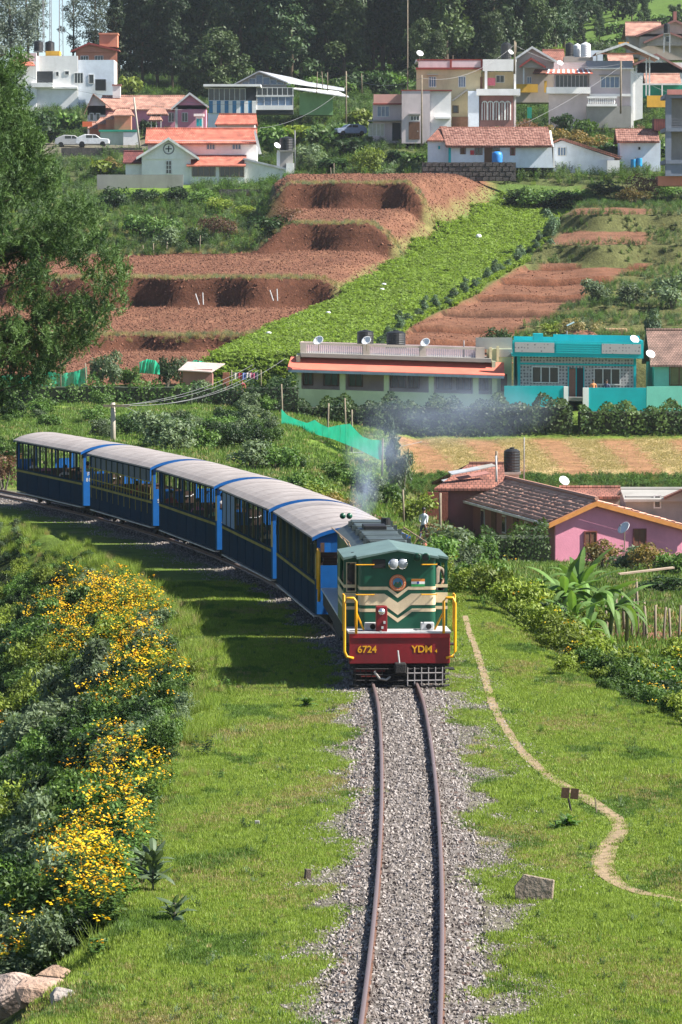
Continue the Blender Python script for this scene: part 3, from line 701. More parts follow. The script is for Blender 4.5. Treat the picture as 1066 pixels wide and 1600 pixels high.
    hr = B().poly([(-.86, 4.3, 3.01+Z), (-.5, 4.3, 3.2+Z), (0, 4.3, 3.28+Z), (.5, 4.3, 3.2+Z), (.86, 4.3, 3.01+Z), (.86, 4.3, 2.98+Z), (0, 4.3, 3.18+Z), (-.86, 4.3, 2.98+Z)], (0, 8.7, 0)).build('hood_roof', M_roofg, R)
    for k in range(6):
        y_ = 4.6+k*1.42; B().box(-.47, .47, y_, y_+1.2, 3.2+Z, 3.315+Z).build('roof_hatch', M_roofg, hr, bevel=.03)
    B().box(-.35, .25, 8.6, 9.6, 3.3+Z, 3.42+Z).build('exhaust_box', M_black, hr, bevel=.02); B().tube([(.35, 10.6, 3.2+Z), (.35, 10.6, 3.5+Z)], .13, 12).build('exhaust_stack', M_black, hr)
    for k in range(5):
        y_ = 4.7+k*1.7; B().tube([(-.5, y_, 3.33+Z), (.5, y_, 3.33+Z)], .012, 6).box(-.6,-.5,y_-.04,y_+.04,3.2+Z,3.36+Z).box(.5,.6,y_-.04,y_+.04,3.2+Z,3.36+Z).build('roof_rib', M_roofg, hr)
    for sg in (-1, 1):
        m = B()
        for zt_, zb_ in ((fz(917), fz(922)), (fz(930), fz(946)), (fz(951.5), fz(956.5))): m.box(sg*.82, sg*.826, 4.3, 12.9, zb_, zt_)
        m.build('stripe', M_cream, hood)
        for k in range(8): B().box(sg*.82, sg*.835, 4.5+k*1.05, 5.4+k*1.05, 1.55+Z, 2.15+Z).build('hood_door', M_green, hood, bevel=.01)
        m = B(); m.tube([(sg*.98, 4.3, 3.28+Z), (sg*.98, 12.8, 3.1+Z)], .018, 6)
        for k in range(4): m.tube([(sg*.98, 4.8+k*2.5, 3.26-.05*k+Z), (sg*.84, 4.8+k*2.5, 2.98+Z)], .014, 5)
        m.build('pipe', mat('rusty pipe', (.33,.22,.12), rough=.6), R)
    # headlamps, horns, number lamps, crest, flag
    fy = .66
    for x in (-.11, .11):
        h = MB().lathe([(.125, 0), (.13, .05), (.115, .13), (.05, .16)], n=20, M=Matrix.Translation((x, fy-.06, fz(881))) @ Matrix.Rotation(-math.pi/2, 4, 'X')).build('headlamp', M_chrome, R, smooth=True)
        MB().lathe([(.0, -.022), (.06, -.015), (.108, .0), (.112, .01)], n=20, M=Matrix.Translation((x, fy-.062, fz(881))) @ Matrix.Rotation(-math.pi/2, 4, 'X')).build('lens', M_lens, h, smooth=True)
    for x in (.46, .67):
        h = MB().lathe([(.1, -.16), (.105, -.15), (.055, 0), (.04, .2)], n=14, M=Matrix.Translation((x, fy+.02, fz(870))) @ Matrix.Rotation(-math.pi/2, 4, 'X')).build('horn', M_green, R, smooth=True)
        MB().lathe([(.0, -.14), (.09, -.158)], n=14, M=Matrix.Translation((x, fy+.018, fz(870))) @ Matrix.Rotation(-math.pi/2, 4, 'X')).build('horn_mouth', M_black, h)
    for x in (-.68, -.5):
        h = MB().lathe([(.085, -.1), (.05, .1), (.04, .3)], n=12, M=Matrix.Translation((x, 12.9, 3.42+Z)) @ Matrix.Rotation(-math.pi/2, 4, 'X')).build('horn', M_green, R, smooth=True)
    B().box(-.62, -.3, .70, .74, fz(888), fz(874)).build('vent', M_black, R, bevel=.01)
    cr = MB().lathe([(.0, -.03), (.2, -.02), (.205, .0)], n=28, M=Matrix.Translation((0, .732, fz(911))) @ Matrix.Rotation(-math.pi/2, 4, 'X')).build('crest', mat('crest orange', (.55,.14,.05), rough=.5), R)
    MB().lathe([(.0, -.012), (.125, -.012)], n=24, M=Matrix.Translation((0, .715, fz(911))) @ Matrix.Rotation(-math.pi/2, 4, 'X')).build('crest_sky', mat('crest blue', (.12,.35,.6), rough=.5), cr)
    B().poly([(-.11, .697, fz(915)), (-.05, .697, fz(909)), (0, .697, fz(912)), (.05, .697, fz(908)), (.11, .697, fz(915)), (.06, .697, fz(918)), (-.06, .697, fz(918))], (0, .004, 0)).build('crest_hills', mat('crest green', (.03,.10,.05), rough=.5), cr)
    ri = MB()
    for k in range(28):
        t = 2*math.pi*k/28; ri.ball((.165*math.cos(t), .706, fz(911)+.165*math.sin(t)), .012, 5, 4)
    ri.build('crest_rim_marks', M_cream, cr)
    for k, c in enumerate(((.75,.25,.05), (.8,.8,.78), (.03,.3,.08))):
        B().box(.33, .66, .730, .737, fz(909+k*4), fz(905+k*4)).build('flag_band', mat('flag %d' % k, c, rough=.5, var=.05), R)
    MB().lathe([(.025, 0), (.03, .006)], n=14, M=Matrix.Translation((.495, .731, fz(911))) @ Matrix.Rotation(math.pi/2, 4, 'X')).build('flag_wheel', mat('flag blue', (.03,.05,.3)), R)
    for x0_, x1_ in ((-1.02, -.58), (.58, .95)):
        for y_ in (882, 929):
            B().tube([(x0_, .74, fz(y_)), (x0_, .64, fz(y_)), (x1_-(0 if x0_ < 0 else 0), .64, fz(y_)), (x1_, .74, fz(y_))], .016, 6).build('handrail', M_yel, R)
    for x in (-.66, .70):
        h = B().box(x-.16, x+.16, .35, .6, 1.425+Z, 1.6+Z).build('marker_lamp', M_silver, R, bevel=.015)
        MB().lathe([(.0, -.03), (.06, -.025), (.07, 0)], n=14, M=Matrix.Translation((x+.03, .348, 1.51+Z)) @ Matrix.Rotation(-math.pi/2, 4, 'X')).build('lens', M_black, h)
    jb = B().box(-.57, -.3, .0+.02, .3, 1.3+Z, fz(944)).build('junction_box', M_maroon, R, bevel=.02)
    MB().lathe([(.0, -.05), (.07, -.04), (.085, 0), (.085, .06)], n=16, M=Matrix.Translation((-.44, .0, fz(952))) @ Matrix.Rotation(-math.pi/2, 4, 'X')).build('lamp', M_chrome, jb, smooth=True)
    for dx, yy_ in ((-.37, 969), (-.42, 977), (-.46, 984)): B().box(dx-.025, dx+.025, -.02, .02, fz(yy_)-.03, fz(yy_)+.03).build('socket', M_silver, jb)
    # yellow end handrails
    for sg in (-1, 1):
        xo, xi = sg*1.34, sg*1.06
        B().tube([(sg*1.12, -.03, .78+Z), (xo-sg*.06, -.05, .82+Z), (xo, -.06, .95+Z), (xo, -.06, 2.1+Z), (xo-sg*.06, -.06, 2.24+Z), (xi+sg*.06, -.06, 2.24+Z), (xi, -.06, 2.16+Z), (xi, -.06, 1.38+Z)], .033, 8).build('handrail', M_yel, R, smooth=True)
        B().tube([(xi, -.04, 1.9+Z), (xi-sg*.2, .2, 1.45+Z)], .025, 6).build('handrail', M_yel, R)
        B().tube([(xo, .1, .95+Z), (xo, .1, 2.3+Z), (xo, .5, 2.3+Z), (xo, .5, 1.4+Z)], .025, 8).build('handrail', M_yel, R, smooth=True)
        B().tube([(xo, 12.6, 1.1+Z), (xo, 12.6, 2.45+Z), (xo, 12.95, 2.5+Z), (xo, 13.1, 2.4+Z), (xo, 13.1, 1.4+Z)], .045, 8).build('handrail', M_yel, R, smooth=True)
        for k in range(3): B().box(sg*1.22, sg*1.36, .3, .75, (.45+.3*k)+Z, (.48+.3*k)+Z).build('step', M_dark, R)
    # cattle guard grille below the beam
    gu = B().box(-1.2, 1.2, .1, .16, .56+Z, .635+Z)
    gp = [(-1.2,.16),(-1.05,-.02),(0,-.12),(1.05,-.02),(1.2,.16)]
    for z_ in (.10, .24, .38, .52):
        for (xa, ya_), (xb, yb_) in zip(gp[:-1], gp[1:]): gu.tube([(xa, ya_, z_+Z), (xb, yb_, z_+Z)], .022 if z_ > .1 else .032, 6)
    gu.box(-1.12, 1.12, .18, .24, .14+Z, .56+Z); g0 = gu.build('cattle_guard', M_dark, R)
    gr = B()
    for z_ in (.24, .42): gr.tube([(.16, -.13, z_+Z), (1.04, -.05, z_+Z)], .018, 6)
    for k in range(6): x_ = .18+k*.17; gr.tube([(x_, -.13+.08*k/5, .12+Z), (x_, -.13+.08*k/5, .56+Z)], .016, 6)
    gr.build('grille', mat('bare grille bars', (.24,.22,.22), rough=.55, var=.3, scale=9), g0)
    gl = B()
    for k in range(8): x_ = -1.08+k*.13; gl.tube([(x_, -.02-.06*k/8, .12+Z), (x_, -.02-.06*k/8, .54+Z)], .014, 5)
    gl.build('grille', M_dark, g0)
    cp = B().box(-.14, .14, -.3, .0, .42+Z, .68+Z).build('coupler', M_dark, R, bevel=.03)
    B().tube([(-.02, -.2, .66+Z), (-.06, -.24, .98+Z)], .022, 6).build('coupler_lever', M_silver, cp)
    B().tube([(-.62, -.1, .46+Z), (-.5, -.2, .30+Z), (-.34, -.2, .27+Z), (-.24, -.12, .34+Z)], .03, 8).build('brake_hose', mat('hose grey', (.3,.28,.26), rough=.6), R, smooth=True)
    B().box(-1.1, -.35, .05, .1, .44+Z, .5+Z).box(-.95,-.4,.05,.1,.32+Z,.37+Z).build('rail_guard', mat('faded red bar', (.14,.02,.02), rough=.7), R)
    # bogies
    for yc in (2.6, 10.4):
        bg_ = B().box(-.98, -.86, yc-1.9, yc+1.9, .42+Z, .72+Z).box(.86, .98, yc-1.9, yc+1.9, .42+Z, .72+Z).box(-.86, .86, yc-.3, yc+.3, .5+Z, .8+Z).build('bogie', M_dark, R, bevel=.02)
        for dy in (-1.4, 0, 1.4):
            MB().lathe([(.46,-.06),(.48,-.02),(.44,.0),(.43,.06)], n=20, M=Matrix.Translation((-.53, yc+dy, .46)) @ Matrix.Rotation(math.pi/2, 4, 'Y')).lathe([(.43,-.06),(.44,0),(.48,.02),(.46,.06)], n=20, M=Matrix.Translation((.53, yc+dy, .46)) @ Matrix.Rotation(math.pi/2, 4, 'Y')).tube([(-.5,yc+dy,.46),(.5,yc+dy,.46)], .07, 8).build('wheelset', M_dark, bg_)
    B().box(-.95, .95, 5.2, 7.8, .35+Z, .95+Z).build('fuel_tank', M_dark, R, bevel=.08)
    M4 = R.matrix_basis
    def at(x, y, z): return Matrix.Translation(R.location) @ Matrix.Rotation(ang, 4, 'Z') @ Vector((x, y, z+Z))
    person(at(-1.0, 2.3, 1.45), ang, 'sit', (.10,.08,.07), (.05,.05,.06), 'driver in dark clothes sitting behind the left cab window of the locomotive', 1.0).location.z += .42
    person(at(1.02, 2.2, 1.45), ang+.2, 'reach', (.2,.16,.12), (.05,.05,.06), 'crewman with forearm out at the right cab window of the locomotive', .98).location.z += .42
loco()

# ---------------------------------------------------------------- coaches
M_blue = paint('coach blue', (.006,.10,.34), sa=.25); M_bdark = paint('coach side shaded blue', (.003,.021,.046), sa=.6, rough=.85, spec=.08); M_stripe = paint('dull yellow coach stripe', (.26,.22,.06), sa=.5, rough=.9, spec=.08)  # side blue is darkened: the shade on the coach flanks is in its colour
M_croof = mat('coach roof', (.30,.27,.26), rough=.75, var=.2, scale=1.4, stain=(.16,.13,.12), stain_amt=.6, bump=.15); M_pil = paint('window post', (.035,.06,.06), rough=.9, spec=.08); M_stripe2 = paint('dull green post', (.08,.085,.045), rough=.9, spec=.08); M_seat = mat('seat brown', (.08,.045,.03), rough=.7)
M_shut = mat('grey blue shutter', (.055,.075,.105), rough=.7, var=.25); M_foot = mat('worn footboard', (.38,.36,.34), rough=.6, var=.4, scale=4)
CO_L = 11.3; COACHES = []
def coach(i, label, kind, letters):
    s0 = 13.75+i*12.72; xa, ya, _ = track_pt(s0+1.8); xb, yb, _ = track_pt(s0+CO_L-1.8); ang = math.atan2(-(xb-xa), yb-ya)
    d = Vector((-math.sin(ang), math.cos(ang), 0)); mid = (Vector((xa, ya, 0))+Vector((xb, yb, 0)))/2; o = mid-d*CO_L/2
    R = empty('railway_coach', (o.x, o.y, .178), ang, label, 'railway coach', 'blue coaches of the train'); COACHES.append(R)
    W = 1.27; zf, zs, zt, ze = .62, 1.45, 2.5, 2.62; n = 11; bay = CO_L/n
    MB().box(-W+.05, W-.05, .05, CO_L-.05, zf-.12, zf).build('floor', M_dark, R)
    rp = []
    for k in range(13): t = -1+2*k/12; rp.append((t*(W+.09), ze+.31*(1-t*t)**.85))
    rm = rp + [(x, z-.05) for x, z in rp[::-1]]
    MB().poly([(x, -.12, z) for x, z in rm], (0, CO_L+.24, 0)).build('roof', M_croof, R)
    for yy in (-.16, CO_L+.125): MB().poly([(x, yy, z-.01) for x, z in rp]+[(x, yy, z-.11) for x, z in rp[::-1]], (0, .035, 0)).build('roof_edge', M_blue, R)
    for k in range(1, 6):
        y_ = CO_L*k/6; MB().poly([(x, y_-.03, z+.007) for x, z in rp]+[(x, y_-.03, z-.01) for x, z in rp[::-1]], (0,.06,0)).build('roof_seam', M_croof, R)
    for sg in (-1, 1):
        sd = MB().box(sg*(W-.05), sg*W, 0, CO_L, .48, zs).build('side_panel', M_bdark, R)
        MB().box(sg*W, sg*(W+.012), .02, CO_L-.02, 1.30, 1.38).build('stripe', M_stripe, sd)
        MB().box(sg*(W-.05), sg*W, 0, CO_L, zt, ze).build('top_rail', M_bdark, R)
        for k in range(1, 6): MB().box(sg*W, sg*(W+.01), CO_L*k/6-.02, CO_L*k/6+.02, .49, 1.29).build('batten', M_bdark, sd)
        for k in range(n+1):
            y_ = k*bay; hw = .05 if k % 2 else .07
            MB().box(sg*(W-.06), sg*(W+.004), max(0, y_-hw), min(CO_L, y_+hw), zs, zt).build('window_post', M_pil if k % 2 else M_stripe2, R)
        for k in range(n):
            if sg < 0 and kind == 'shutters' and k >= 8 and k <= 10:
                MB().box(sg*(W-.03), sg*(W-.01), k*bay+.05, (k+1)*bay-.05, zs, zt).build('shutter', M_blue, R)
            elif kind != 'lattice': MB().box(sg*(W-.04), sg*(W-.015), (k+.5)*bay-.015, (k+.5)*bay+.015, zs, zt).build('window_bar', M_pil, R)
        if kind == 'lattice' and sg < 0:
            MB().box(sg*(W-.04), sg*(W-.02), .5, CO_L-.3, 2.1, zt).build('blind', M_shut, R)
            lt = MB()
            for z_ in (2.08, 1.62): lt.box(sg*W, sg*(W+.02), .1, CO_L-.1, z_-.02, z_+.02)
            lt.build('lattice_rail', M_stripe, R)
            for k in range(22): y_ = .25+k*(CO_L-.5)/21; MB().box(sg*(W-.01), sg*(W+.014), y_-.025, y_+.025, .9 if k % 2 else 1.4, 2.06).build('lattice_bar', M_stripe, R)
    # end walls with doorway and two windows
    for yy, fr in ((0, True), (CO_L-.05, False)):
        e = MB(); y2 = yy+.05
        e.box(-W+.05, -1.12, yy, y2, .48, ze-.02); e.box(1.12, W-.05, yy, y2, .48, ze-.02)
        e.box(-1.12, -.38, yy, y2, .48, 1.82); e.box(.38, 1.12, yy, y2, .48, 1.82); e.box(-1.12, 1.12, yy, y2, 2.45, ze-.02)
        e.box(-.45, -.38, yy, y2, 1.82, 2.45); e.box(.38, .45, yy, y2, 1.82, 2.45); e.box(-.38, .38, yy, y2, .48, 1.1)
        e.poly([(x*.96, yy, z-.05) for x, z in rp]+[(W*.98, yy, ze-.02), (-W*.98, yy, ze-.02)], (0, .05, 0))
        en = e.build('end_wall', M_blue, R)
        if fr:
            MB().tube([(-.3, yy-.03, 1.62), (-.15, yy-.1, 1.55), (.15, yy-.1, 1.55), (.3, yy-.03, 1.62)], .02, 6).build('hose', M_silver, en); MB().tube([(-.8, yy-.03, .95), (-.6, yy-.12, .75), (-.3, yy-.12, .75)], .02, 6).build('hose', M_silver, en)
            for k, (ch, z_) in enumerate(letters): text('lettering', ch, .2, Matrix.Translation((-1.02, yy-.004, z_)) @ FRONT, M_silver, en, bold=.003)
        MB().box(-.9, .9, yy+(.06 if fr else -.06), yy+(.1 if fr else -.02), .5, .6).build('end_sill', M_dark, en)
    for k in range(9):
        y_ = .7+k*1.1; MB().box(-1.15, 1.15, y_, y_+.06, zf, 1.5).box(-1.15, 1.15, y_+.06, y_+.5, 1.0, 1.05).build('bench', M_seat, R)
    MB().box(-1.3, -1.12, .1, CO_L-.1, .40, .44).build('footboard', M_foot, R); MB().box(1.12, 1.3, .1, CO_L-.1, .40, .44).build('footboard', M_foot, R)
    MB().box(-.9, -.75, .1, CO_L-.1, .25, .5).box(.75, .9, .1, CO_L-.1, .25, .5).build('underframe', M_dark, R)
    for yc in (1.9, CO_L-1.9):
        bg_ = MB().box(-.8, -.7, yc-1.1, yc+1.1, .22, .42).box(.7, .8, yc-1.1, yc+1.1, .22, .42).box(-.7, .7, yc-.15, yc+.15, .3, .5).build('bogie', M_dark, R)
        for dy in (-.75, .75):
            MB().lathe([(.33,-.06),(.35,-.02),(.32,.0),(.31,.05)], n=16, M=Matrix.Translation((-.53, yc+dy, .335)) @ Matrix.Rotation(math.pi/2, 4, 'Y')).lathe([(.31,-.05),(.32,0),(.35,.02),(.33,.06)], n=16, M=Matrix.Translation((.53, yc+dy, .335)) @ Matrix.Rotation(math.pi/2, 4, 'Y')).tube([(-.5,yc+dy,.335),(.5,yc+dy,.335)], .05, 6).build('wheelset', M_dark, bg_)
    MB().box(-.08, .08, -.3, 0, .3, .45).box(-.08, .08, CO_L, CO_L+.15, .3, .45).build('coupler', M_dark, R)
    return R, ang
CSPEC = [('blue coach with open barred windows directly behind the locomotive', 'open', []), ('', 'shutters', []), ('', 'open', []), ('', 'lattice', []), ('', 'open', [])]
cols_ = [(.5,.5,.52), (.3,.05,.05), (.08,.12,.3), (.45,.35,.2), (.06,.06,.07), (.5,.45,.42), (.2,.3,.15), (.35,.12,.2)]
for i, (lb, kd, lt) in enumerate(CSPEC):
    lt = {2: [('9', 1.36)], 3: [('S', 1.38)], 4: [('F', 1.72), ('81', 1.5)]}.get(i, [])
    lb = {1: 'second blue coach behind the locomotive, three shutters closed, one arm hanging out',
          2: 'blue middle coach of the five, open windows, white 9 on its end',
          3: 'blue coach with yellow lattice bars below grey blinds, white S on its end',
          4: 'rearmost blue coach with open windows and F 81 on its end'}.get(i, lb)
    R, ang = coach(i, lb, kd, lt)
    seats = {0: [1, 3, 5, 8], 1: [2, 3, 5], 2: [1, 4, 7, 9], 3: [3, 6], 4: [1, 3, 5, 6, 8]}[i]
    for k, sidx in enumerate(seats):
        y_ = .7+sidx*1.1+.32; x_ = -.9 if k % 3 != 2 else .6
        pos = Matrix.Translation(R.location) @ Matrix.Rotation(ang, 4, 'Z') @ Vector((x_, y_, .62))
        sh = cols_[(i*3+k) % len(cols_)]
        if i == 1 and k == 2: pz, lab = 'reach', 'passenger in pale shirt with one arm hanging out of the second coach behind the locomotive'; sh = (.5,.5,.48)
        else: pz = 'sit'; lab = ['seated passenger behind the window bars of the coach next to the locomotive', 'seated passenger in the second coach behind the locomotive', 'seated passenger at a window of the middle coach', 'seated passenger behind the lattice of the fourth coach', 'seated passenger at a window of the rearmost coach'][i]
        person(pos, ang+(0 if k % 2 else 3.14), pz, sh, (.06,.06,.08), lab, .98, group='passengers in coach %s' % ['one','two','three','four','five'][i])
# ---------------------------------------------------------------- leaves, bushes, trees
def unit(a): return a/np.maximum(np.linalg.norm(a, axis=1)[:,None], 1e-6)
def leaves(Pt, Nr, size, aspect=.5, seed=0, jitter=.7, rnd=None, up=.25):
    """one diamond leaf per point: folded quads facing roughly along Nr"""
    r = np.random.default_rng(seed); n = len(Pt); Nn = unit(Nr + r.normal(0, jitter, (n,3)) + np.array([0,0,up]))
    T = unit(np.cross(Nn, r.normal(0, 1, (n,3)))); B = np.cross(Nn, T)
    s = np.asarray(size)*r.uniform(.7, 1.3, n); s = s[:,None]
    V = np.stack([Pt-T*s*.5, Pt+B*s*aspect*.5-Nn*s*.08, Pt+T*s*.5-Nn*s*.14, Pt-B*s*aspect*.5-Nn*s*.08], 1).reshape(-1,3)
    F = np.arange(4*n).reshape(n,4); q = r.random(n) if rnd is None else np.clip(rnd+r.normal(0,.15,n), 0, 1)
    return V, F, np.repeat(q, 4)
def lumpy(n, radii, nl, lr, seed, flat=0.0, shell=.55):
    """points and outward normals on a heap of lumps inside an ellipsoid (base at z = 0)"""
    r = np.random.default_rng(seed); R = np.array(radii, float)
    C = unit(r.normal(0, 1, (nl,3)))*r.random((nl,1))**(1/2.2)*(R-lr*np.array([1,1,1])*.8); C[:,2] += R[2]
    C[:,2] = np.maximum(C[:,2], lr*.5)
    L = r.uniform(.7, 1.25, nl)*lr; k = r.integers(0, nl, n); d = unit(r.normal(0, 1, (n,3))); d[:,2] = np.where(d[:,2] < -.3, -d[:,2], d[:,2])
    rad = L[k]*r.uniform(shell, 1.06, n); Pt = C[k]+d*rad[:,None]; Pt[:,2] = np.abs(Pt[:,2])
    tone = r.random(nl)[k]*.5+.5*r.random(n)
    return Pt, d, tone
def leaf_bush(name, radii, n, leaf, mt, nl=14, lr=.35, seed=0, aspect=.5, twigs=6, twigmat=None, jitter=.7, top=0):
    Pt, d, t = lumpy(n, radii, nl, lr, seed); V, F, q = leaves(Pt, d, leaf, aspect, seed+1, jitter, t)
    me = np_mesh(name, V, F, q); me.materials.append(mt); return me
M_bark = mat('bark', (.10,.075,.05), rough=.95, var=.35, scale=6, bump=.8, bscale=14)
M_twig = mat('grey twig', (.13,.115,.09), rough=.95, var=.3, scale=6)
L_bush = leafmat('bush leaf', (.04,.10,.018), (.12,.20,.042)); L_dark = leafmat('dark leaf', (.012,.035,.010), (.04,.08,.02), objvar=.3)
L_pale = leafmat('grey green leaf', (.075,.12,.06), (.17,.22,.12)); L_yel = leafmat('yellow green leaf', (.10,.15,.02), (.20,.25,.035))
L_grass = leafmat('grass blade', (.14,.215,.03), (.27,.345,.068), trans=.35, objvar=.3); L_dry = leafmat('dry grass blade', (.22,.19,.08), (.36,.30,.14), objvar=.3)
L_mead = leafmat('meadow grass', (.06,.12,.02), (.15,.23,.045), trans=.3); L_hedge = leafmat('hedge leaf', (.018,.05,.012), (.09,.15,.03)); L_pine = leafmat('pine needle', (.010,.036,.010), (.115,.195,.05), trans=.2, objvar=.3)
L_crop = leafmat('crop leaf', (.14,.22,.03), (.25,.34,.07), trans=.4); L_art = leafmat('blue green leaf', (.05,.095,.05), (.11,.17,.09))
L_rust = leafmat('orange tipped leaf', (.10,.10,.03), (.24,.15,.04)); L_ban = leafmat('banana leaf', (.08,.17,.035), (.18,.27,.08), trans=.3, rough=.6, spec=.25)
L_fdark = leafmat('forest leaf', (.013,.034,.014), (.05,.085,.03), trans=.15); L_fmid = leafmat('forest leaf mid', (.03,.055,.018), (.075,.11,.035), trans=.2)
L_euc = leafmat('eucalyptus leaf', (.05,.075,.055), (.11,.14,.10), trans=.2); L_red = leafmat('red brown leaf', (.09,.045,.03), (.16,.09,.05))
BUSH = [leaf_bush('foliage', (1,1,.75), 1500, .15, L_bush, 16, .38, 10+i) for i in range(3)]
BUSHD = [leaf_bush('foliage', (1,1,.75), 1500, .15, L_dark, 16, .38, 20+i) for i in range(2)]
BUSHP = [leaf_bush('foliage', (1,1,.8), 1300, .17, L_pale, 14, .36, 30+i, aspect=.4) for i in range(2)]
BUSHY = [leaf_bush('foliage', (1,1,.8), 1400, .14, L_yel, 14, .36, 40+i) for i in range(2)]
BUSHR = [leaf_bush('foliage', (1,1,.8), 1400, .13, L_rust, 14, .36, 44)]
BUSHRED = [leaf_bush('foliage', (1,1,.9), 900, .12, L_red, 14, .4, 46)]
BUSHA = [leaf_bush('foliage', (.55,.55,1.0), 1100, .2, L_art, 12, .3, 50+i, aspect=.28, jitter=.5) for i in range(2)]
BUSHF = [leaf_bush('foliage', (1,1,.75), 800, .3, m_, 16, .42, 60+i) for i, m_ in enumerate((L_dark, L_bush, L_hedge, L_yel))]
def weed_mesh(seed, mt, h=.9, n=9, leaf=.13):
    """upright leafy stems"""
    r = np.random.default_rng(seed); Pt = []; Nn = []
    for k in range(n):
        a = r.uniform(0, 6.28); b = r.uniform(.05, .45); hh = h*r.uniform(.6, 1.1); bx, by = .25*math.cos(a*3)*r.random(), .25*math.sin(a*2)*r.random()
        for j in range(26):
            t = (j+r.random())/26; p = np.array([bx+b*t*math.cos(a), by+b*t*math.sin(a), hh*t]); d = r.normal(0, 1, 3); d[2] = abs(d[2])*.6+.2; d /= np.linalg.norm(d)
            Pt.append(p+d*leaf*.5*np.array([1,1,.3])); Nn.append(np.array([d[0]*.3, d[1]*.3, 1]))
    V, F, q = leaves(np.array(Pt), np.array(Nn), leaf, .42, seed, .35); me = np_mesh('weed', V, F, q); me.materials.append(mt); return me
WEED = [weed_mesh(70+i, m_) for i, m_ in enumerate((L_bush, L_bush, L_pale, L_bush, L_dark))]
def blades(name, n, rad, h, w, mt, seed, lean=.5):
    r = np.random.default_rng(seed); a = r.uniform(0, 6.28, n); q = rad*np.sqrt(r.random(n)); x, y = q*np.cos(a), q*np.sin(a)
    hh = h*r.uniform(.5, 1.2, n); la = r.uniform(0, 6.28, n); ll = lean*hh*r.uniform(.2, 1, n); wa = r.uniform(0, 6.28, n)
    A = np.stack([x-w*np.cos(wa), y-w*np.sin(wa), 0*x], 1); B = np.stack([x+w*np.cos(wa), y+w*np.sin(wa), 0*x], 1); C = np.stack([x+ll*np.cos(la), y+ll*np.sin(la), hh], 1)
    me = np_mesh(name, np.stack([A,B,C],1).reshape(-1,3), np.arange(3*n).reshape(n,3), np.repeat(r.random(n), 3)); me.materials.append(mt); return me
TUFM = [blades('tuft', 34, .16, .065, .008, L_mead, 180+i) for i in range(3)]
TUFT = [blades('tuft', 34, .16, .065, .008, L_grass, 80+i) for i in range(3)] + [blades('tuft', 30, .14, .06, .007, L_dry, 84)]
TALL = [blades('tall_grass', 60, .22, .5, .012, L_grass, 86, .6), blades('tall_grass', 60, .2, .5, .01, L_pale, 87, .6), blades('dry_grass', 60, .2, .45, .01, L_dry, 88, .6)]
M_petal = leafmat('yellow petal', (.80,.50,.01), (.88,.64,.02), trans=.25, rough=.6, objvar=.15, tcol=(1,.9,.5)); M_petal2 = leafmat('orange petal', (.78,.36,.01), (.84,.46,.012), trans=.25, objvar=.15, tcol=(1,.8,.5))
def flower_mesh(seed, mt):
    r = np.random.default_rng(seed); V = []; F = []; Q = []
    for k in range(6):
        c = np.array([r.uniform(-.22,.22), r.uniform(-.22,.22), r.uniform(.0,.14)]); nrm = np.array([r.normal(0,.4), r.normal(0,.4), 1]); nrm /= np.linalg.norm(nrm)
        t = np.cross(nrm, [1,0,0]); t /= np.linalg.norm(t); b = np.cross(nrm, t); R = r.uniform(.035, .06); i0 = len(V); m = 10; V.append(c+nrm*.012)
        for j in range(m): a = 6.283*j/m; V.append(c+(t*math.cos(a)+b*math.sin(a))*R*(1 if j % 2 else .6))
        for j in range(m): F.append((i0, i0+1+j, i0+1+(j+1) % m))
        Q += [0]+[r.random()]*m
    me = np_mesh('flower', np.array(V), np.array(F), np.array(Q)); me.materials.append(mt); return me
FLOW = [flower_mesh(90, M_petal), flower_mesh(91, M_petal), flower_mesh(92, M_petal2)]

# grass carpets
def sample_near(n, y0, y1, s0, s1, pw=1.6):
    y = y0+(y1-y0)*rng.random(n)**pw; c = track_c(y); s = rng.uniform(s0, s1, n); return c+s, y, s
x, y, s = sample_near(230000, 48, 132, -5.4, 10.5, 1.3)
nzs = vnoise(s*1.6+3, y*.9, 11)+.5*vnoise(s*4, y*2.3, 12); a = np.abs(s)
px_ = x/y*FPX+533
pr = np.where(s < 0, sstep(1.0, 1.7, a+.75*nzs), sstep(1.1, 2.1, a+.85*nzs)); pr = pr*(px_ > -60)*(px_ < 1240)*(s < edge_r(y)+2.5)
PX_, PY_ = np.array(PATH).T
def path_dist(x, y):
    d = np.full(len(x), 9.0)
    for i in range(len(PX_)-1):
        ax, ay, bx, by = PX_[i], PY_[i], PX_[i+1], PY_[i+1]; L2 = (bx-ax)**2+(by-ay)**2; t = np.clip(((x-ax)*(bx-ax)+(y-ay)*(by-ay))/L2, 0, 1)
        d = np.minimum(d, np.hypot(x-ax-t*(bx-ax), y-ay-t*(by-ay)))
    return d
pd = path_dist(x, y); pr = pr*(pd > .11+.05*vnoise(x*2.7, y*1.9, 51)+.05*rng.random(len(pd)))
pr = pr*(1-.75*sstep(.35, .8, vnoise(x*2.2, y*1.1, 31))*.6)
k = rng.random(len(x)) < pr; x, y, s, pd = x[k], y[k], s[k], pd[k]
z = ground(x, y); g_i = rng.integers(0, 3, len(x)); dry = (vnoise(x*.9, y*.5, 22)+.8*rng.normal(0,.5,len(x))-.5*(pd<.5)) > .6; g_i[dry] = 3
sc_ = rng.uniform(.6, 1.15, len(x))*np.where(vnoise(x*.6, y*.35, 40) > .45, 1.35, 1); sc_ = np.stack([sc_, sc_, sc_*np.where(pd < .6, .6, 1.0)], 1)
g_i = np.where((vnoise(x*1.3+5, y*.7, 61) > .45)*(g_i < 3), 4+rng.integers(0,2,len(x)), g_i)
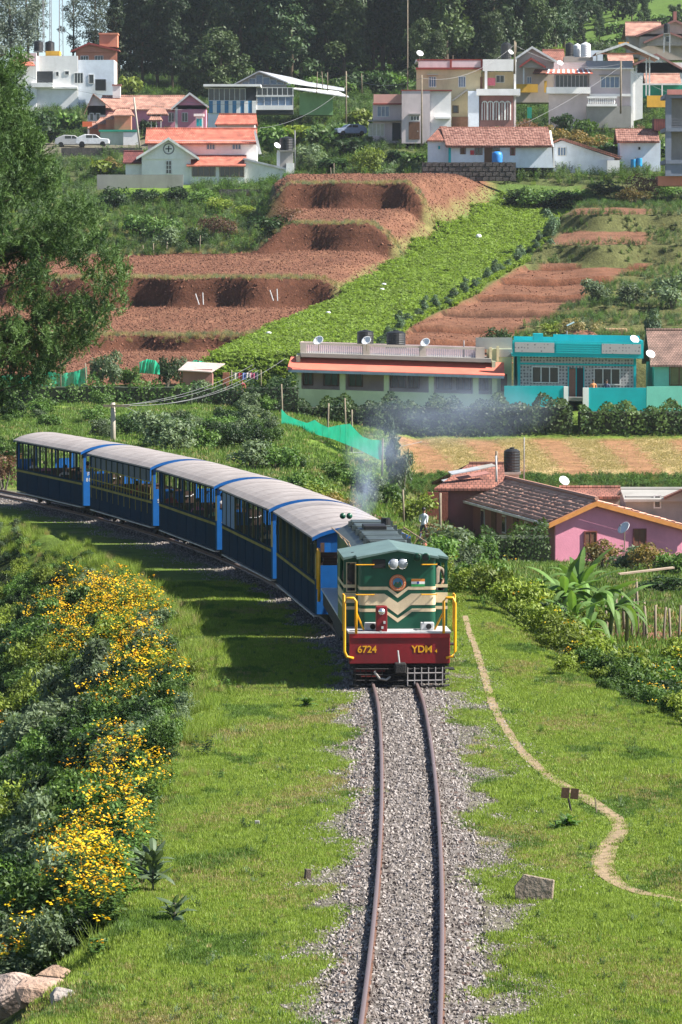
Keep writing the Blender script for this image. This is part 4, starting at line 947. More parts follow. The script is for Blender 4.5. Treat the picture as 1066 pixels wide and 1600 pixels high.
scatter('grass', np.stack([x,y,z-.005],1), sc_, TUFT+TUFM[:2], idx=g_i, label='short bright green grass growing on the embankment', cat='grass', tilt=.1)
kk = rng.random(len(x)) < .012*(1+1.5*(vnoise(x*.8, y*.4, 62) > .3)); scatter('grass_weeds', np.stack([x,y,z-.005],1)[kk], rng.uniform(.06,.2,int(kk.sum())), WEED, label='small leafy weeds dotted through the short grass', cat='weeds')
# rough grass on the slopes beyond, and in the valley behind the train
x = rng.uniform(-30, 55, 60000); y = rng.uniform(128, 292, 60000); px_ = x/y*FPX+533; s = x-track_c(np.clip(y,20,230))
k = (px_ > -60)*(px_ < 1120)*((s > 3.0)|(y > 205)) * ~((y > 249)*(y < 288)*(px_ > 600)) * (rng.random(60000) < .3+.5*(vnoise(x*.5, y*.3, 9) > -.2))
x, y = x[k], y[k]; sc_ = rng.uniform(2.0, 4.2, len(x)); scatter('meadow_grass', np.stack([x,y,ground(x,y)-.01],1), np.stack([sc_,sc_,sc_*.9],1), TUFM+[TUFT[3]], label='rough green grass on the slopes behind the train', cat='grass', idx=np.where(rng.random(len(x)) < .12, 3, rng.integers(0,3,len(x))), tilt=.1)

# thicket on the slope left of the track
def thicket():
    n = 5200; y = 50+(182-50)*rng.random(n)**.95; s = -EDGE_L-rng.uniform(.2, 13, n); x = track_c(y)+s; px = x/y*FPX+533
    e = -s-EDGE_L; k = (px > -190)*(px < 420)*~((y < 64.5)*(px < 185))*(e > .35+.6*vnoise(y*.35, 0*y, 14)-.2*(y>120)); x, y, s, e, px = x[k], y[k], s[k], e[k], px[k]
    z = ground(x, y)-.08; n = len(x)
    idx = rng.integers(0, 5, n); v = vnoise(x*.5, y*.22, 17); idx = np.where(v > .35, 7+rng.integers(0,2,n), np.where(v < -.35, 5+rng.integers(0,2,n), idx))
    wd = rng.random(n) < .45; idx = np.where(wd, 9+rng.integers(0, 5, n), idx)
    sc = rng.uniform(.32, .85, n)*(.55+.45*sstep(.2, 2.5, e)); sc = np.where(wd, sc*1.25, sc); sc = np.where((y > 135)*(e < 4), sc*.65, sc)
    protos = BUSH+BUSHD+BUSHP+BUSHY[:2]+WEED
    scatter('undergrowth', np.stack([x,y,z],1), np.stack([sc,sc,sc*rng.uniform(.8,1.3,n)],1), protos, idx=idx, label='dense dark green undergrowth on the slope left of the track', cat='undergrowth')
    # flowers over it in drifts
    n = 60000; y = 52+(140-52)*rng.random(n); s = -EDGE_L-rng.uniform(.0, 9, n); x = track_c(y)+s; z = ground(x, y)
    px = x/y*FPX+533; py = 405+(HZ-z-.6)*FPX/y-14
    dr = np.zeros(n)
    for (cx, cy_, rx, ry, q) in ((150,930,75,45,1),(110,970,60,45,.9),(190,985,60,30,.9),(170,1080,45,25,.6),(210,1035,70,30,.7),(170,1165,45,30,1),(245,1190,45,16,.6),(160,1230,60,35,.9),(120,1340,60,50,.95),(185,1370,45,45,.8),(60,1470,60,40,1),(120,1430,50,40,.7),(15,1010,22,12,.6),(5,1130,14,14,.8),(90,950,50,30,.8),(230,1275,45,18,.6),(240,930,25,12,.5),(150,1480,40,20,.4),(10,1500,30,30,.8)):
        dr = np.maximum(dr, q*np.clip(1.35-np.hypot((px-cx)/rx, (py-cy_)/ry), 0, 1))
    dr = dr*~((y < 65)*(px < 150)); dr = dr*(.35+.9*(vnoise(x*2.1, y*1.0, 19) > -.15)); k = rng.random(n) < dr*.5; x, y, z = x[k], y[k], z[k]
    scatter('wild_flowers', np.stack([x,y,z+rng.uniform(.35,.95,len(x))],1), rng.uniform(.38,.72,len(x)), FLOW, idx=np.where(rng.random(len(x)) < .28, 2, rng.integers(0,2,len(x))), label='drifts of small yellow and orange wild flowers on the left slope', cat='wild flowers', tilt=.3)
    k2 = rng.random(len(x)) < .3; x, y, z = x[k2], y[k2], z[k2]
    scatter('flower_stems', np.stack([x,y,z],1), rng.uniform(.6,1.0,len(x)), [WEED[0], WEED[3], TALL[0]], label='leafy stems carrying the yellow flowers', cat='wild flowers')
thicket()
def right_slope():
    n = 2600; y = rng.uniform(78, 150, n); s = edge_r(y)+rng.uniform(.2, 13, n); x = track_c(y)+s; px = x/y*FPX+533; z = ground(x, y)
    v = vnoise(x*.6, y*.25, 27); k = (px < 1250)*(rng.random(n) < np.where(y > 118, .12, np.where(y > 106, .6, .95))*sstep(-.4, 1.2, s-edge_r(y)+.6*v+.4-1.2*sstep(98, 106, y)))*~((y > 126)*(px > 930)) ; x, y, z, v, s = x[k], y[k], z[k], v[k], s[k]; n = len(x)
    e = s-edge_r(y); idx = rng.integers(0, 3, n); idx = np.where(v > -.1, 5+rng.integers(0, 2, n), idx); idx = np.where(v < -.7, 3+rng.integers(0,2,n), idx); idx = np.where(rng.random(n) < .5, 7+rng.integers(0, 5, n), idx)
    sc = rng.uniform(.4, .95, n)*(.45+.65*sstep(0, 3.0, e)); scatter('scrub', np.stack([x,y,z-.05],1), sc, BUSH+BUSHD+BUSHY+WEED, idx=idx, label='tangled green scrub on the slope beside the footpath', cat='scrub')
    k = rng.random(n) < .25; m = int(k.sum()); scatter('scrub_flowers', np.stack([x,y,z+sc*1.5],1)[k], rng.uniform(.3,.6,m), FLOW, label='a few yellow flowers in the scrub', cat='wild flowers')
right_slope()
# tall grass along the crest edges
n = 3000; y = 52+(175-52)*rng.random(n); s = -EDGE_L+rng.normal(-.3, .5, n); x = track_c(y)+s; k = (vnoise(x, y*.6, 33) > -.3); k = k & ~((y < 63) & (x/y*FPX+533 < 190)); x, y = x[k], y[k]; sc_ = rng.uniform(.25, .8, len(x))*np.where(y < 85, .6, 1)
scatter('crest_grass', np.stack([x,y,ground(x,y)-.02],1), sc_, TALL, idx=np.where(rng.random(len(x)) < .2, 2, 0), label='longer grass along the crest of the slope', cat='grass')

# individually placed shrubs
def shrub(px, D, r, h, protos, label, name='shrub', group=None, i=0, stem=True, z=None, rz=None, cat='shrub'):
    g = G(px, D) if z is None else Vector(((px-533)/FPX*D, D, z)); o = empty(name, g, random.uniform(0, 6) if rz is None else rz, label, cat, group)
    f = link(bpy.data.objects.new('foliage', protos[i % len(protos)]), o); f.scale = (r, r, h/1.6); f.location = (0,0,-.16*h)
    if stem: m = MB(); [m.tube([(0,0,-.2), (.3*r*math.cos(a), .3*r*math.sin(a), h*.5)], .05*r+.01, 5, r2=.015) for a in (0, 2.1, 4.2)]; tag(m.build('stems', M_twig, o), kind='stuff')
    return o

# hedges: clipped banks of leaves
def hedge(px0, px1, D, h, depth, mt, label, leaf=.16, dens=55, z=None, lumps=1.0, name='hedge', D1=None, seed=3, cat='hedge', group=None, hfun=None):
    r = np.random.default_rng(int(px0+D)+seed); D1 = D1 or D
    xa, xb = (px0-533)/FPX*D, (px1-533)/FPX*D1; L = math.hypot(xb-xa, D1-D); n = int(dens*L*(h*2+depth))
    t = r.random(n); side = r.random(n); hh = h*(1+.12*lumps*np.sin(t*L*1.7+seed)+.08*lumps*np.sin(t*L*4.1)); 
    if hfun is not None: hh = hh*hfun(t)
    a = r.random(n); # angle around the section: front - top - back
    ang = a*math.pi; bul = 1+.16*lumps*np.sin(t*L*2.3+3*ang)+.1*lumps*np.sin(t*L*5.7+ang*2)
    cx = -np.cos(ang)*depth/2*bul; cz = np.abs(np.sin(ang))**.45*hh*np.where(side < .25, r.random(n), 1)
    lw = ang < .35; cz = np.where(r.random(n) < .45, r.random(n)*hh, cz); cx = np.where(r.random(n) < .5, cx, np.sign(cx)*depth/2*bul)
    x0 = xa+(xb-xa)*t; y0 = D+(D1-D)*t; gx = ground(x0, y0) if z is None else np.full(n, float(z))
    Pt = np.stack([x0, y0+cx, gx+cz], 1); Nn = np.stack([0*t, cx, .6*cz-.2*h], 1)+r.normal(0,.2,(n,3))
    sh = r.uniform(0, .18, (n,1))*unit(Nn); Pt = Pt-sh
    o0 = Vector(((xa+xb)/2, (D+D1)/2, gz((xa+xb)/2, (D+D1)/2) if z is None else z))
    V, F, q = leaves(Pt-np.array(o0), Nn, leaf, .6, seed, .6, .5+.5*np.sin(t*L*3+seed)*.5); me = np_mesh(name, V, F, q); me.materials.append(mt)
    # woody dark core so that nothing shows through
    core = MB(); m_ = 14
    for k in range(m_):
        ta, tb = k/m_, (k+1)/m_; X0, X1 = xa+(xb-xa)*ta-o0.x, xa+(xb-xa)*tb-o0.x; Y0 = D+(D1-D)*(ta+tb)/2-o0.y; zb = (gz(xa+(xb-xa)*(ta+tb)/2, D+(D1-D)*(ta+tb)/2) if z is None else z)-o0.z
        f_ = float(hfun(np.array([(ta+tb)/2]))[0]) if hfun is not None else 1
        core.box(X0, X1, Y0-depth*.36, Y0+depth*.36, zb-.4, zb+h*.8*f_)
    root = empty(name, o0, 0, label, cat, group); link(bpy.data.objects.new('leaves', me), root); tag(core.build('branches', mat('hedge core', (.02,.03,.012), rough=1), root), kind='stuff'); return root

# trees
def tree_parts(seed, h, crown_r, crown_z0, n, leaf, nl, lr, mt, trunk_r, lean=0.0, bare=0.0, aspect=.5, shape='oval', twigs=5):
    r = np.random.default_rng(seed); H = h-crown_z0
    C = []; 
    for k in range(nl):
        t = (k+.5)/nl; zz = crown_z0+H*t*.94
        if shape == 'oval': w = math.sin(math.pi*(.12+.86*t))**.7
        elif shape == 'cone': w = (1-t)**.8*.95+.12
        elif shape == 'umbrella': w = .45+.55*t
        else: w = .55+.45*math.sin(9*t+seed)
        a = k*2.4+r.uniform(-.5,.5); q = crown_r*w*math.sqrt(r.random())*.95; C.append((q*math.cos(a)+lean*t*h, q*math.sin(a), zz))
    C = np.array(C); L = lr*r.uniform(.65, 1.3, nl); k = r.integers(0, nl, n); d = unit(r.normal(0,1,(n,3))); Pt = C[k]+d*(L[k]*r.uniform(.45,1.08,n))[:,None]*np.array([1,1,.75])
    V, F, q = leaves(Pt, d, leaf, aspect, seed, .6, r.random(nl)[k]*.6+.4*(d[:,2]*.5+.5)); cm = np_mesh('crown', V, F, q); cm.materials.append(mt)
    m = MB(); pts = [(0,0,-.5)]+[(lean*h*t+.15*math.sin(t*7+seed), .12*math.sin(t*5+seed*2), h*.96*t) for t in (.2,.4,.6,.8,1)]; m.tube(pts, trunk_r, 7, r2=trunk_r*.2)
    for k in range(0, nl, max(1, nl//10)):
        zb = max(crown_z0*.6, C[k][2]-abs(C[k][0])*.6-.5); m.tube([(lean*zb, 0, zb), tuple((C[k]+np.array([lean*zb,0,zb]))/2+np.array([0,0,.2])), tuple(C[k])], trunk_r*.35, 5, r2=.03)
    tm = m.mesh('trunk', True); tm.materials.append(M_bark); return tm, cm
def tree(px, D, parts, label, scale=1.0, rz=None, name='tree', group=None, z=None, sz=None):
    g = G(px, D)
    if z is not None: g.z = z
    o = empty(name, g, random.uniform(0, 6.28) if rz is None else rz, label, 'tree', group); o.scale = (scale, scale, sz or scale)
    link(bpy.data.objects.new('trunk', parts[0]), o); link(bpy.data.objects.new('crown', parts[1]), o); return o

# ---------------------------------------------------------------- the big pine on the left
def pine():
    D = 138.0; bx = (-150-533)/FPX*D; zg = gz(bx, D); base = Vector((bx, D, zg))
    o = empty('pine_tree', base, 0, 'large pine with long drooping needles, its branches reaching in from the left edge', 'tree')
    r = np.random.default_rng(5); sc = FPX/D
    out = [(80,55),(100,40),(190,55),(250,80),(300,118),(330,150),(380,188),(430,207),(470,203),(510,172),(540,140),(570,98),(600,62),(635,22),(655,-5)]
    oy = np.array([q[0] for q in out], float); ox = np.array([q[1] for q in out], float)
    H = HZ+(405-40)/sc-zg; m = MB(); m.tube([(0,0,-1), (.1,.05,H*.3), (-.1,.1,H*.6), (0,0,H)], .42, 10, r2=.05); m.build('trunk', M_bark, o, smooth=True)
    C = []; br = MB(); 
    for k in range(120):                       # branches all round, the right-hand ones following the outline
        py = r.uniform(70, 650); reach = (np.interp(py, oy, ox)+150)/sc*r.uniform(.55, 1.0); a = r.uniform(-1.9, 1.9) if k % 4 else r.uniform(1.9, 4.4)
        zt = HZ+(405-py)/sc-zg; R_ = reach*(1-.0*abs(math.sin(a))); tip = np.array([R_*math.cos(a) if abs(a) < 1.2 else R_*.8*math.cos(a), R_*math.sin(a)*.75, zt]); z0 = zt-.18*R_-r.uniform(0,.5)
        mid = np.array([tip[0]*.5, tip[1]*.5, z0*.55+zt*.45-.1]); br.tube([(0,0,z0), tuple(mid), tuple(tip)], .07, 5, r2=.015)
        for j in range(18):
            t = r.uniform(.25, 1)**.7; q = (1-t)**2*np.array([0,0,z0])+2*t*(1-t)*mid+t*t*tip; C.append(q+r.normal(0, .36, 3)*np.array([1,1,.65]))
    tag(br.build('branches', M_bark, o), kind='stuff')
    C = np.array(C); 
    # keep within the outline seen from the front
    px = (C[:,0]+bx)*FPX/(C[:,1]+D)+533; py = 405+(HZ-C[:,2]-zg)*FPX/(C[:,1]+D); k = (px < np.interp(py, oy, ox)-6)&(py>78-0.2*(50-px)*0); C = C[k]
    # extra clumps filling the picture side evenly
    e = []
    while len(e) < 1250:
        py = r.uniform(85, 650); pxm = np.interp(py, oy, ox)-8; px = pxm-r.random()**1.3*(pxm+190); dd = r.normal(0, 1.1)
        if 540 < py and r.random() < .55 and px < 60: continue
        if math.sin(px*.043+1.3*math.sin(py*.021))+math.sin(py*.037+px*.011) < -1.05: continue
        Dd = D+dd; e.append(((px-533)/FPX*Dd-bx, dd, HZ+(405-py)/FPX*Dd-zg))
    C = np.concatenate([C, np.array(e)]); C = C[r.random(len(C)) < .62]
    V = []; Q = []
    n = len(C); nt_ = 11
    tu = np.repeat(C, nt_, 0)+r.normal(0, .17, (n*nt_, 3)); dr = unit(r.normal(0, .55, (n*nt_,3))*np.array([1,1,.5])+np.array([.05,0,.8])); tone = np.repeat(r.random(n), nt_)*.7+.3*r.random(n*nt_)
    nb = 22; Bp = np.repeat(tu, nb, 0); Dr = unit(np.repeat(dr, nb, 0)+r.normal(0, .38, (len(Bp),3))); ln = r.uniform(.13, .22, (len(Bp),1)); Bp = Bp+np.repeat(dr, nb, 0)*r.uniform(-.17,.17,(len(Bp),1))
    sd = unit(np.cross(Dr, r.normal(0,1,(len(Bp),3))))*.013; T = Bp+Dr*ln; T[:,2] -= ln[:,0]*.22
    V = np.stack([Bp-sd, Bp+sd, T], 1).reshape(-1,3); me = np_mesh('crown', V, np.arange(len(V)).reshape(-1,3), np.repeat(np.repeat(tone, nb), 3)); me.materials.append(L_pine)
    link(bpy.data.objects.new('crown', me), o)
pine()
# ---------------------------------------------------------------- building kit: a site is a frontage measured in photo pixels at its distance
def wallmat(n, c, amt=.45): return mat('wall '+n, c, rough=.85, var=.12, scale=.8, bump=.15, bscale=12, stain=(c[0]*.45, c[1]*.43, c[2]*.38), stain_amt=amt)
W_white = wallmat('white', (.82,.81,.79), .3); W_cream = wallmat('cream', (.66,.55,.33)); W_pgreen = wallmat('pale green', (.50,.55,.38)); W_lilac = wallmat('lilac', (.58,.50,.50))
W_pink = wallmat('pink', (.72,.28,.38), .3); W_brown = wallmat('brown pink', (.32,.15,.13)); W_teal = wallmat('teal', (.0,.42,.46), .25); W_mint = wallmat('mint', (.20,.62,.50), .2)
W_blush = wallmat('blush', (.72,.55,.56)); W_salmon = wallmat('salmon', (.62,.24,.15)); W_grey = wallmat('grey blue', (.20,.23,.29)); W_stone = mat('dark stone', (.09,.08,.075), rough=.95, var=.5, scale=2.5, bump=1, bscale=5, stain=(.2,.19,.17), stain_amt=.4)
W_orange = wallmat('orange yellow', (.72,.40,.05)); W_conc = wallmat('concrete', (.30,.29,.27)); W_maroon = wallmat('maroon', (.28,.05,.04)); W_beige = wallmat('beige', (.50,.42,.36)); W_bwhite = wallmat('bluish white', (.70,.76,.84), .3); W_dgreen = wallmat('green', (.02,.30,.20))
R_red = tilemat('orange red tiles', (.46,.12,.075), (.55,.18,.12)); R_clay = tilemat('old clay tiles', (.22,.085,.06), (.32,.13,.09)); R_pale = tilemat('pale clay tiles', (.40,.20,.15), (.5,.27,.2)); R_dark = tilemat('dark red tiles', (.13,.03,.03), (.18,.05,.045))
M_tin = mat('tin sheet', (.45,.47,.5), rough=.45, metal=.3, var=.2, scale=.9, stain=(.2,.15,.12)); M_wood = mat('brown wood', (.14,.065,.035), rough=.7, var=.3, scale=4); M_glass = glassmat('window glass'); M_gblue = glassmat('blue window glass', (.10,.16,.26))
M_wframe = paint('white frame', (.7,.7,.68)); M_post = mat('weathered post', (.22,.18,.13), rough=.95, var=.35, scale=4); M_wire = mat('wire', (.22,.22,.23), rough=.5); M_tank = mat('black tank', (.015,.016,.018), rough=.45, var=.2); M_dish = mat('dish white', (.72,.73,.74), rough=.4, var=.08)
M_concpost = wallmat('post concrete', (.42,.37,.31))
class Site:
    def __init__(s, name, px, py, D, label, cat='house', group=None, sl=0.0, rz=0.0):
        s.D, s.px, s.py, s.s, s.sl = D, px, py, FPX/D, sl
        s.o = empty(name, P(px, py, D), rz, label, cat, group)
    def x(s, px): return (px-s.px)/s.s
    def z(s, py, px=None): return (s.py-py)/s.s - (s.sl*(px-s.px)/s.s if px is not None else 0)
    def v(s, px, py, y=0): return Vector((s.x(px), y, s.z(py)-s.sl*s.x(px)))
    def _sh(s, m):
        if s.sl: m.v = [(a, b, c-s.sl*a) for a, b, c in m.v]
        return m
    def box(s, name, mt, p0, p1, t, b, y0=0, y1=.3, parent=None, **k):
        return s._sh(MB().box(s.x(p0), s.x(p1), y0, y1, s.z(b), s.z(t))).build(name, mt, parent or s.o, **k)
    def win(s, p0, p1, t, b, cols=2, rows=1, y=0, fm=None, gm=None, parent=None, shade=False):
        x0, x1, z0, z1 = s.x(p0), s.x(p1), s.z(b), s.z(t); f = .07; m = MB()
        m.box(x0-f, x0, y-.06, y, z0-f, z1+f).box(x1, x1+f, y-.06, y, z0-f, z1+f).box(x0, x1, y-.06, y, z1, z1+f).box(x0, x1, y-.06, y, z0-f, z0)
        for i in range(1, cols): xx = x0+(x1-x0)*i/cols; m.box(xx-.035, xx+.035, y-.05, y, z0, z1)
        for i in range(1, rows): zz = z0+(z1-z0)*i/rows; m.box(x0, x1, y-.045, y, zz-.03, zz+.03)
        w = s._sh(m).build('window', fm or M_wframe, parent or s.o)
        for i in range(cols):
            a = x0+(x1-x0)*i/cols+.03; b_ = x0+(x1-x0)*(i+1)/cols-.03
            s._sh(MB().box(a, b_, y-.025, y-.005, z0, z1)).build('pane', gm or M_glass, w)
        if shade: s._sh(MB().box(x0-.25, x1+.25, y-.5, y, z1+.2, z1+.28)).build('sunshade', W_conc, w)
        return w
    def winR(s, p, y0, y1, t, b, cols=1, fm=None, gm=None):
        x = s.x(p); z0, z1 = s.z(b), s.z(t); m = MB(); f = .07
        m.box(x, x+.05, y0-f, y0, z0-f, z1+f).box(x, x+.05, y1, y1+f, z0-f, z1+f).box(x, x+.05, y0, y1, z1, z1+f).box(x, x+.05, y0, y1, z0-f, z0)
        w = m.build('window', fm or M_wframe, s.o); MB().box(x+.005, x+.02, y0, y1, z0, z1).build('pane', gm or M_glass, w)
    def door(s, p0, p1, t, b, mt=None, y=0):
        d = s.box('door', mt or M_wood, p0, p1, t, b, y-.05, y); s.box('handle', M_dish, p0+.8*(p1-p0), p0+.86*(p1-p0), (t+b)/2, (t+b)/2+1.2, y-.08, y-.05, parent=d); return d
    def roofx(s, mt, p0, p1, e, r, y0, y1, q0=None, q1=None, th=.14, name='roof', back=True, yr=None):
        """ridge runs left-right: front slope from eave (row e) up to ridge (row r), and the back slope down again"""
        q0 = p0 if q0 is None else q0; q1 = p1 if q1 is None else q1; ym = (y0+y1)/2 if yr is None else yr
        A, B_, C, D_ = s.v(p0, e, y0), s.v(p1, e, y0), s.v(q1, r, ym), s.v(q0, r, ym); t = Vector((0,0,-th)); m = MB()
        m.poly([A, B_, C, D_], t)
        if back: m.poly([s.v(q0, r, ym), s.v(q1, r, ym), s.v(p1, e, y1), s.v(p0, e, y1)], t)
        o = m.build(name, mt, s.o)
        rl = MB().tube([D_+Vector((0,0,.03)), C+Vector((0,0,.03))], .11, 6).build('ridge', mt, o); return o
    def roofy(s, mt, p0, pm, p1, e0, r, e1, y0, y1, wall=None, wp0=None, wp1=None, board=None, name='roof'):
        """gable faces the camera"""
        t = Vector((0,0,-.13)); d = Vector((0, y1-y0, 0)); m = MB(); L, A, R_ = s.v(p0, e0, y0), s.v(pm, r, y0), s.v(p1, e1, y0)
        m.poly([L, A, A+t, L+t], d); m.poly([A, R_, R_+t, A+t], d); o = m.build(name, mt, s.o)
        if board: MB().poly([L, A, R_, R_-Vector((0,0,.28)), A-Vector((0,0,.30)), L-Vector((0,0,.28))], (0,-.06,0)).build('bargeboard', board, o)
        if wall:
            k0 = (wp0 or p0+3); k1 = (wp1 or p1-3); f = lambda p: e0+(r-e0)*(p-p0)/(pm-p0) if p < pm else e1+(r-e1)*(p-p1)/(pm-p1)
            MB().poly([s.v(k0, f(k0)+1.5, y0+.4), s.v(pm, r+1.5, y0+.4), s.v(k1, f(k1)+1.5, y0+.4), s.v(k1, max(e0,e1)+2, y0+.4), s.v(k0, max(e0,e1)+2, y0+.4)], (0,.25,0)).build('gable', wall, s.o)
        return o
def tank(px, py0, py1, D, wpx, label, mt=None, y=0, group='water tanks', stand=True):
    b = P(px, py1, D); o = empty('water_tank', b, 0, label, 'water tank', group); s = FPX/D; r = wpx/2/s; h = (py1-py0)/s; pr = [(r*.97, 0)]
    for k in range(7): z = h*.82*(k+.5)/7; pr += [(r, z-.03*h), (r*.965, z+.03*h)]
    pr += [(r*.98, h*.84), (r*.62, h*.93), (r*.3, h*.95)]; t = MB().lathe(pr, n=20).build('tank_body', mt or M_tank, o, smooth=False)
    MB().lathe([(r*.3, h*.94), (r*.3, h), (0.001, h*1.01)], n=14).build('lid', mt or M_tank, o)
    if stand: MB().box(-r*1.05, r*1.05, -r*1.05, r*1.05, -.14, -.002).build('plinth', W_conc, o)
    return o
def dish(px, py, D, wpx, label, az=-.5, mast=.6):
    s = FPX/D; R_ = wpx/2/s; c = P(px, py, D); o = empty('satellite_dish', c-Vector((0,0,mast+R_*.3)), az, label, 'satellite dish', 'satellite dishes')
    M = Matrix.Translation((0,0,mast+R_*.3)) @ Matrix.Rotation(math.radians(52), 4, 'X')
    pr = [(R_*t, R_*.28*t*t) for t in (.001,.3,.6,.85,1.0)]; MB().lathe(pr+[(R_*t, R_*.28*t*t-.025) for t in (1.0,.5,.001)], n=20, M=M).build('reflector', M_dish, o, smooth=True)
    MB().tube([(0,0,0), (0,0,mast+R_*.2)], .03, 6).build('mast', M_post, o); MB().tube([M @ Vector((0,-R_*.9,R_*.25)), M @ Vector((0,-.1*R_,R_*.95))], .02, 5).tube([M @ Vector((0,-.1*R_,R_*.85)), M @ Vector((0,-.1*R_,R_*1.05))], .05, 6).build('feed_arm', M_wire, o)
    return o
def post(px, py0, py1, D, r, label, mt=None, tilt=0.0, name='post', cat='post', group=None, zg=None):
    b = P(px, py1, D); h = (py1-py0)/(FPX/D); m = MB().tube([(0,0,-.4), (tilt*h*.5, 0, h*.5), (tilt*h, 0, h)], r, 7, r2=r*.8)
    o = m.build(name, mt or M_post, None, smooth=True, label=label, cat=cat, group=group); o.location = b; return o
def wire(p0, p1, sag, r, label, name='wire', n=14):
    r = r*.55
    p0, p1 = Vector(p0), Vector(p1); pts = [p0.lerp(p1, t/n)-Vector((0,0,4*sag*(t/n)*(1-t/n))) for t in range(n+1)]
    return MB().tube([p-p0 for p in pts], r, 5).build(name, M_wire, None, label=label, cat='wire', group='overhead wires') if False else _w(pts, p0, r, label, name)
def _w(pts, p0, r, label, name):
    o = MB().tube([p-p0 for p in pts], r, 5).build(name, M_wire, None, label=label, cat='wire', group='overhead wires'); o.location = p0; return o

# ---------------------------------------------------------------- long pale green house with red awning
S = Site('bungalow', 620, 640, 300, 'long low pale green house with a red awning over its veranda')
S.sl = .030
for (a, b, t, q, y0, y1, mt, nm) in ((463,775,612,660,-.05,.2,W_pgreen,'parapet_wall'), (463,775,560,650,2.0,2.25,W_beige,'wall'), (463,469,560,650,.2,7,W_pgreen,'side_wall'), (769,775,560,650,.2,7,W_pgreen,'side_wall'), (470,768,556,562,0,7.2,W_conc,'roof_slab')):
    S.box(nm, mt, a, b, t, q, y0, y1)
for a, b in ((463,471),(531,540),(600,608),(670,678),(739,748),(769,777)): S.box('column', W_pgreen, a, b, 573, 612, -.07, .25)
for a, b in ((475,488),(507,528),(546,566),(612,634),(640,655),(684,706),(716,736),(750,766)): S.win(a, b, 583, 606, 2, 1, 1.98, M_wood, M_glass)
aw = MB(); aw.v = []; aw.poly([S.v(449,585,-.9)+Vector((0,0,.2)), S.v(788,585,-.9)+Vector((0,0,.2)), S.v(788,565,1.1)+Vector((0,0,.15)), S.v(455,565,1.1)+Vector((0,0,.15))], (0,0,-.1)); M_awn = mat('red awning', (.62,.15,.10), rough=.75, var=.15, scale=1, stain=(.3,.1,.07), stain_amt=.4)
awo = aw.build('awning', M_awn, S.o)
S.box('awning_beam', paint('blue grey beam', (.13,.20,.26)), 451, 787, 582, 586, -.95, -.85, parent=awo)
for a, b in ((470,478),(568,577),(657,665),(745,757)): S.box('roof_pillar', W_beige, a-1, b+1, 540, 564, .9, 1.25)
S.box('top_rail', W_beige, 468, 758, 539.5, 543, .95, 1.2); S.box('bottom_rail', W_beige, 468, 758, 557, 565, .95, 1.2)
for (a, b) in ((479,568),(578,657),(666,745)):
    m = MB(); n_ = int((b-a)/3.2)
    for k in range(n_): xx = S.x(a+(b-a)*(k+.5)/n_); m.lathe([(.02,0),(.05,.12),(.03,.3),(.045,.5),(.03,.66)], (xx, 1.08, S.z(557)), 6)
    tag(S._sh(m).build('balusters', paint('lilac baluster', (.68,.58,.62)), S.o), kind='stuff')
S.box('roof_side_wall', W_beige, 469, 473, 541, 562, 1.2, 7, ); S.box('roof_side_wall', W_beige, 753, 758, 541, 562, 1.2, 7); S.box('roof_back_wall', W_blush, 469, 758, 541, 562, 6.9, 7.1)
tank(571, 515, 537, 305, 26, 'shiny black water tank behind the pale balustrade, left of the two'); tank(619, 516, 541, 305, 30, 'ribbed black water tank behind the pale balustrade, right of the two')
dish(498, 533, 299, 17, 'white satellite dish at the left end of the red awning house roof'); dish(573, 533, 300.6, 16, 'white satellite dish in front of the left black tank'); dish(665, 536, 301, 16, 'white satellite dish alone near the middle right of the balustrade')
post(725, 532, 552, 302, .05, 'short pipe sticking up from the balustraded roof', M_wire, name='vent_pipe', cat='pipe')
# annexe between the two houses
S = Site('annexe', 780, 640, 301, 'small pale yellow annexe with grey block walls, squeezed between the two houses')
S.box('wall', W_pgreen, 764, 800, 545, 650, .5, 5); S.box('block_wall', W_conc, 744, 801, 528, 546, 1.0, 1.3); S.box('block_wall', W_conc, 776, 801, 546, 558, .4, .7); S.box('pillar', W_cream, 765, 769, 543, 572, .2, .5); S.box('pillar', W_cream, 776, 780, 541, 570, .2, .5); S.box('door', M_wood, 783, 793, 585, 612, .45, .5)
# ---------------------------------------------------------------- teal house
def mosaic(n):
    if n in MATS: return MATS[n]
    m, N, l, b, out = _base(n); tc = N.new('ShaderNodeTexCoord'); mp = N.new('ShaderNodeMapping'); mp.inputs['Rotation'].default_value = (math.pi/2, 0, 0); l.new(tc.outputs['Object'], mp.inputs[0])
    ck = N.new('ShaderNodeTexVoronoi'); ck.inputs['Scale'].default_value = 4.2; ck.inputs['Randomness'].default_value = .25; l.new(tc.outputs['Object'], ck.inputs['Vector'])
    cr = N.new('ShaderNodeValToRGB'); cr.color_ramp.elements[0].position = .25; cr.color_ramp.elements[0].color = (.10,.10,.11,1); cr.color_ramp.elements[1].position = .4; cr.color_ramp.elements[1].color = (.40,.38,.38,1)
    l.new(ck.outputs['Distance'], cr.inputs[0]); l.new(cr.outputs[0], b.inputs['Base Color']); b.inputs['Roughness'].default_value = .35; MATS[n] = m; return m
M_mos = mosaic('grey patterned wall tiles')
S = Site('flat_roofed_house', 905, 640, 300, 'bright teal flat roofed house faced with grey patterned tiles'); S.sl = .018
S.box('wall', M_mos, 813, 888, 558, 650, 0, .25); S.box('wall', M_mos, 912, 990, 558, 650, 0, .25); S.box('wall', M_mos, 888, 912, 558, 575, 0, .25)
S.box('side_wall', W_teal, 990, 994, 556, 650, -.05, 7); S.box('side_wall', W_teal, 809, 813, 556, 650, -.05, 7); S.box('back_wall', W_teal, 809, 994, 530, 650, 7, 7.2)
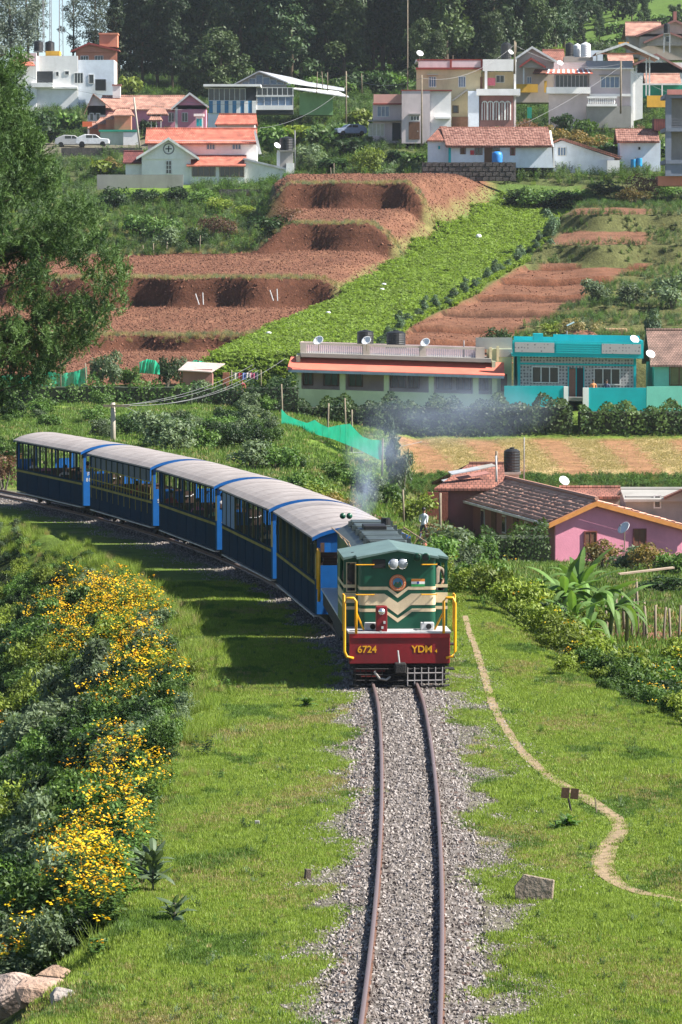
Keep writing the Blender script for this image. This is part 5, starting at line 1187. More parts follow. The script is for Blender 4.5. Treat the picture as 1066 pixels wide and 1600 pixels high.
S.box('lintel_band', W_teal, 812, 991, 568, 571, -.04, 0); S.box('roof_slab', W_teal, 800, 1004, 554, 558, -.8, 7.2)
pr_ = S.box('parapet', W_teal, 800, 1004, 533, 554, -.8, -.6)
S.box('tile_panel', M_mos, 803.5, 865, 536, 551.5, -.84, -.8, parent=pr_); S.box('tile_panel', M_mos, 939, 1000, 536, 551.5, -.84, -.8, parent=pr_)
for k in range(5): S.box('slat', W_teal, 868, 937, 536+k*3.4, 538.4+k*3.4, -.86, -.8, parent=pr_)
S.box('rear_parapet', W_teal, 867, 1003, 524, 534, 2.5, 2.7); S.box('stair_block', W_teal, 835, 850, 523, 534, 1.5, 2.8); S.box('side_parapet', W_teal, 1000, 1004, 530, 554, -.6, 7)
S.win(832, 872, 575, 598, 3, 1, 0); S.win(929, 968, 576, 599, 3, 1, 0)
S.box('doorway', M_int, 901, 912, 575, 622, .02, .1); S.box('door_curtain', paint('brown striped curtain', (.20,.09,.06)), 889, 901, 576, 622, -.03, .02); S.box('step', W_conc, 886, 914, 620, 626, -1.2, 0)
for i in range(3): tag(S.box('doorpost', W_teal, (887,899.5,911.5)[i], (889,901,913)[i], 573, 622, -.06, .0))
S = Site('compound_wall', 905, 640, 297.5, 'teal compound wall with white gate posts in front of the tiled house', 'wall')
S.box('wall', W_teal, 788, 881, 603, 640, 0, .2); S.box('wall', W_teal, 920, 1010, 606, 645, 0, .2); S.box('gate_post', W_white, 881, 888, 604, 640, -.05, .3); S.box('gate_post', W_white, 911, 920, 606, 646, -.05, .3)
S = Site('compound_wall', 1060, 640, 297, 'pale mint compound wall in front of the brown tiled house at right edge', 'wall'); S.box('wall', W_mint, 1010.5, 1180, 604, 645, 0, .2)
dish(991, 531, 299.6, 15, 'white satellite dish on the right corner of the teal roof', .5); dish(1016, 554, 298.6, 15, 'white satellite dish between the teal and mint houses', .4); post(886, 517, 528, 305, .04, 'small lamp post with a white lamp head behind the teal house', M_wire, name='lamp_post', cat='lamp post')
ob_ = MB().box(0, .6, -.08, .08, -.03, .06, Matrix.Rotation(-.45, 4, 'Y')).build('street_light', M_dish, None, label='white lamp head pointing right above the teal roof', cat='lamp'); ob_.location = P(886, 509, 305)
S = Site('cottage', 1100, 640, 300, 'mint green cottage under a brown clay tile roof at the right edge'); S.box('wall', W_mint, 1022, 1200, 569, 650, 0, .25); S.box('side_wall', W_mint, 1022, 1027, 569, 650, .25, 8)
S.roofx(tilemat('brown rolled tiles', (.20,.12,.095), (.27,.165,.13), 5, 5), 1015, 1205, 570, 517, -.5, 8); S.win(1047, 1075, 574, 601, 2, 1, 0, M_wood, paint('olive shutter', (.16,.17,.06)))
def tiled_slope(A, B_, C, D_, rows, cols, parent, mt, name='roof_tiles'):
    """rows of lapped clay tiles on the slope A-B (eave) to D-C (ridge), real steps and rolls"""
    A, B_, C, D_ = map(Vector, (A, B_, C, D_)); nrm = (B_-A).cross(D_-A).normalized(); nrm = nrm if nrm.z > 0 else -nrm; V = []; F = []; Q = []
    r = np.random.default_rng(3)
    for i in range(rows):
        t0, t1 = i/rows, (i+1.12)/rows
        for j in range(cols):
            u0, u1 = j/cols, (j+1.0)/cols; jit = r.normal(0, .012)
            def pt(u, t, h): return A.lerp(B_, u).lerp(D_.lerp(C, u), min(t, 1.0))+nrm*(h+jit)
            um = (u0+u1)/2; i0 = len(V)
            V += [pt(u0,t0,.04), pt(um,t0,.07), pt(u1,t0,.04), pt(u0,t1,.01), pt(um,t1,.04), pt(u1,t1,.01), pt(u0,t0,-.01), pt(um,t0,.0), pt(u1,t0,-.01)]
            F += [(i0,i0+1,i0+4,i0+3), (i0+1,i0+2,i0+5,i0+4), (i0+6,i0+7,i0+1,i0), (i0+7,i0+8,i0+2,i0+1)]; Q += [r.random()]*9
    me = np_mesh(name, np.array([tuple(v) for v in V]), np.array(F), Q); me.materials.append(mt); o = link(bpy.data.objects.new(name, me), parent); return tag(o, kind='stuff')
M_tileobj = leafmat('weathered clay tile', (.44,.23,.17), (.62,.37,.28), trans=0.0, rough=.85, objvar=0); M_tileobj2 = leafmat('red clay tile', (.20,.09,.07), (.36,.19,.15), trans=0.0, rough=.8, objvar=0)
# ---------------------------------------------------------------- pink house beside the line
def pink_house():
    a = Vector((13.5, 216, -2.32)); rd = Vector((8.76-13.5, 25.6, 0)).normalized(); ang = math.atan2(-rd.x, rd.y)
    o = empty('gable_house', (a.x, a.y, -5.75), ang, 'pink house with a long weathered clay tile roof and orange bargeboards, below the line', 'house'); zr = -2.32+5.75; L = 26.0; zl = zr-1.02; zR = zr-1.45
    w = MB(); w.poly([(-2.15, .3, -.3), (5.0, .3, -.3), (5.0, .3, zR-.03), (0, .3, zr-.12), (-2.15, .3, zl-.02)], (0, .25, 0)).build('gable_wall', W_pink, o)
    MB().box(-2.15, -1.9, .55, L-.3, -.3, zl-.02).build('side_wall', W_brown, o); MB().box(4.75, 5.0, .55, L-.3, -.3, zR-.05).build('side_wall', W_pink, o); MB().box(-1.9, 4.75, L-.5, L-.3, -.3, zR-.1).build('back_wall', W_pink, o)  # shade of the left wall painted in as a browner pink
    rf = MB().poly([(-2.55, 0, zl-.12), (0, 0, zr), (5.4, 0, zR-.1), (5.4, 0, zR-.2), (0, 0, zr-.1), (-2.55, 0, zl-.22)], (0, L, 0)).build('roof', M_tileobj, o)
    tiled_slope((-2.6, 0, zl-.13), (-2.6, L, zl-.13), (0, L, zr), (0, 0, zr), 9, 74, rf, M_tileobj); tiled_slope((5.45, 0, zR-.1), (5.45, L, zR-.1), (0, L, zr), (0, 0, zr), 14, 74, rf, M_tileobj)
    for k in range(9):   # projecting course lines seen as ribs across the slope
        pass
    MB().tube([(0, -.05, zr+.1), (0, L, zr+.1)], .12, 6).build('ridge', M_tileobj, rf)
    MB().poly([(-2.6, -.08, zl-.16), (0, -.08, zr-.04), (0, -.08, zr-.30), (-2.6, -.08, zl-.42)], (0, .06, 0)).build('bargeboard', mat('orange varnished board', (.55,.23,.06), rough=.5, var=.25), rf)
    MB().poly([(0, -.08, zr-.04), (5.45, -.08, zR-.14), (5.45, -.08, zR-.36), (0, -.08, zr-.30)], (0, .06, 0)).build('bargeboard', MATS['orange varnished board'], rf)
    MB().box(-2.72, -2.6, -.05, L, zl-.3, zl-.17).build('gutter', M_wframe, rf)
    s = FPX/216
    for (p0, p1, t, b) in ((916,933,832,857), (995,1013,829,853)):
        x0, x1 = (p0-932)/s, (p1-932)/s; z1, z0 = -5.75*0+(HZ+(405-t)/s)+5.75, (HZ+(405-b)/s)+5.75
        f = MB().box(x0-.06, x0, .22, .3, z0-.06, z1+.06).box(x1, x1+.06, .22, .3, z0-.06, z1+.06).box(x0, x1, .22, .3, z1, z1+.06).box(x0, x1, .22, .3, z0-.06, z0).box((x0+x1)/2-.02, (x0+x1)/2+.02, .24, .3, z0, z1).build('window', paint('red brown frame', (.20,.06,.04)), o)
        MB().box(x0, x1, .26, .295, z0, z1).build('pane', M_wood, f)
    for k, y_ in enumerate((3.5, 9, 14.5)): d = MB().box(-2.22, -2.15, y_, y_+1.1, -.1, 1.95).build('door', M_wood, o)
    for y_ in (6.5, 12, 17.5): w_ = MB().box(-2.21, -2.15, y_, y_+.9, .9, 1.9).build('window', M_wframe, o); MB().box(-2.225, -2.21, y_+.08, y_+.82, .98, 1.82).build('pane', M_glass, w_)
    MB().box(-3.9, -2.15, 1, L-4, -.4, .06).build('plinth', W_conc, o)
pink_house()
dish(976, 826, 214.5, 22, 'white satellite dish on the pink gable wall', -.9, 1.1); dish(881, 752, 236, 17, 'white satellite dish behind the ridge of the pink house', .5, .8)
tank(800, 699, 737, 240, 26, 'black ribbed water tank on a concrete stand behind the pink house', stand=True); S = Site('tank_stand', 800, 800, 240, 'square concrete stand under the black water tank', 'stand'); S.box('stand', W_conc, 789, 811, 739, 800, -.3, .6)
post(819, 683, 745, 239, .04, 'thin grey pole beside the black tank behind the pink house', M_wire); post(776, 705, 724, 240, .09, 'short stub chimney pipe on the old shed roof', M_post)
S = Site('shed', 720, 830, 236, 'old shed with a patched roof and orange bargeboard behind the pink house', 'shed')
S.roofx(R_clay, 678, 790, 762, 728, -.5, 6, 735, 790); S.box('wall', W_brown, 684, 788, 760, 840, 0, .25); S.box('wall', W_orange, 735, 786, 748, 762, 2.2, 2.4); S.box('brick_wall', mat('brick red', (.22,.07,.045), rough=.9, var=.3, scale=8, bump=.6, bscale=20), 667, 700, 768, 835, -.6, -.3)
for k, (a, b, t, q) in enumerate(((700,745,738,731),(712,760,746,738),(690,725,752,745),(735,770,733,727))):
    MB().poly([S.v(a, t, .2+k*.3), S.v(b, q, .5+k*.3), S.v(b+6, q+3, .3+k*.3), S.v(a+6, t+4, .0+k*.3)], (0,0,.05)).build('loose_sheet', (M_tin, W_brown, M_tin, W_conc)[k], S.o)
S = Site('outhouse', 925, 830, 232, 'low tiled outhouse behind the ridge of the pink house', 'shed'); S.roofx(R_clay, 876, 972, 775, 764, -.4, 3.5); S.box('wall', W_conc, 880, 968, 774, 830, 0, 3)
S = Site('grey_house', 1030, 860, 226, 'grey plastered house with a dark roof edge at the right, behind the pink house'); S.box('wall', W_conc, 978, 1150, 775, 880, 0, 5); S.roofx(W_conc, 974, 1160, 779, 768, -.5, 5.5); S.win(1023, 1031, 775, 792, 1, 1, 0)
S.roofy(R_clay, 1036, 1066, 1100, 775, 762, 780, -1, -.2, W_conc)
# ---------------------------------------------------------------- brick shed, washing line, nets, poles
S = Site('tin_shed', 315, 625, 300, 'brown shed under a sloping tin roof above the railway', 'shed'); S.box('wall', W_brown, 286, 332, 577, 625, 0, 2.5)
MB().poly([S.v(279,579,-.5), S.v(331,582,-.5), S.v(350,571,3), S.v(291,568,3)], (0,0,.07)).build('roof', mat('faded tin roof', (.42,.34,.31), rough=.7, var=.3), S.o)
BR = MB().box(-.23, .23, -.2, .2, -.002, .22).mesh('brick'); BR.materials.append(mat('brick face', (.34,.13,.08), rough=.9, var=.25, scale=5)); fix_normals(BR)
pb = empty('brick_pillar', P(353, 622, 299.5), 0, 'short red brick pillar at the right end of the tin shed', 'pillar')
for k in range(8): bo = link(bpy.data.objects.new('brick', BR), pb); bo.location = ((k % 2)*.03, 0, .235*k)
def clothes():
    for k, (px, c, hh) in enumerate(((375,(.5,.06,.1),9),(382,(.15,.2,.5),11),(389,(.6,.5,.5),8),(395,(.5,.1,.2),9),(401,(.12,.12,.15),11),(368,(.55,.5,.4),10))):
        m = MB(); n = 6; s = FPX/298.5
        V = [(x/s, .05*math.sin(x*1.3+k), -z/s) for z in (0, hh*.5, hh) for x in np.linspace(-3, 3, n)]; F = [(r_*n+i, r_*n+i+1, (r_+1)*n+i+1, (r_+1)*n+i) for r_ in range(2) for i in range(n-1)]
        m.add(V, F); o = m.build('garment', cloth(c), None, label=('dark red','blue','pale pink','crimson','black','cream')[k]+' garment hanging on the washing line beside the brick pillar', cat='laundry', group='laundry on the line'); o.location = P(px, 582.5, 298.5); so_ = o.modifiers.new('thick', 'SOLIDIFY'); so_.thickness = .02
    wire(P(362,582,298.5), P(408,582,298.5), .05, .015, 'washing line with clothes between the shed and the hedge', 'washing_line'); post(362, 578, 606, 298.5, .05, 'left post of the washing line'); post(408, 578, 606, 298.5, .05, 'right post of the washing line')
clothes()
L_net = None
def net(name, top, bot, D0, D1, label, seed=0):
    m, n_, l, b, out = (None,)*5
    if 'green net' not in MATS:
        m, n_, l, b, out = _base('green net'); b.inputs['Base Color'].default_value = (.0,.42,.24,1); b.inputs['Roughness'].default_value = .6
        tr = n_.new('ShaderNodeBsdfTransparent'); tl = n_.new('ShaderNodeBsdfTranslucent'); tl.inputs[0].default_value = (.02,.5,.3,1); mx = n_.new('ShaderNodeMixShader'); mx.inputs[0].default_value = .35; m2 = n_.new('ShaderNodeMixShader')
        tc = n_.new('ShaderNodeTexCoord'); ns = n_.new('ShaderNodeTexNoise'); ns.inputs['Scale'].default_value = 1.5; l.new(tc.outputs['Object'], ns.inputs['Vector']); mr = n_.new('ShaderNodeMapRange'); mr.inputs[3].default_value = .0; mr.inputs[4].default_value = .16; mr.inputs[1].default_value = .3; mr.inputs[2].default_value = .7; l.new(ns.outputs[0], mr.inputs[0])
        l.new(b.outputs[0], mx.inputs[1]); l.new(tl.outputs[0], mx.inputs[2]); l.new(mr.outputs[0], m2.inputs[0]); l.new(mx.outputs[0], m2.inputs[1]); l.new(tr.outputs[0], m2.inputs[2]); l.new(m2.outputs[0], out.inputs[0]); MATS['green net'] = m
    m_ = 70; top = np.array(top, float); bot = np.array(bot, float); xs = np.linspace(top[0,0], top[-1,0], m_); ty = np.interp(xs, top[:,0], top[:,1]); by = np.interp(xs, bot[:,0], bot[:,1]); Ds = np.linspace(D0, D1, m_)
    c = P(xs[m_//2], by[m_//2], Ds[m_//2]); V = []; F = []; R_ = 7
    for i in range(m_):
        for j in range(R_):
            t = j/(R_-1); q = P(xs[i], ty[i]*(1-t)+by[i]*t, Ds[i]+.18*math.sin(xs[i]*.35+seed+t*2)*math.sin(math.pi*t)+.12*math.sin(xs[i]*.9+t*3)); V.append(q-c)
    for i in range(m_-1):
        for j in range(R_-1): F.append((i*R_+j, i*R_+j+1, (i+1)*R_+j+1, (i+1)*R_+j))
    o = MB().add(V, F).build(name, MATS['green net'], None, smooth=True, label=label, cat='shade net'); o.location = c; return o
net('shade_net', [(-60,585),(0,588),(20,584),(35,590),(60,581),(72,578),(95,584),(120,580),(136,573)], [(-60,612),(60,613),(136,604)], 305, 306, 'green shade net fence sagging between posts below the pine')
net('shade_net', [(218,566),(230,561),(243,563),(250,572)], [(218,583),(250,585)], 307, 307, 'small piece of green net behind bushes, left of the tin shed', 1); net('shade_net', [(294,568),(305,562),(322,566)], [(294,574),(322,572)], 309, 309, 'scrap of green net just behind the tin shed roof', 2)
net('shade_net', [(440,639),(448,648),(462,655),(480,661),(492,656),(500,662),(513,668),(530,664),(547,662),(556,672),(566,682),(580,687),(596,688)], [(440,662),(470,672),(520,686),(560,702),(596,720)], 263, 239, 'long green shade net hung on posts below the red awning house', 3)
for k, (px, t, b, D, lb) in enumerate(((135,567,612,305.5,'dark post at the right end of the net below the pine'),(95,566,606,305.4,'post behind the middle of the net below the pine'),(60,577,608,305.2,'post left of the middle of the net below the pine'),
        (442,600,668,263.4,'tall pale post at the left end of the long green net'),(478,672,740,262,'grey post in the grass below the long green net'),(512,630,686,253,'post behind the long green net, left of a pair'),(541,622,692,249,'post of the long green net, left one of the close pair'),(550,640,696,247.5,'short post of the long green net, right one of the close pair'),(597,685,735,238.5,'pale post where the long green net ends'),
        (631,765,810,206,'thin pale post in the grass behind the locomotive roof'),(688,770,840,199,'rusty brown pole beside the pink house yard'),(704,740,770,238,'bare pole against the old shed roof'),(776,712,742,232,'white pole rising from the pink house roof'))):
    post(px, t, b, D, .06 if k != 10 else .08, lb, M_post if k not in (12,) else M_wframe, tilt=.03*((k % 3)-1), group='wooden posts in the valley')
post(177, 629, 700, 232, .16, 'concrete electricity pole standing behind the second last coach', M_concpost, name='electricity_pole', cat='pole')
pc_ = MB().box(-.75, .75, -.06, .06, -.06, .06).build('cross_arm', M_post, None, label='cross arm with insulators on the concrete pole', cat='cross arm'); pc_.location = P(182, 634, 231.8)
for k, (px, py, D, sg) in enumerate(((400,575,300,.6),(405,578,300,.8),(446,560,300,1.0),(660,690,250,1.6),(395,570,305,.5))):
    wire(P(180+k*3, 633, 231.8), P(px, py, D), sg, .022, 'overhead wire from the concrete pole, '+('lowest to the shed','second to the shed','to the awning house','sagging right over the valley','topmost to the shed')[k])
# ---------------------------------------------------------------- the village on the hill
# white house with the round gable window
S = Site('gabled_house', 300, 292, 448, 'white house with red tiled roofs and a round window in its left gable')
S.box('wall', W_white, 222, 298, 244, 300, 0, .3); S.roofy(R_red, 214, 264, 312, 246, 215, 247, -.5, 5, W_white, 222, 306, M_wframe); S.box('side_wall', W_white, 295, 298, 244, 300, .3, 6)
m = MB(); c = S.v(264, 233, -.12)
m.lathe([(.56,-.04),(.62,0),(.56,.04),(.48,0)], n=24, M=Matrix.Translation(c) @ Matrix.Rotation(math.pi/2, 4, 'X')); rw = m.build('round_window', paint('grey ring', (.25,.25,.27)), S.o); MB().lathe([(.5,0),(.001,.01)], n=20, M=Matrix.Translation(c) @ Matrix.Rotation(math.pi/2, 4, 'X')).build('pane', W_white, rw); MB().box(c.x-.06,c.x+.06,c.y-.03,c.y-.01,c.z-.35,c.z+.35).box(c.x-.35,c.x-.06,c.y-.03,c.y-.01,c.z-.06,c.z+.06).box(c.x+.06,c.x+.35,c.y-.03,c.y-.01,c.z-.06,c.z+.06).build('muntin', M_int, rw)
S.win(260, 268, 252, 271, 2, 3, 0); S.box('wing_wall', W_white, 196, 222, 253, 300, 1, 4); S.roofx(R_dark, 192, 223, 254, 236, .6, 5)
S.box('upper_wall', W_white, 229, 400, 218, 250, 3.5, 3.8); S.roofx(R_red, 225, 400, 223, 199, 3, 9.5); S.box('end_wall', W_white, 385, 400, 222, 262, 3.8, 9)
for a, b in ((322,334),(362,375)): S.win(a, b, 225, 232, 3, 1, 3.5, None, M_gblue)
S.box('veranda_wall', W_white, 297, 382, 258, 300, -.2, .1); S.roofx(R_red, 292, 384, 259, 243, -.7, 3.4, back=False, yr=3.4); S.win(301, 336, 261, 275, 4, 1, -.2, paint('brown frame', (.22,.15,.10))); S.win(344, 381, 261, 276, 5, 1, -.2, paint('brown frame', (.22,.15,.10)))
MB().poly([S.v(382,300,.2), S.v(456,300,.2), S.v(456,262,.2), S.v(440,262,.2), S.v(382,247,.2)], (0,3,0)).build('lean_to', W_white, S.o); MB().poly([S.v(380,247,-.1), S.v(444,262,-.1), S.v(444,265,-.1), S.v(380,250,-.1)], (0,3.5,0)).build('lean_to_roof', M_tin, S.o)
MB().poly([S.v(398,200,3), S.v(408,240,3), S.v(403,240,3), S.v(396,206,3)], (0,.2,0)).build('bargeboard', M_wframe, S.o)
S.box('chimney', W_white, 432, 445, 235, 290, 1, 1.8); S.box('store', W_white, 447, 459, 255, 300, 0, 1.5)
tank(448, 213, 235, 449.5, 22, 'black water tank beside the white chimney of the gabled house'); S2 = Site('steel_stand', 448, 290, 449.5, 'stand carrying the black tank by the white chimney', 'stand'); S2.box('stand', W_conc, 438, 458, 236.5, 290, -.6, .6); dish(433, 228, 446, 11, 'white dish on the chimney of the gabled house', .6)
post(461, 204, 262, 447, .07, 'grey pole right of the tank at the gabled white house', M_wire)
S = Site('cupola', 311, 215, 455, 'small teal and white cupola behind the red tiled roof', 'cupola'); S.box('body', M_wframe, 306, 317, 183, 215, 0, .8); S.box('cap', W_white, 303, 319, 178, 182, -.2, 1); S.box('louvre', W_teal, 307.5, 311, 186, 197, -.03, 0); S.box('louvre', W_teal, 312, 315.5, 186, 197, -.03, 0)
S = Site('cottage', 368, 220, 462, 'small white annexe with a bright red roof below the striped building'); S.roofx(R_red, 336, 402, 194, 178, -.5, 4, 342, 400); S.box('wall', W_white, 340, 398, 192, 220, 0, 3.6)
# walls and lawns
S = Site('garden_wall', 220, 300, 444, 'long grey garden wall beside the lawn left of the white house', 'wall'); S.box('wall', W_conc, 152, 286, 273, 300, 0, .4)
S = Site('retaining_wall', 405, 330, 431, 'dark stone retaining wall above the bushes, below the white house', 'wall'); S.box('wall', W_stone, 343, 466, 296, 335, 0, .6)
def stone_wall(px0, px1, t, b, D, label, rows, cols):
    S = Site('stone_wall', (px0+px1)/2, b, D, label, 'wall'); w = (px1-px0)/cols/S.s; h = (b-t)/rows/S.s
    S.box('wall_core', W_stone, px0, px1, t+1, b, .12, .5); r = np.random.default_rng(4); me = MB().box(-w*.46, w*.46, -.12, .12, -h*.43, h*.43).mesh('stone'); me.materials.append(W_stone); fix_normals(me)
    for i in range(rows):
        for j in range(cols-(i % 2)):
            q = link(bpy.data.objects.new('stone', me), S.o); q.location = (S.x(px0)+w*(j+.5+.5*(i % 2)), r.uniform(-.03, .06), h*(i+.5)); q.scale = (r.uniform(.8,1), 1, r.uniform(.85,1)); q.rotation_euler = (0, r.normal(0,.03), 0)
stone_wall(660, 806, 253, 283, 431, 'dark block retaining wall below the long white tiled house', 4, 14)
S = Site('road_wall', 150, 250, 488, 'dark parapet wall below the parked white car', 'wall'); S.box('wall', W_stone, 96, 222, 231, 252, 0, .4)
# pink tiled house, small tiled roofs
S = Site('tiled_house', 225, 215, 520, 'long low pink house with a faded tiled roof and a white chimney'); S.roofx(R_pale, 150, 292, 171, 149, -.4, 7, 158, 288); S.box('wall', W_pink, 160, 290, 169, 225, 0, .3); S.roofy(R_pale, 133, 147, 178, 178, 147, 172, -1.2, -.1, W_lilac, 138, 166); S.box('wall', W_lilac, 138, 166, 166, 225, -.8, -.1); S.win(142, 147, 178, 188, 1, 1, -.8); S.win(152, 157, 178, 188, 1, 1, -.8); S.box('chimney', W_white, 175, 187, 133, 152, 2.5, 3.5); S.box('chimney_cap', W_brown, 174, 188, 131, 133.5, 2.4, 3.6)
S = Site('gabled_house', 297, 215, 512, 'bright pink gabled house with white bargeboards beside the striped building'); S.roofy(R_pale, 268, 297, 326, 169, 145, 166, -.5, 6, W_pink, 274, 322, M_wframe); S.box('wall', W_pink, 274, 322, 165, 225, -.1, 4); S.win(285, 293, 177, 190, 2, 1, -.1); S.box('corner_post', M_wframe, 274, 278, 168, 200, -.15, -.1); S.win(264, 272, 177, 190, 2, 1, .3)
for k, (a, b, e, r_) in enumerate(((137,163,200,191),(150,175,193,184),(163,186,186,177),(176,203,180,169))):
    S = Site('tiled_porch', (a+b)/2, 212, 508-k*1.5, ('lowest','second lowest','second highest','highest')[k]+' of the four stepped orange tiled porch roofs', 'porch', 'stepped tiled porches'); S.roofx(R_pale, a, b+6, e, r_, -.4, 2.5, a+6, b); S.box('wall', W_salmon, a+3, b+2, e, 212, 0, 2)
S = Site('chalet', 247, 215, 508, 'little tiled kiosk on white posts in front of the pink houses', 'kiosk'); S.roofx(R_pale, 229, 262, 178, 167, -.5, 2.5, 236, 256); S.roofx(R_pale, 233, 254, 188, 178, -1, 1, 238, 250, name='lower_roof')
for p in (236, 244, 251): S.box('post', M_wframe, p, p+1.6, 178, 205, -.3, -.15)
S = Site('garage', 187, 232, 503, 'pale green garage with a long flat roof behind the parked car', 'garage'); S.box('wall', wallmat('pale grey green', (.42,.50,.42)), 157, 193, 206, 236, 0, 4); S.box('roof_slab', W_dgreen, 155, 215, 203, 206, -.3, 4.3); S.box('side_wall', W_white, 193, 217, 207, 236, -.2, .2)
S = Site('hoarding', 139, 200, 506, 'orange sheet standing beside the lilac wall', 'sheet'); S.box('sheet', mat('orange sheet', (.75,.16,.06)), 129, 144, 190, 198, 0, .1)
# white car, second car
def car(px, py, D, label, rz, mt, scale=1.0):
    o = empty('parked_car', P(px, py, D), rz, label, 'car'); o.scale = (scale,)*3
    body = [(-2.0,.35),(-2.05,.75),(-1.9,.92),(-1.0,1.0),(-.45,1.42),(.9,1.47),(1.6,1.2),(1.95,.95),(2.0,.4),(1.7,.28),(-1.7,.28)]
    b = MB().poly([(x, -.8, z) for x, z in body], (0, 1.6, 0)).build('body', mt, o, bevel=.06)
    for sg in (-.805, .785): 
        for (x0, x1, x2, x3) in ((-.85,-.1,-.1,-.35), (0,.75,.75,0)): MB().poly([(x0, sg, 1.02), (x1, sg, 1.02), (x2, sg, 1.36), (x3, sg, 1.36)], (0,.02,0)).build('window', M_glass, o)
    MB().poly([(-1.02,-.68,1.03),(-1.02,.68,1.03),(-.5,.6,1.4),(-.5,-.6,1.4)], (-.02,0,.02)).build('windscreen', M_glass, o)
    for x in (-1.25, 1.25):
        for y in (-.72, .72): w_ = MB().lathe([(.2,-.1),(.31,-.09),(.31,.09),(.2,.1)], n=18, M=Matrix.Translation((x, y, .31)) @ Matrix.Rotation(math.pi/2, 4, 'X')).build('wheel', M_black, o); MB().lathe([(.001,-.09),(.19,-.105)], n=12, M=Matrix.Translation((x, y, .31)) @ Matrix.Rotation(math.pi/2 if y < 0 else -math.pi/2, 4, 'X')).build('rim', M_silver, w_)
    for y in (-.6, .6): MB().box(-2.07, -1.98, y-.15, y+.15, .68, .8).build('headlight', M_lens, o)
M_cw = paint('white car paint', (.75,.76,.78), sa=.05); M_cb = paint('blue grey car paint', (.22,.27,.38), sa=.1)
car(145, 229, 497, 'white hatchback parked behind the dark parapet wall', math.pi, M_cw); car(112, 230, 500, 'pale estate car half hidden by the pine, left of the white hatchback', math.pi, M_silver); car(548, 212, 470, 'bluish car parked behind the round bush near the yellow house', .3, M_cb, .9)
# striped building and the big shed
S = Site('striped_building', 390, 225, 500, 'glazed building with blue and white striped panels under a flat white canopy', 'building')
S.box('canopy', W_white, 319, 408, 133, 136.5, -1.5, 6); S.box('core', M_int, 327, 458, 138, 178, .3, 5); S.box('lower_wall', W_bwhite, 325, 400, 177, 226, .2, 5); S.win(327, 383, 139, 157, 7, 1, .3); S.win(402, 457, 138, 149, 7, 1, .3); S.win(402, 457, 152, 165, 5, 1, .3, None, M_gblue); S.box('band', M_wframe, 400, 459, 149, 151.5, .2, .3)
for k in range(12): S.box('stripe_panel', W_white if k % 2 else paint('blue panel', (.05,.22,.42)), 327+k*6.1, 333.1+k*6.1, 158, 177, -.05 if k % 2 else 0, .28)
S.box('base', W_white, 400, 458, 165, 172, .1, 4); S.box('doorway', M_int, 352, 372, 178, 205, .1, .2)
S = Site('steel_shed', 450, 190, 520, 'large steel shed with a pale grey roof and glazed gable', 'shed')
m = MB().poly([S.v(362,134,0), S.v(405,113,0), S.v(448,128,0), S.v(448,150,0), S.v(362,150,0)], (0,.3,0)).build('gable_wall', W_conc, S.o)
for p in range(368, 446, 11):
    t = 134-(p-362)/43*21 if p < 405 else 113+(p-405)/43*15
    S.win(p, p+9, max(t, 113+(p+9-405)/43*15 if p > 396 else 113)+3.5, 132, 1, 1, 0, paint('pale steel', (.45,.5,.55)), M_gblue)
MB().poly([S.v(360,135,-.5), S.v(405,111.5,-.5), S.v(405,113.5,-.5), S.v(360,137,-.5)], (0,9,0)).poly([S.v(405,111.5,-.5), S.v(450,129,-.5), S.v(538,137,8), S.v(538,134,8), S.v(480,124,8), S.v(455,117,8)], (0,0,-.15)).build('roof', M_tin, S.o)
MB().poly([S.v(458,139,-2), S.v(545,152,-2), S.v(528,140,6), S.v(466,134,6)], (0,0,-.15)).build('lower_roof', W_white, S.o); S.box('green_wall', wallmat('leaf green wall', (.22,.40,.16)), 468, 520, 146, 180, -.5, 3)
# far left: white block, salmon house, masts
S = Site('flat_roofed_house', 110, 175, 560, 'big white flat roofed house behind the pine, top left'); S.box('wall', W_white, 58, 122, 88, 178, 0, .4); S.box('wall', W_bwhite, 122, 178, 94, 178, .6, 1); S.box('side', W_white, 170, 178, 94, 178, 1, 8); S.box('balcony_recess', M_int, 54, 83, 112, 130, -.05, 0); S.box('balcony_wall', W_white, 50, 84, 130, 137, -1, -.06)  # right part is bluish: its shade is painted into the wall colour
S.box('parapet', W_blush, 26, 58, 84, 97, -.6, 0); MB().poly([S.v(20,104,-1.6), S.v(57,105,-1.6), S.v(50,95,0), S.v(20,92,0)], (0,0,.1)).build('awning', R_red, S.o); S.box('left_wing', W_white, 20, 58, 97, 178, -.6, .2); S.win(117, 130, 115, 130, 3, 1, 0); S.win(139, 146, 117, 130, 1, 1, .6); S.win(88, 92, 113, 119, 1, 1, 0); S.win(102, 108, 112, 117, 1, 1, 0)
S.box('stair_head', W_orange, 71, 93, 80, 89, 1, 4); S.box('ledge', W_white, 40, 122, 136, 139, -.5, 0); S.box('outhouse', M_tank, 150, 166, 125, 142, -1.5, .2)
tank(60, 63, 80, 564, 14, 'black tank on the white house roof, left of the two by the masts'); tank(78, 64, 80, 562, 15, 'black tank on the white house roof, right of the two by the masts')
S = Site('hip_roofed_house', 150, 120, 585, 'salmon house with a square tank room on its roof, top left'); S.box('wall', W_salmon, 119, 183, 80, 125, 0, .3); S.roofy(R_clay, 111, 140, 186, 80, 67, 78, -.6, 5, W_salmon, 119, 182, W_maroon); S.box('tank_room', W_salmon, 155, 183, 54, 73, 1, 4); S.box('cap', W_salmon, 154, 184, 51.5, 54, .8, 4.2); S.win(149, 161, 88, 95, 3, 1, 0); S.win(127, 138, 88, 95, 3, 1, 0)
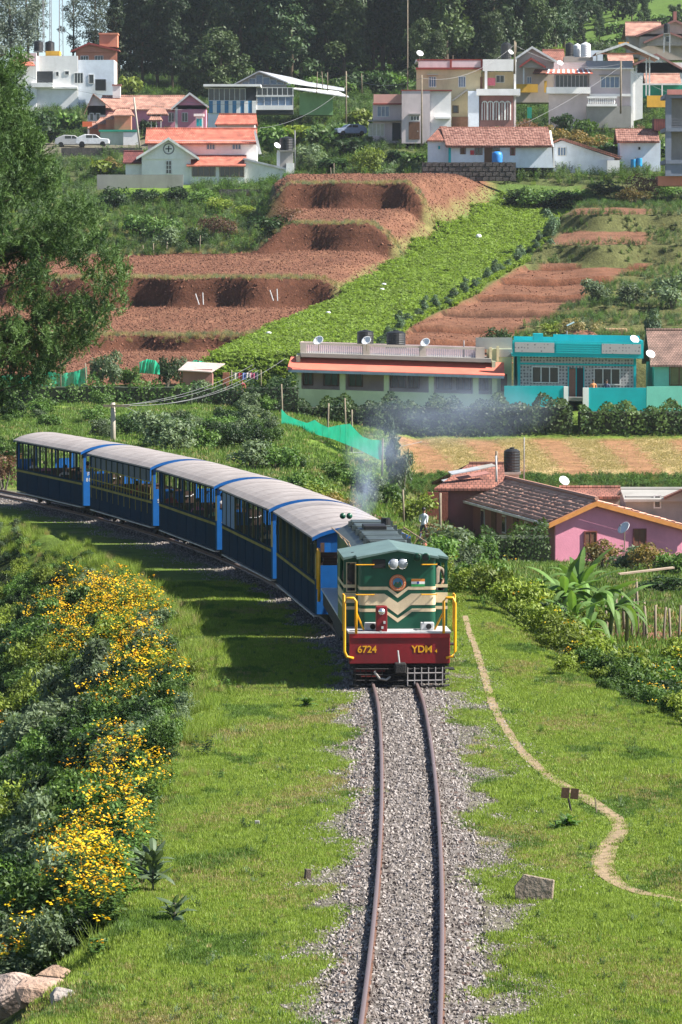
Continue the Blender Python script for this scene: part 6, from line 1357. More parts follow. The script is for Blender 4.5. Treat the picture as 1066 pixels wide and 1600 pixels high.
def mast(px, t, b, D, w, label):
    o = empty('radio_mast', P(px, b, D), 0, label, 'mast', 'masts at top left'); h = (b-t)/(FPX/D); m = MB()
    for a in (0, 2.1, 4.2): m.tube([(w*math.cos(a), w*math.sin(a), 0), (w*.7*math.cos(a), w*.7*math.sin(a), h)], .05, 5)
    m.build('legs', M_wire, o); m = MB(); k = 0
    while k*w*1.8 < h-1: z = k*w*1.8; a, b_ = (k % 3)*2.1, ((k+1) % 3)*2.1; m.tube([(w*math.cos(a), w*math.sin(a), z), (w*math.cos(b_), w*math.sin(b_), z+w*1.8)], .025, 4); k += 1
    tag(m.build('bracing', M_wire, o), kind='stuff'); return o
mast(79, -60, 82, 575, .16, 'thin lattice mast rising from the white house, left one'); mast(95, -60, 88, 578, .35, 'taller lattice mast right of the thin one'); mast(68, -60, 80, 590, .12, 'faint pole like mast furthest left above the white house')
# yellow house group
S = Site('two_storey_house', 730, 200, 470, 'cream two storey house with maroon trimmed parapet and arched grille'); S.box('wall', W_cream, 651, 752, 109, 205, 0, .4); S.box('parapet', W_blush, 654, 703, 96, 107, -.2, 0); S.box('parapet', W_blush, 706, 751, 95, 106, -.2, 0); S.box('trim', W_maroon, 650, 754, 106.5, 109.5, -.35, 0); S.box('trim', W_maroon, 703, 706, 95, 107, -.25, 0); S.box('trim', W_maroon, 751, 754, 94, 110, -.3, 0); S.box('trim', W_maroon, 652, 752, 93.5, 95.5, -.22, .1)
S.win(671, 681, 121, 136, 3, 1, 0, None, M_gblue, shade=True); S.win(717, 727, 121, 136, 3, 1, 0, None, M_gblue); S.box('balcony_parapet', W_white, 754, 806, 94, 112, -.6, -.2); S.box('roof_slab', W_white, 650, 807, 94, 97, .1, 7); S.box('right_wall', W_white, 803, 806, 94, 200, -.2, 7); S.box('balcony_back', W_cream, 754, 803, 112, 145, 1.6, 1.9); S.box('door', M_wood, 750, 754, 121, 140, -.05, .1); S.box('pillar', W_white, 757, 761, 112, 142, -.6, -.3); S.box('hanging_cloth', cloth((.6,.15,.2)), 762, 774, 122, 134, .5, .55); S.win(776, 788, 118, 128, 2, 1, 1.6)
S.box('balcony_slab', W_white, 744, 812, 140, 150, -1.2, 1.6); S.box('corner', W_bwhite, 731, 748, 143, 205, -.9, 0); S.box('lower_wall', W_brown, 749, 802, 150, 205, -.5, 0)
gr = MB()
for k in range(5):
    xa, xb = S.x(753+k*9), S.x(761+k*9); xm = (xa+xb)/2; rr = (xb-xa)/2; zt = S.z(163); pts = [(xa, -.58, S.z(188))]+[(xm-rr*math.cos(t), -.58, zt+rr*math.sin(t)) for t in (math.pi*j/8 for j in range(9))]+[(xb, -.58, S.z(188))]; MB().tube(pts, .07, 5).build('arch', M_wframe, S.o); MB().tube([(xm, -.58, S.z(188)), (xm, -.58, zt+rr)], .04, 4).build('grille_bar', M_wframe, S.o)
for k in range(8): S.box('stair', W_conc, 706+k*3, 709.5+k*3, 156-k*2.2, 158.5-k*2.2, -.9, -.2)
S.win(708, 716, 166, 176, 1, 1, 0, M_wood); S.box('gate', M_wood, 706, 731, 183, 200, -1, -.9)
dish(656, 84, 469, 11, 'white dish on a mast at the left of the cream house roof', .4, .8); dish(798, 82, 472, 9, 'white dish above the right end of the cream house roof', .7)
tank(791, 66, 93, 478, 17, 'dark tank behind the white parapet, left of the leaning pole')
S = Site('block_house', 665, 222, 462, 'windowless beige block with a brown door in front of the cream house'); S.box('front', W_lilac, 628, 672, 142, 224, 0, .4); S.box('body', W_white, 672, 705, 143, 215, .5, 6); S.box('top', W_maroon, 627, 706, 141, 142.5, -.05, 6); S.door(639, 656, 191, 218); S.box('sunshade', W_conc, 639, 657, 178, 180, -.5, 0); S.win(642, 655, 182, 188, 3, 1, 0); S.box('ledge', W_white, 680, 704, 183, 186, .0, .5)
S = Site('small_house', 605, 222, 466, 'small beige house with a pink parapet and blue windows, left of the block'); S.box('wall', W_lilac, 583, 628, 160, 224, 0, 4); S.box('parapet', wallmat('pale pink', (.7,.38,.32)), 584, 628, 148, 162, -.3, 0); S.box('trim', W_maroon, 583, 629, 162, 164, -.35, 0); S.win(590, 608, 167, 182, 3, 1, 0, None, M_gblue); S.box('ledge', W_conc, 575, 628, 188, 190, -1, 0); S.win(577, 600, 194, 212, 4, 1, 0, None, paint('pale shutter', (.5,.5,.4))); S.box('doorway', M_int, 613, 626, 192, 220, -.05, .0)
# long white tiled house
S = Site('long_house', 770, 255, 436, 'long low white house with a mottled clay tile roof above the block wall'); S.box('wall', W_bwhite, 703, 864, 226, 262, 0, .3); S.box('wing_wall', W_bwhite, 669, 703, 218, 262, .8, 1.1); rf = S.roofx(R_clay, 697, 862, 229, 199, -.6, 6, 690, 858); S.roofx(R_clay, 668, 705, 219, 198, .4, 6, 688, 700)
tiled_slope(S.v(697,229,-.62)+Vector((0,0,.04)), S.v(862,229,-.62)+Vector((0,0,.04)), S.v(858,199,2.7)+Vector((0,0,.04)), S.v(690,199,2.7)+Vector((0,0,.04)), 11, 42, rf, M_tileobj2)
MB().poly([S.v(862,229,.0), S.v(864,262,0), S.v(864,262,5.5), S.v(862,229,5.5), S.v(860,203,2.8)], (.2,0,0)).build('end_wall', W_white, S.o)
S.box('plank_wall', M_wood, 757, 769, 229, 256, -.05, 0); S.win(720, 727, 231, 240, 1, 1, 0, M_wood, M_wood); S.win(743, 753, 229, 241, 2, 1, 0, M_wood); S.win(770, 780, 229, 236, 1, 1, 0, M_wood); S.win(798, 804, 232, 242, 1, 1, 0, W_maroon, M_wood); S.win(685, 689, 228, 233, 1, 1, .8, None, W_teal); S.box('teal_door', W_teal, 701, 705, 228, 256, -.04, 0); S.box('red_cloth', cloth((.5,.05,.06)), 735, 741, 235, 242, -.1, -.05)
b_ = MB().lathe([(.5,0),(.55,.2),(.56,.9),(.5,1.15),(.25,1.3)], n=14).build('blue_tarpaulin_drum', mat('blue tarpaulin', (.03,.22,.6), rough=.5, var=.3), None, smooth=True, label='blue wrapped drum standing in front of the brown plank wall', cat='drum'); b_.location = P(777, 256, 434.5)
# white gable cottage
S = Site('gabled_cottage', 900, 268, 440, 'white cottage with a lopsided tiled roof beside the dark hedge'); MB().poly([S.v(850,280,0), S.v(960,280,0), S.v(960,247,0), S.v(878,220,0), S.v(850,231,0)], (0,5,0)).build('wall', W_bwhite, S.o); MB().poly([S.v(844,231,-.5), S.v(876,216,-.5), S.v(970,247,-.5), S.v(970,249,-.5), S.v(876,219,-.5), S.v(844,234,-.5)], (0,6,0)).build('roof', R_clay, S.o)
MB().poly([S.v(880,217,-.4), S.v(972,246,-.4), S.v(948,236,6), S.v(893,218,6)], (0,0,.06)).build('roof_slope', R_pale, S.o); S.win(872, 884, 231, 243, 3, 1, 0, None, M_gblue); S.box('porch_wall', W_white, 948, 967, 251, 270, -1.2, .1)
S = Site('tiled_cottage', 997, 262, 445, 'bluish white cottage with a red tiled roof beside the grey tower house'); S.box('wall', W_bwhite, 969, 1032, 220, 268, 0, 4); rf = S.roofx(R_clay, 963, 1030, 222, 202, -.5, 4.6); tiled_slope(S.v(963,222,-.5)+Vector((0,0,.04)), S.v(1030,222,-.5)+Vector((0,0,.04)), S.v(1030,202,2.05)+Vector((0,0,.04)), S.v(963,202,2.05)+Vector((0,0,.04)), 6, 20, rf, M_tileobj2); S.win(997, 1001, 230, 234, 1, 1, 0); S.box('flat_cap', R_dark, 1022, 1040, 186, 204, .5, 3)
for k, px in enumerate((990, 999)): b_ = MB().lathe([(.3,0),(.32,.1),(.32,.8),(.3,.9)], n=14).build('barrel', mat('blue barrel', (.02,.25,.5), rough=.4), None, label='blue barrel by the tiled cottage, '+('left','right')[k]+' of the pair', cat='barrel', group='blue barrels'); b_.location = P(px, 262-k*2, 443.5)
S = Site('tower_house', 1100, 285, 415, 'grey blue three storey house with open balconies at the right edge'); S.box('corner', W_grey, 1040, 1049, 150, 275, 0, .6)
for t in (148, 200, 250): S.box('floor_slab', W_grey, 1040, 1200, t, t+6, -.1, 7)
S.box('lower_wall', W_grey, 1040, 1200, 250, 275, .05, .3); S.box('back_wall', W_conc, 1049, 1200, 150, 255, 1.8, 2); S.box('roof_edge', wallmat('pink edge', (.6,.25,.22)), 1042, 1200, 141, 149, -.3, .2)
for k in range(4): S.box('railing', M_wire, 1049, 1200, 186+k*4, 187+k*4, 0, .05)
S.box('lower_floor', W_salmon, 1030, 1200, 275, 290, 1, 5)
S = Site('tiled_shed', 1075, 385, 396, 'reddish tiled shed at the right edge among the terraces', 'shed'); S.roofx(R_pale, 1030, 1180, 378, 344, -.5, 7, 1040, 1180); S.box('wall', W_white, 1036, 1180, 376, 400, 0, 4)
# villa and neighbours
S = Site('villa', 930, 190, 480, 'white villa with a striped awning, glazed balcony and stone balustrade'); S.box('wall', W_lilac, 921, 985, 106, 200, 0, .3); S.box('side_wall', W_white, 985, 990, 108, 200, .0, 7); MB().poly([S.v(985,108,.1), S.v(1004,120,.1), S.v(1004,185,.1), S.v(985,190,.1)], (0,.4,0)).build('bright_side', W_white, S.o); S.box('parapet', W_grey, 916, 988, 96, 107, -.3, 0); S.box('cornice', W_white, 914, 990, 107, 109, -.5, 0); S.win(939, 967, 121, 137, 4, 1, 0, None, M_gblue, shade=True); S.box('band', W_white, 921, 985, 147, 151, -.3, 0)  # greyer front, white right side: shaded and sunlit faces put into wall colours
S.box('left_wall', W_lilac, 866, 921, 98, 137, .6, .9); S.win(869, 918, 118, 136, 8, 1, .55, paint('pale grey bars', (.5,.5,.5))); S.box('balcony', W_white, 854, 922, 137, 147, -1.0, .6); S.box('lower_wall', W_lilac, 858, 921, 147, 200, -.1, .6); MB().poly([S.v(852,116,-1.5), S.v(925,116,-1.5), S.v(922,109,.6), S.v(858,109,.6)], (0,0,-.08)).build('awning', M_awn, S.o)
for k in range(9): MB().poly([S.v(854+k*8,115.9,-1.53), S.v(857+k*8,115.9,-1.53), S.v(860+k*7.4,108.9,.57), S.v(857.5+k*7.4,108.9,.57)], (0,0,.03)).build('awning_stripe', W_white, S.o)
for k in range(13): MB().lathe([(.05,0),(.11,.2),(.05,.45),(.09,.62)], (S.x(919+k*3.3), -1.2, S.z(163)), 7).build('baluster', W_white, S.o)
S.box('balustrade_rail', W_white, 916, 963, 151.5, 154.5, -1.35, -1.05); S.box('balustrade_base', W_white, 916, 963, 163, 167, -1.35, -.9); S.box('porch_floor', W_conc, 916, 985, 166, 200, -1, 0); S.winR(990.2, 1.2, 2.6, 124, 138)
for p, t in ((932,84),(1008,92),(1013,90)): S.box('pavilion_post', M_wframe, p, p+2, t, 150 if p > 1000 else 107, -.5 if p > 1000 else .8, -.3 if p > 1000 else 1)
S.roofy(R_pale, 930, 976, 1028, 84, 68, 92, -1.5, 6, None, board=M_wframe, name='pavilion_roof'); S.box('pavilion_beam', W_salmon, 934, 1000, 84, 86, -.6, -.4); S.box('roof_stub', W_orange, 968, 984, 65.5, 69, 2, 3)
tank(890, 66, 88, 486, 13, 'black tank beside the white tanks on the villa roof'); tank(902, 68, 89, 487, 12, 'white tank next to the black one, left of the white pair', M_dish); tank(915, 66, 90, 486, 16, 'widest white tank on the villa roof', M_dish); S = Site('tank_plinth', 900, 100, 486, 'pale plinth under the tanks behind the striped awning', 'plinth'); S.box('plinth', W_beige, 881, 926, 89.5, 104, -.6, 1.2)
dish(875, 99, 479, 10, 'white dish at the left end of the villa roof', .4)
S = Site('gabled_bungalow', 830, 150, 498, 'cream bungalow with twin red gables and a yellow balcony'); S.box('wall', W_beige, 806, 868, 94, 160, 0, 5); S.roofy(R_clay, 800, 831, 872, 94, 73, 97, -.5, 6, W_beige, 806, 862, M_wframe); S.roofy(R_dark, 811, 829, 852, 104, 91, 105, -1.4, -.4, W_beige, 815, 848, W_maroon, 'porch_roof'); S.roofx(R_clay, 850, 884, 98, 76, 1, 8); S.box('balcony', W_orange, 805, 840, 132, 145, -1, -.7); S.box('post', W_white, 817, 819, 106, 133, -.9, -.7); S.win(824, 830, 121, 130, 2, 1, 0, None, M_gblue); S.roofx(R_clay, 832, 866, 115, 105, -1, 2, 838, 862); S.box('column', W_orange, 850, 854, 127, 145, -.8, -.5)
S = Site('green_house', 1035, 165, 492, 'green walled house under a faded red tiled roof, right of the villa'); S.roofx(R_pale, 1008, 1064, 131, 115, -.5, 5); S.box('wall', W_dgreen, 1004, 1070, 131, 152, 0, 4); S.box('rail', M_wframe, 1002, 1066, 131, 133.5, -.7, -.5); S.box('porch_wall', W_orange, 1010, 1045, 150, 168, -1.2, -1); S.box('post', M_wframe, 1033, 1035, 133, 152, -.7, -.5)
S = Site('white_gable_house', 1020, 125, 515, 'white house with a broad brown gable behind the green walled house'); S.roofy(R_clay, 990, 1025, 1075, 100, 84, 112, -.5, 6, W_white, 996, 1068, W_brown); S.box('wall', W_white, 996, 1068, 98, 130, -.1, 4); S.roofx(R_pale, 952, 992, 98, 84, 1, 6); S.box('blue_block', W_bwhite, 925, 944, 78, 98, 2, 4)
S = Site('hill_house', 1020, 90, 565, 'large house with red tiled gables highest on the right'); S.roofx(R_pale, 977, 1034, 56, 33, -.5, 8, 980, 1036); S.box('wall', W_beige, 982, 1036, 55, 90, 0, 5); S.roofy(R_pale, 992, 1052, 1100, 57, 33, 55, -3, 6, W_beige, 998, 1095, W_brown); S.box('gable_wall', W_beige, 998, 1095, 55, 95, -2.6, 2); S.roofy(R_clay, 1002, 1040, 1095, 68, 52, 72, -4.5, -3, W_beige, 1008, 1090, W_brown, 'porch_roof'); S.box('chimney', W_brown, 1053, 1058, 18, 40, 1, 2); S.win(1037, 1043, 60, 68, 1, 1, -4.1)
tank(1042, 36, 52, 558, 10, 'dark tank on a tall steel frame before the hill house'); S2 = Site('water_tower_frame', 1042, 80, 558, 'steel frame carrying the dark tank before the hill house', 'tank frame')
for p in (1037, 1046): S2.box('leg', M_silver, p, p+1.2, 53.5, 82, -.4, -.3); S2.box('leg', M_silver, p, p+1.2, 53.5, 82, .3, .4)
# poles and wires of the village
for px, t, b, D, r_, lb in ((637,0,215,470,.07,'tall pale trunk like pole left of the cream house'),(659,118,222,458,.10,'dark pole standing in front of the beige block'),(970,96,172,474,.11,'dark electricity pole in front of the villa'),(541,112,200,480,.10,'dark pole on the slope right of the steel shed'),(804,64,110,468,.12,'pale pole at the right corner of the cream house'),(806,66,80,500,.1,'stub of a pole above the bungalow roof')):
    post(px, t, b, D, r_, lb, M_post, name='electricity_pole', cat='pole', group='poles in the village')
o = post(211, 152, 232, 494, .13, 'leaning concrete pole beside the garage', M_concpost, tilt=0, name='electricity_pole', cat='pole', group='poles in the village'); o.rotation_euler = (0, .12-.24, 0); o.location = P(219, 232, 494)
for a, b, sg, lb in (((0,100,560),(211,152,494),1,'wire from the top left to the leaning pole'),((211,152,494),(300,170,500),.6,'wire from the leaning pole to the pink house'),((265,155,500),(460,150,480),.8,'wire crossing the striped building'),((406,200,448),(541,135,480),1,'wire from the white house to the pole on the slope'),((541,118,480),(659,122,458),1,'wire from the slope pole to the beige block pole'),((659,122,458),(804,70,468),1.4,'wire across the cream house front'),((804,70,468),(970,100,474),1.2,'wire from the cream house to the villa pole'),((970,104,474),(826,190,440),.3,'pale stay wire descending from the villa pole'),((826,190,440),(690,215,440),.3,'pale stay wire continuing to the long house'),((970,100,474),(1066,150,480),.6,'wire from the villa pole to the right edge')):
    wire(P(*a), P(*b), sg, .03, lb)
S = Site('notice_board', 827, 200, 446, 'small green board on posts beside the hedge above the long house', 'board'); S.box('board', W_dgreen, 824, 831, 168, 185, 0, .1); S.box('post', M_post, 827, 828, 185, 205, 0, .1)
net('shade_net', [(522,276),(535,272),(551,271)], [(522,287),(551,285)], 434, 434, 'bright turquoise scrap of net at the top of the red terraces', 5)
S = Site('white_shed', 122, 340, 430, 'white box hut with a yellow sheet, half hidden by the pine', 'hut'); S.box('wall', W_white, 113, 138, 308, 345, 0, 2); S.box('sheet', W_orange, 140, 158, 321, 334, -.5, -.4)
def stakes(lst, D, lb):
    for i, (px, t, b) in enumerate(lst): post(px, t, b, D, .05, lb, M_post, tilt=.04*((i*7) % 5-2), name='stake', cat='stake', group=lb)
stakes([(225,383,402),(240,380,420),(258,378,424),(286,385,412),(312,368,400)], 382, 'pale fence stake among the bushes below the white house')
stakes([(519,262,290),(522,255,290),(549,252,285),(566,115,140),(495,112,140),(505,112,138),(512,113,137)], 437, 'thin stake at the edge of the upper terraces')
stakes([(951,925,1010),(963,935,985),(985,935,1012),(997,905,975),(1005,945,1000),(1012,940,1010),(1024,945,1010),(1035,948,1015),(1048,950,1015),(1060,945,1022),(975,930,965)], 138, 'thin wooden stake fencing the small tilled plot')
for k, (px, py, D, lb) in enumerate(((316,476,340,'pair of pale crossed sticks on the red terrace, left'),(432,470,342,'pair of pale sticks on the red terrace, right'))):
    o = MB().tube([(-.25,0,0),(-.55,0,.9)], .04, 5).tube([(.1,0,0),(.05,0,1.0)], .04, 5).build('sticks', M_dish, None, label=lb, cat='sticks', group='sticks on the terraces'); o.location = P(px, py, D)
for k, (px, py) in enumerate(((513,492),(597,455),(748,372),(420,524),(600,447))):
    D = ground_hit(px, py+6, 311, 440) or 340; b = P(px, py+6, D); o = empty('sprinkler', b, 0, ('sprinkler with white head low in the green crop above the awning house','white topped sprinkler in the middle of the green crop','white bag tied to a stake near the top of the green crop','white topped sprinkler at the foot of the green crop','thin sprinkler beside the white one in mid crop')[k], 'sprinkler', 'white markers in the crop')
    MB().tube([(0,0,-.1),(0,0,.45)], .03, 5).build('stem', M_post, o); MB().ball((0,0,.5), .22 if k != 2 else .3, 8, 6, (1,1,.5 if k != 2 else .9)).build('head', M_dish, o, smooth=True)
# ---------------------------------------------------------------- crops and rough edges of the terraces
def field_pts(n, d0, d1, f):
    D = rng.uniform(d0, d1, n); px = rng.uniform(-30, 1100, n); k = f(px, D); px, D = px[k], D[k]; x = (px-533)/FPX*D; return x, D, ground(x, D), px
x, y, z, px = field_pts(95000, 309.3, 431, lambda p, D: (p+13*vnoise(p*.05, D*.3, 71) > np.interp(D, *B_L)-14)*(p+6*vnoise(p*.06, D*.4, 72) < np.interp(D, *B_R)+2))
CROP = [weed_mesh(200+i, L_crop, .45, 7, .2) for i in range(2)]
scatter('green_crop', np.stack([x,y,z],1), rng.uniform(.6,1.1,len(x)), CROP+[TUFT[0]], idx=rng.integers(0,2,len(x)), label='dense bright green crop filling the diagonal strip between the red terraces', cat='crop')
def riser(px, D):
    Dw = D + .9*np.sin(px/47.0)+.7*np.sin(px/21.0+1); m = np.zeros(len(D), bool)
    for a in (336.3, 357.6, 381.6, 399.6): m |= (np.abs(Dw-a-.4) < 1.3)
    return m*(px < np.interp(D, *B_L)-12)
x, y, z, px = field_pts(120000, 330, 404, riser); k = rng.random(len(x)) < .32; x, y, z = x[k], y[k], z[k]
scatter('bank_grass', np.stack([x,y,z-.1],1), rng.uniform(.5,1.1,len(x)), TALL, idx=np.where(rng.random(len(x)) < .75, 2, 1), label='dry grass hanging on the cut edges of the red terraces', cat='grass')
x, y, z, px = field_pts(26000, 312, 431, lambda p, D: (p > np.interp(D, *B_R)+6)*(((D > 380.3)*(D < 383.6))|((D > 391)*(D < 394.6))|(D > 402)|(p > np.interp(D, [312,335,356,370,380,381,500],[775,815,905,965,1020,1600,1600]))|(p>1010)) )
scatter('bank_scrub', np.stack([x,y,z-.05],1), rng.uniform(.35,.8,len(x)), WEED+TALL[1:], label='creepers and rough grass on the banks right of the green strip', cat='scrub')
x, y, z, px = field_pts(9000, 380, 433, lambda p, D: (p < 420)*(rng.random(len(p)) < .8))
scatter('bank_scrub', np.stack([x,y,z-.05],1), rng.uniform(.6,1.2,len(x)), WEED+TALL, label='rough green growth below the lawn of the white house', cat='scrub')
x = rng.uniform(-45, 50, 30000); y = rng.uniform(434, 640, 30000); px_ = x/y*FPX+533; k = (px_ > -40)*(px_ < 1110)*(vnoise(x*.3, y*.2, 3) > -.35)*~((y > 492)*(y < 512)*(px_ < 260))*~((y<449)*(px_<300)*(px_>150)); x, y = x[k], y[k]; sc_ = rng.uniform(.7,1.6,len(x))
scatter('hill_scrub', np.stack([x,y,ground(x,y)-.1],1), sc_, WEED+TALL[:2], label='weeds and grass between the houses on the hill', cat='scrub')
x = rng.uniform(-2, 26, 26000); y = rng.uniform(243.5, 249.5, 26000); px_ = x/y*FPX+533; k = (px_ > 615); x, y = x[k], y[k]
scatter('bank_scrub', np.stack([x,y,ground(x,y)-.05],1), rng.uniform(.4,.8,len(x)), TALL+WEED[:1], idx=np.where(rng.random(len(x)) < .5, 2, rng.integers(0,4,len(x))), label='dry creepers on the bank below the straw covered field', cat='scrub')
x = rng.uniform(3, 27, 16000); y = rng.uniform(250, 287, 16000); px_ = x/y*FPX+533; k = (px_ > 625)*(np.sin((px_+y*1.4)/17.0)+.5*rng.normal(0,1,16000) > .1); x, y = x[k], y[k]
scatter('straw', np.stack([x,y,ground(x,y)],1), np.stack([rng.uniform(1.5,3,len(x))]*2+[rng.uniform(.5,1.2,len(x))],1), [TUFT[3]], label='pale straw lying in rows on the tilled field', cat='straw', tilt=.4)
# clods on the tilled soil
CL = [s_.copy() for s_ in STONES[:3]]; M_clod = mat('red clod', (.19,.085,.052), rough=1, var=.3)
for c_ in CL: c_.materials.clear(); c_.materials.append(M_clod)
x, y, z, px = field_pts(90000, 311, 432, lambda p, D: ((p < np.interp(D, *B_L)-14)&(p > np.where(D>381, 430, -40)))|((p > np.interp(D, *B_R)+10)&(D < 380)&(p < 900)&(np.sin(p*7.7+D*3.1) > .93)))
scatter('soil_clods', np.stack([x,y,z],1), rng.uniform(.05,.16,len(x)), CL, label='rough clods of red soil on the ploughed terraces', cat='clods', tilt=1)

# ---------------------------------------------------------------- hedges and shrubs of the valley
hedge(466, 893, 289, 2.7, 3.2, L_hedge, 'long dark hedge in front of the red awning house and teal gate', z=-2.2, leaf=.24, dens=60, lumps=1.1)
hedge(905, 1130, 289, 2.3, 3.2, L_hedge, 'dark hedge below the teal and mint compound walls', z=-2.2, leaf=.24, dens=60, lumps=1.1)
hedge(386, 466, 291, 3.1, 4, L_dark, 'tall dark creeper covered bush left of the red awning house', z=-1.2, leaf=.2, dens=50, name='creeper_bush', cat='bush')
hedge(0, 300, 289, 1.5, 3, L_bush, 'ragged green hedge below the shade nets on the left', leaf=.2, dens=40, lumps=2.2)
hedge(300, 440, 293, 1.4, 3, L_dark, 'dark hedge below the tin shed and washing line', leaf=.2, dens=40, lumps=2)
hedge(752, 858, 211, 2.5, 3.5, L_hedge, 'dark green hedge against the side of the pink house', z=-5.9, leaf=.15, dens=90)
hedge(620, 760, 288, 1.0, 2, L_hedge, 'lower part of the hedge behind the smoke, above the straw field', z=-2.4, leaf=.2, dens=50, seed=9)
SH = [(152,308,1.1,2.6,BUSHP,'grey green feathery shrub beside the dark net post'),(178,307,1.3,3.2,BUSHP,'tallest grey green shrub behind the nets, left of the net scrap'),(205,308,1.2,2.2,BUSH,'green shrub just left of the small net scrap'),(262,308,1.2,3.2,BUSHD,'dark bush right of the small net scrap'),(285,309,1.0,2.6,BUSHP,'thin grey bush against the tin shed'),
 (375,303,1.0,2.2,BUSHY,'light bush behind the washing line'),(430,300,1.1,2.6,BUSH,'leafy bush behind the creeper, left of the awning house'),(240,226,1.9,2.5,BUSHP,'large pale leaved bush behind the third coach roof'),(275,222,1.7,2.2,BUSHP,'pale leaved bush right of the largest one behind the train'),(310,224,1.4,1.7,BUSH,'green bush behind the middle coach'),
 (395,205,1.4,1.8,BUSHP,'whitish bush behind the second coach roof'),(430,206,1.5,2.0,BUSH,'green bush behind the second coach roof'),(468,178,1.3,1.9,BUSH,'green bush close behind the first coach'),(500,172,1.3,1.8,BUSHY,'yellowish bush close behind the first coach roof'),(528,166,1.2,1.6,BUSHR,'rusty tinged bush with yellow blooms left of the smoke'),
 (565,152,1.3,1.5,BUSHRED,'dry reddish brown bush in the smoke behind the locomotive'),(612,239,1.0,4.4,BUSHA,'tall blue grey shrub at the end of the green net'),(628,236,1.0,3.6,BUSHP,'grey shrub right of the tall one by the net end'),(640,214,1.5,2.6,BUSHY,'bright green bush left of the brick wall'),(600,216,1.4,2.3,BUSH,'dark green bush below the net end'),
 (618,176,1.1,1.0,BUSHY,'low bright bush right behind the locomotive roof'),(590,168,1.0,.9,BUSHY,'small bright weed bush behind the exhaust'),(704,168,1.5,2.0,BUSHP,'pale flowering bush right of the locomotive roof'),(728,172,1.5,2.4,BUSH,'leafy bush between the locomotive and the hedge'),(690,184,1.2,1.8,BUSHRED,'reddish bush beside the rusty pole'),(735,160,1.0,1.5,BUSHP,'grey leaved bush low beside the locomotive cab'),
 (945,196,1.3,1.9,BUSHR,'straggly bush in front of the pink gable, right window'),(985,192,1.4,1.6,BUSHP,'grey bush in front of the pink wall'),(1020,190,1.2,1.8,BUSHR,'brownish bush at the corner of the pink house'),(1058,188,1.3,1.6,BUSH,'green bush at the right edge below the pink house'),(1040,168,1.3,1.0,BUSHD,'low dark bush above the small tilled plot'),
 (835,128,1.2,1.3,BUSHD,'dark bush at the left foot of the banana plants'),(945,122,1.0,1.1,BUSHP,'pale herb clump at the right foot of the banana plants'),(880,121,.9,1.0,BUSHA,'blue green spiky shrub in front of the banana plants'),(1000,112,1.2,1.0,BUSHY,'yellow green bush right of the footpath'),(1045,106,1.3,1.1,BUSHY,'yellow green bush at the right edge by the slope'),
 (20,262,1.3,1.6,BUSHD,'dark bush behind the rearmost coach'),(75,250,1.2,1.3,BUSH,'green bush behind the rear of the train'),(5,182,1.2,2.4,BUSHRED,'dry red brown bush at the left edge behind the last coach'),(150,258,1.3,1.5,BUSH,'green bush left of the concrete pole'),(205,250,1.3,1.4,BUSH,'green bush right of the concrete pole'),(350,246,1.6,1.5,BUSH,'green bush in the meadow behind the middle coach')]
for i, (px, D, r_, h, pr, lb) in enumerate(SH): shrub(px, D, r_, h, pr, lb, i=i, z=(-5.8 if 752 < px < 860 and D > 205 else None))
x = rng.uniform(-22, 8, 700); y = rng.uniform(205, 300, 700); px_ = x/y*FPX+533; k = (px_ > -30)*(px_ < 600)*~((px_ > 425)*(y > 212))*(vnoise(x*.3, y*.12, 21) > .25); x, y = x[k], y[k]
scatter('meadow_bushes', np.stack([x,y,ground(x,y)-.1],1), rng.uniform(.5,1.1,len(x)), BUSH+BUSHD+BUSHP+WEED[:2], label='low bushes spread over the meadow behind the train', cat='bushes')

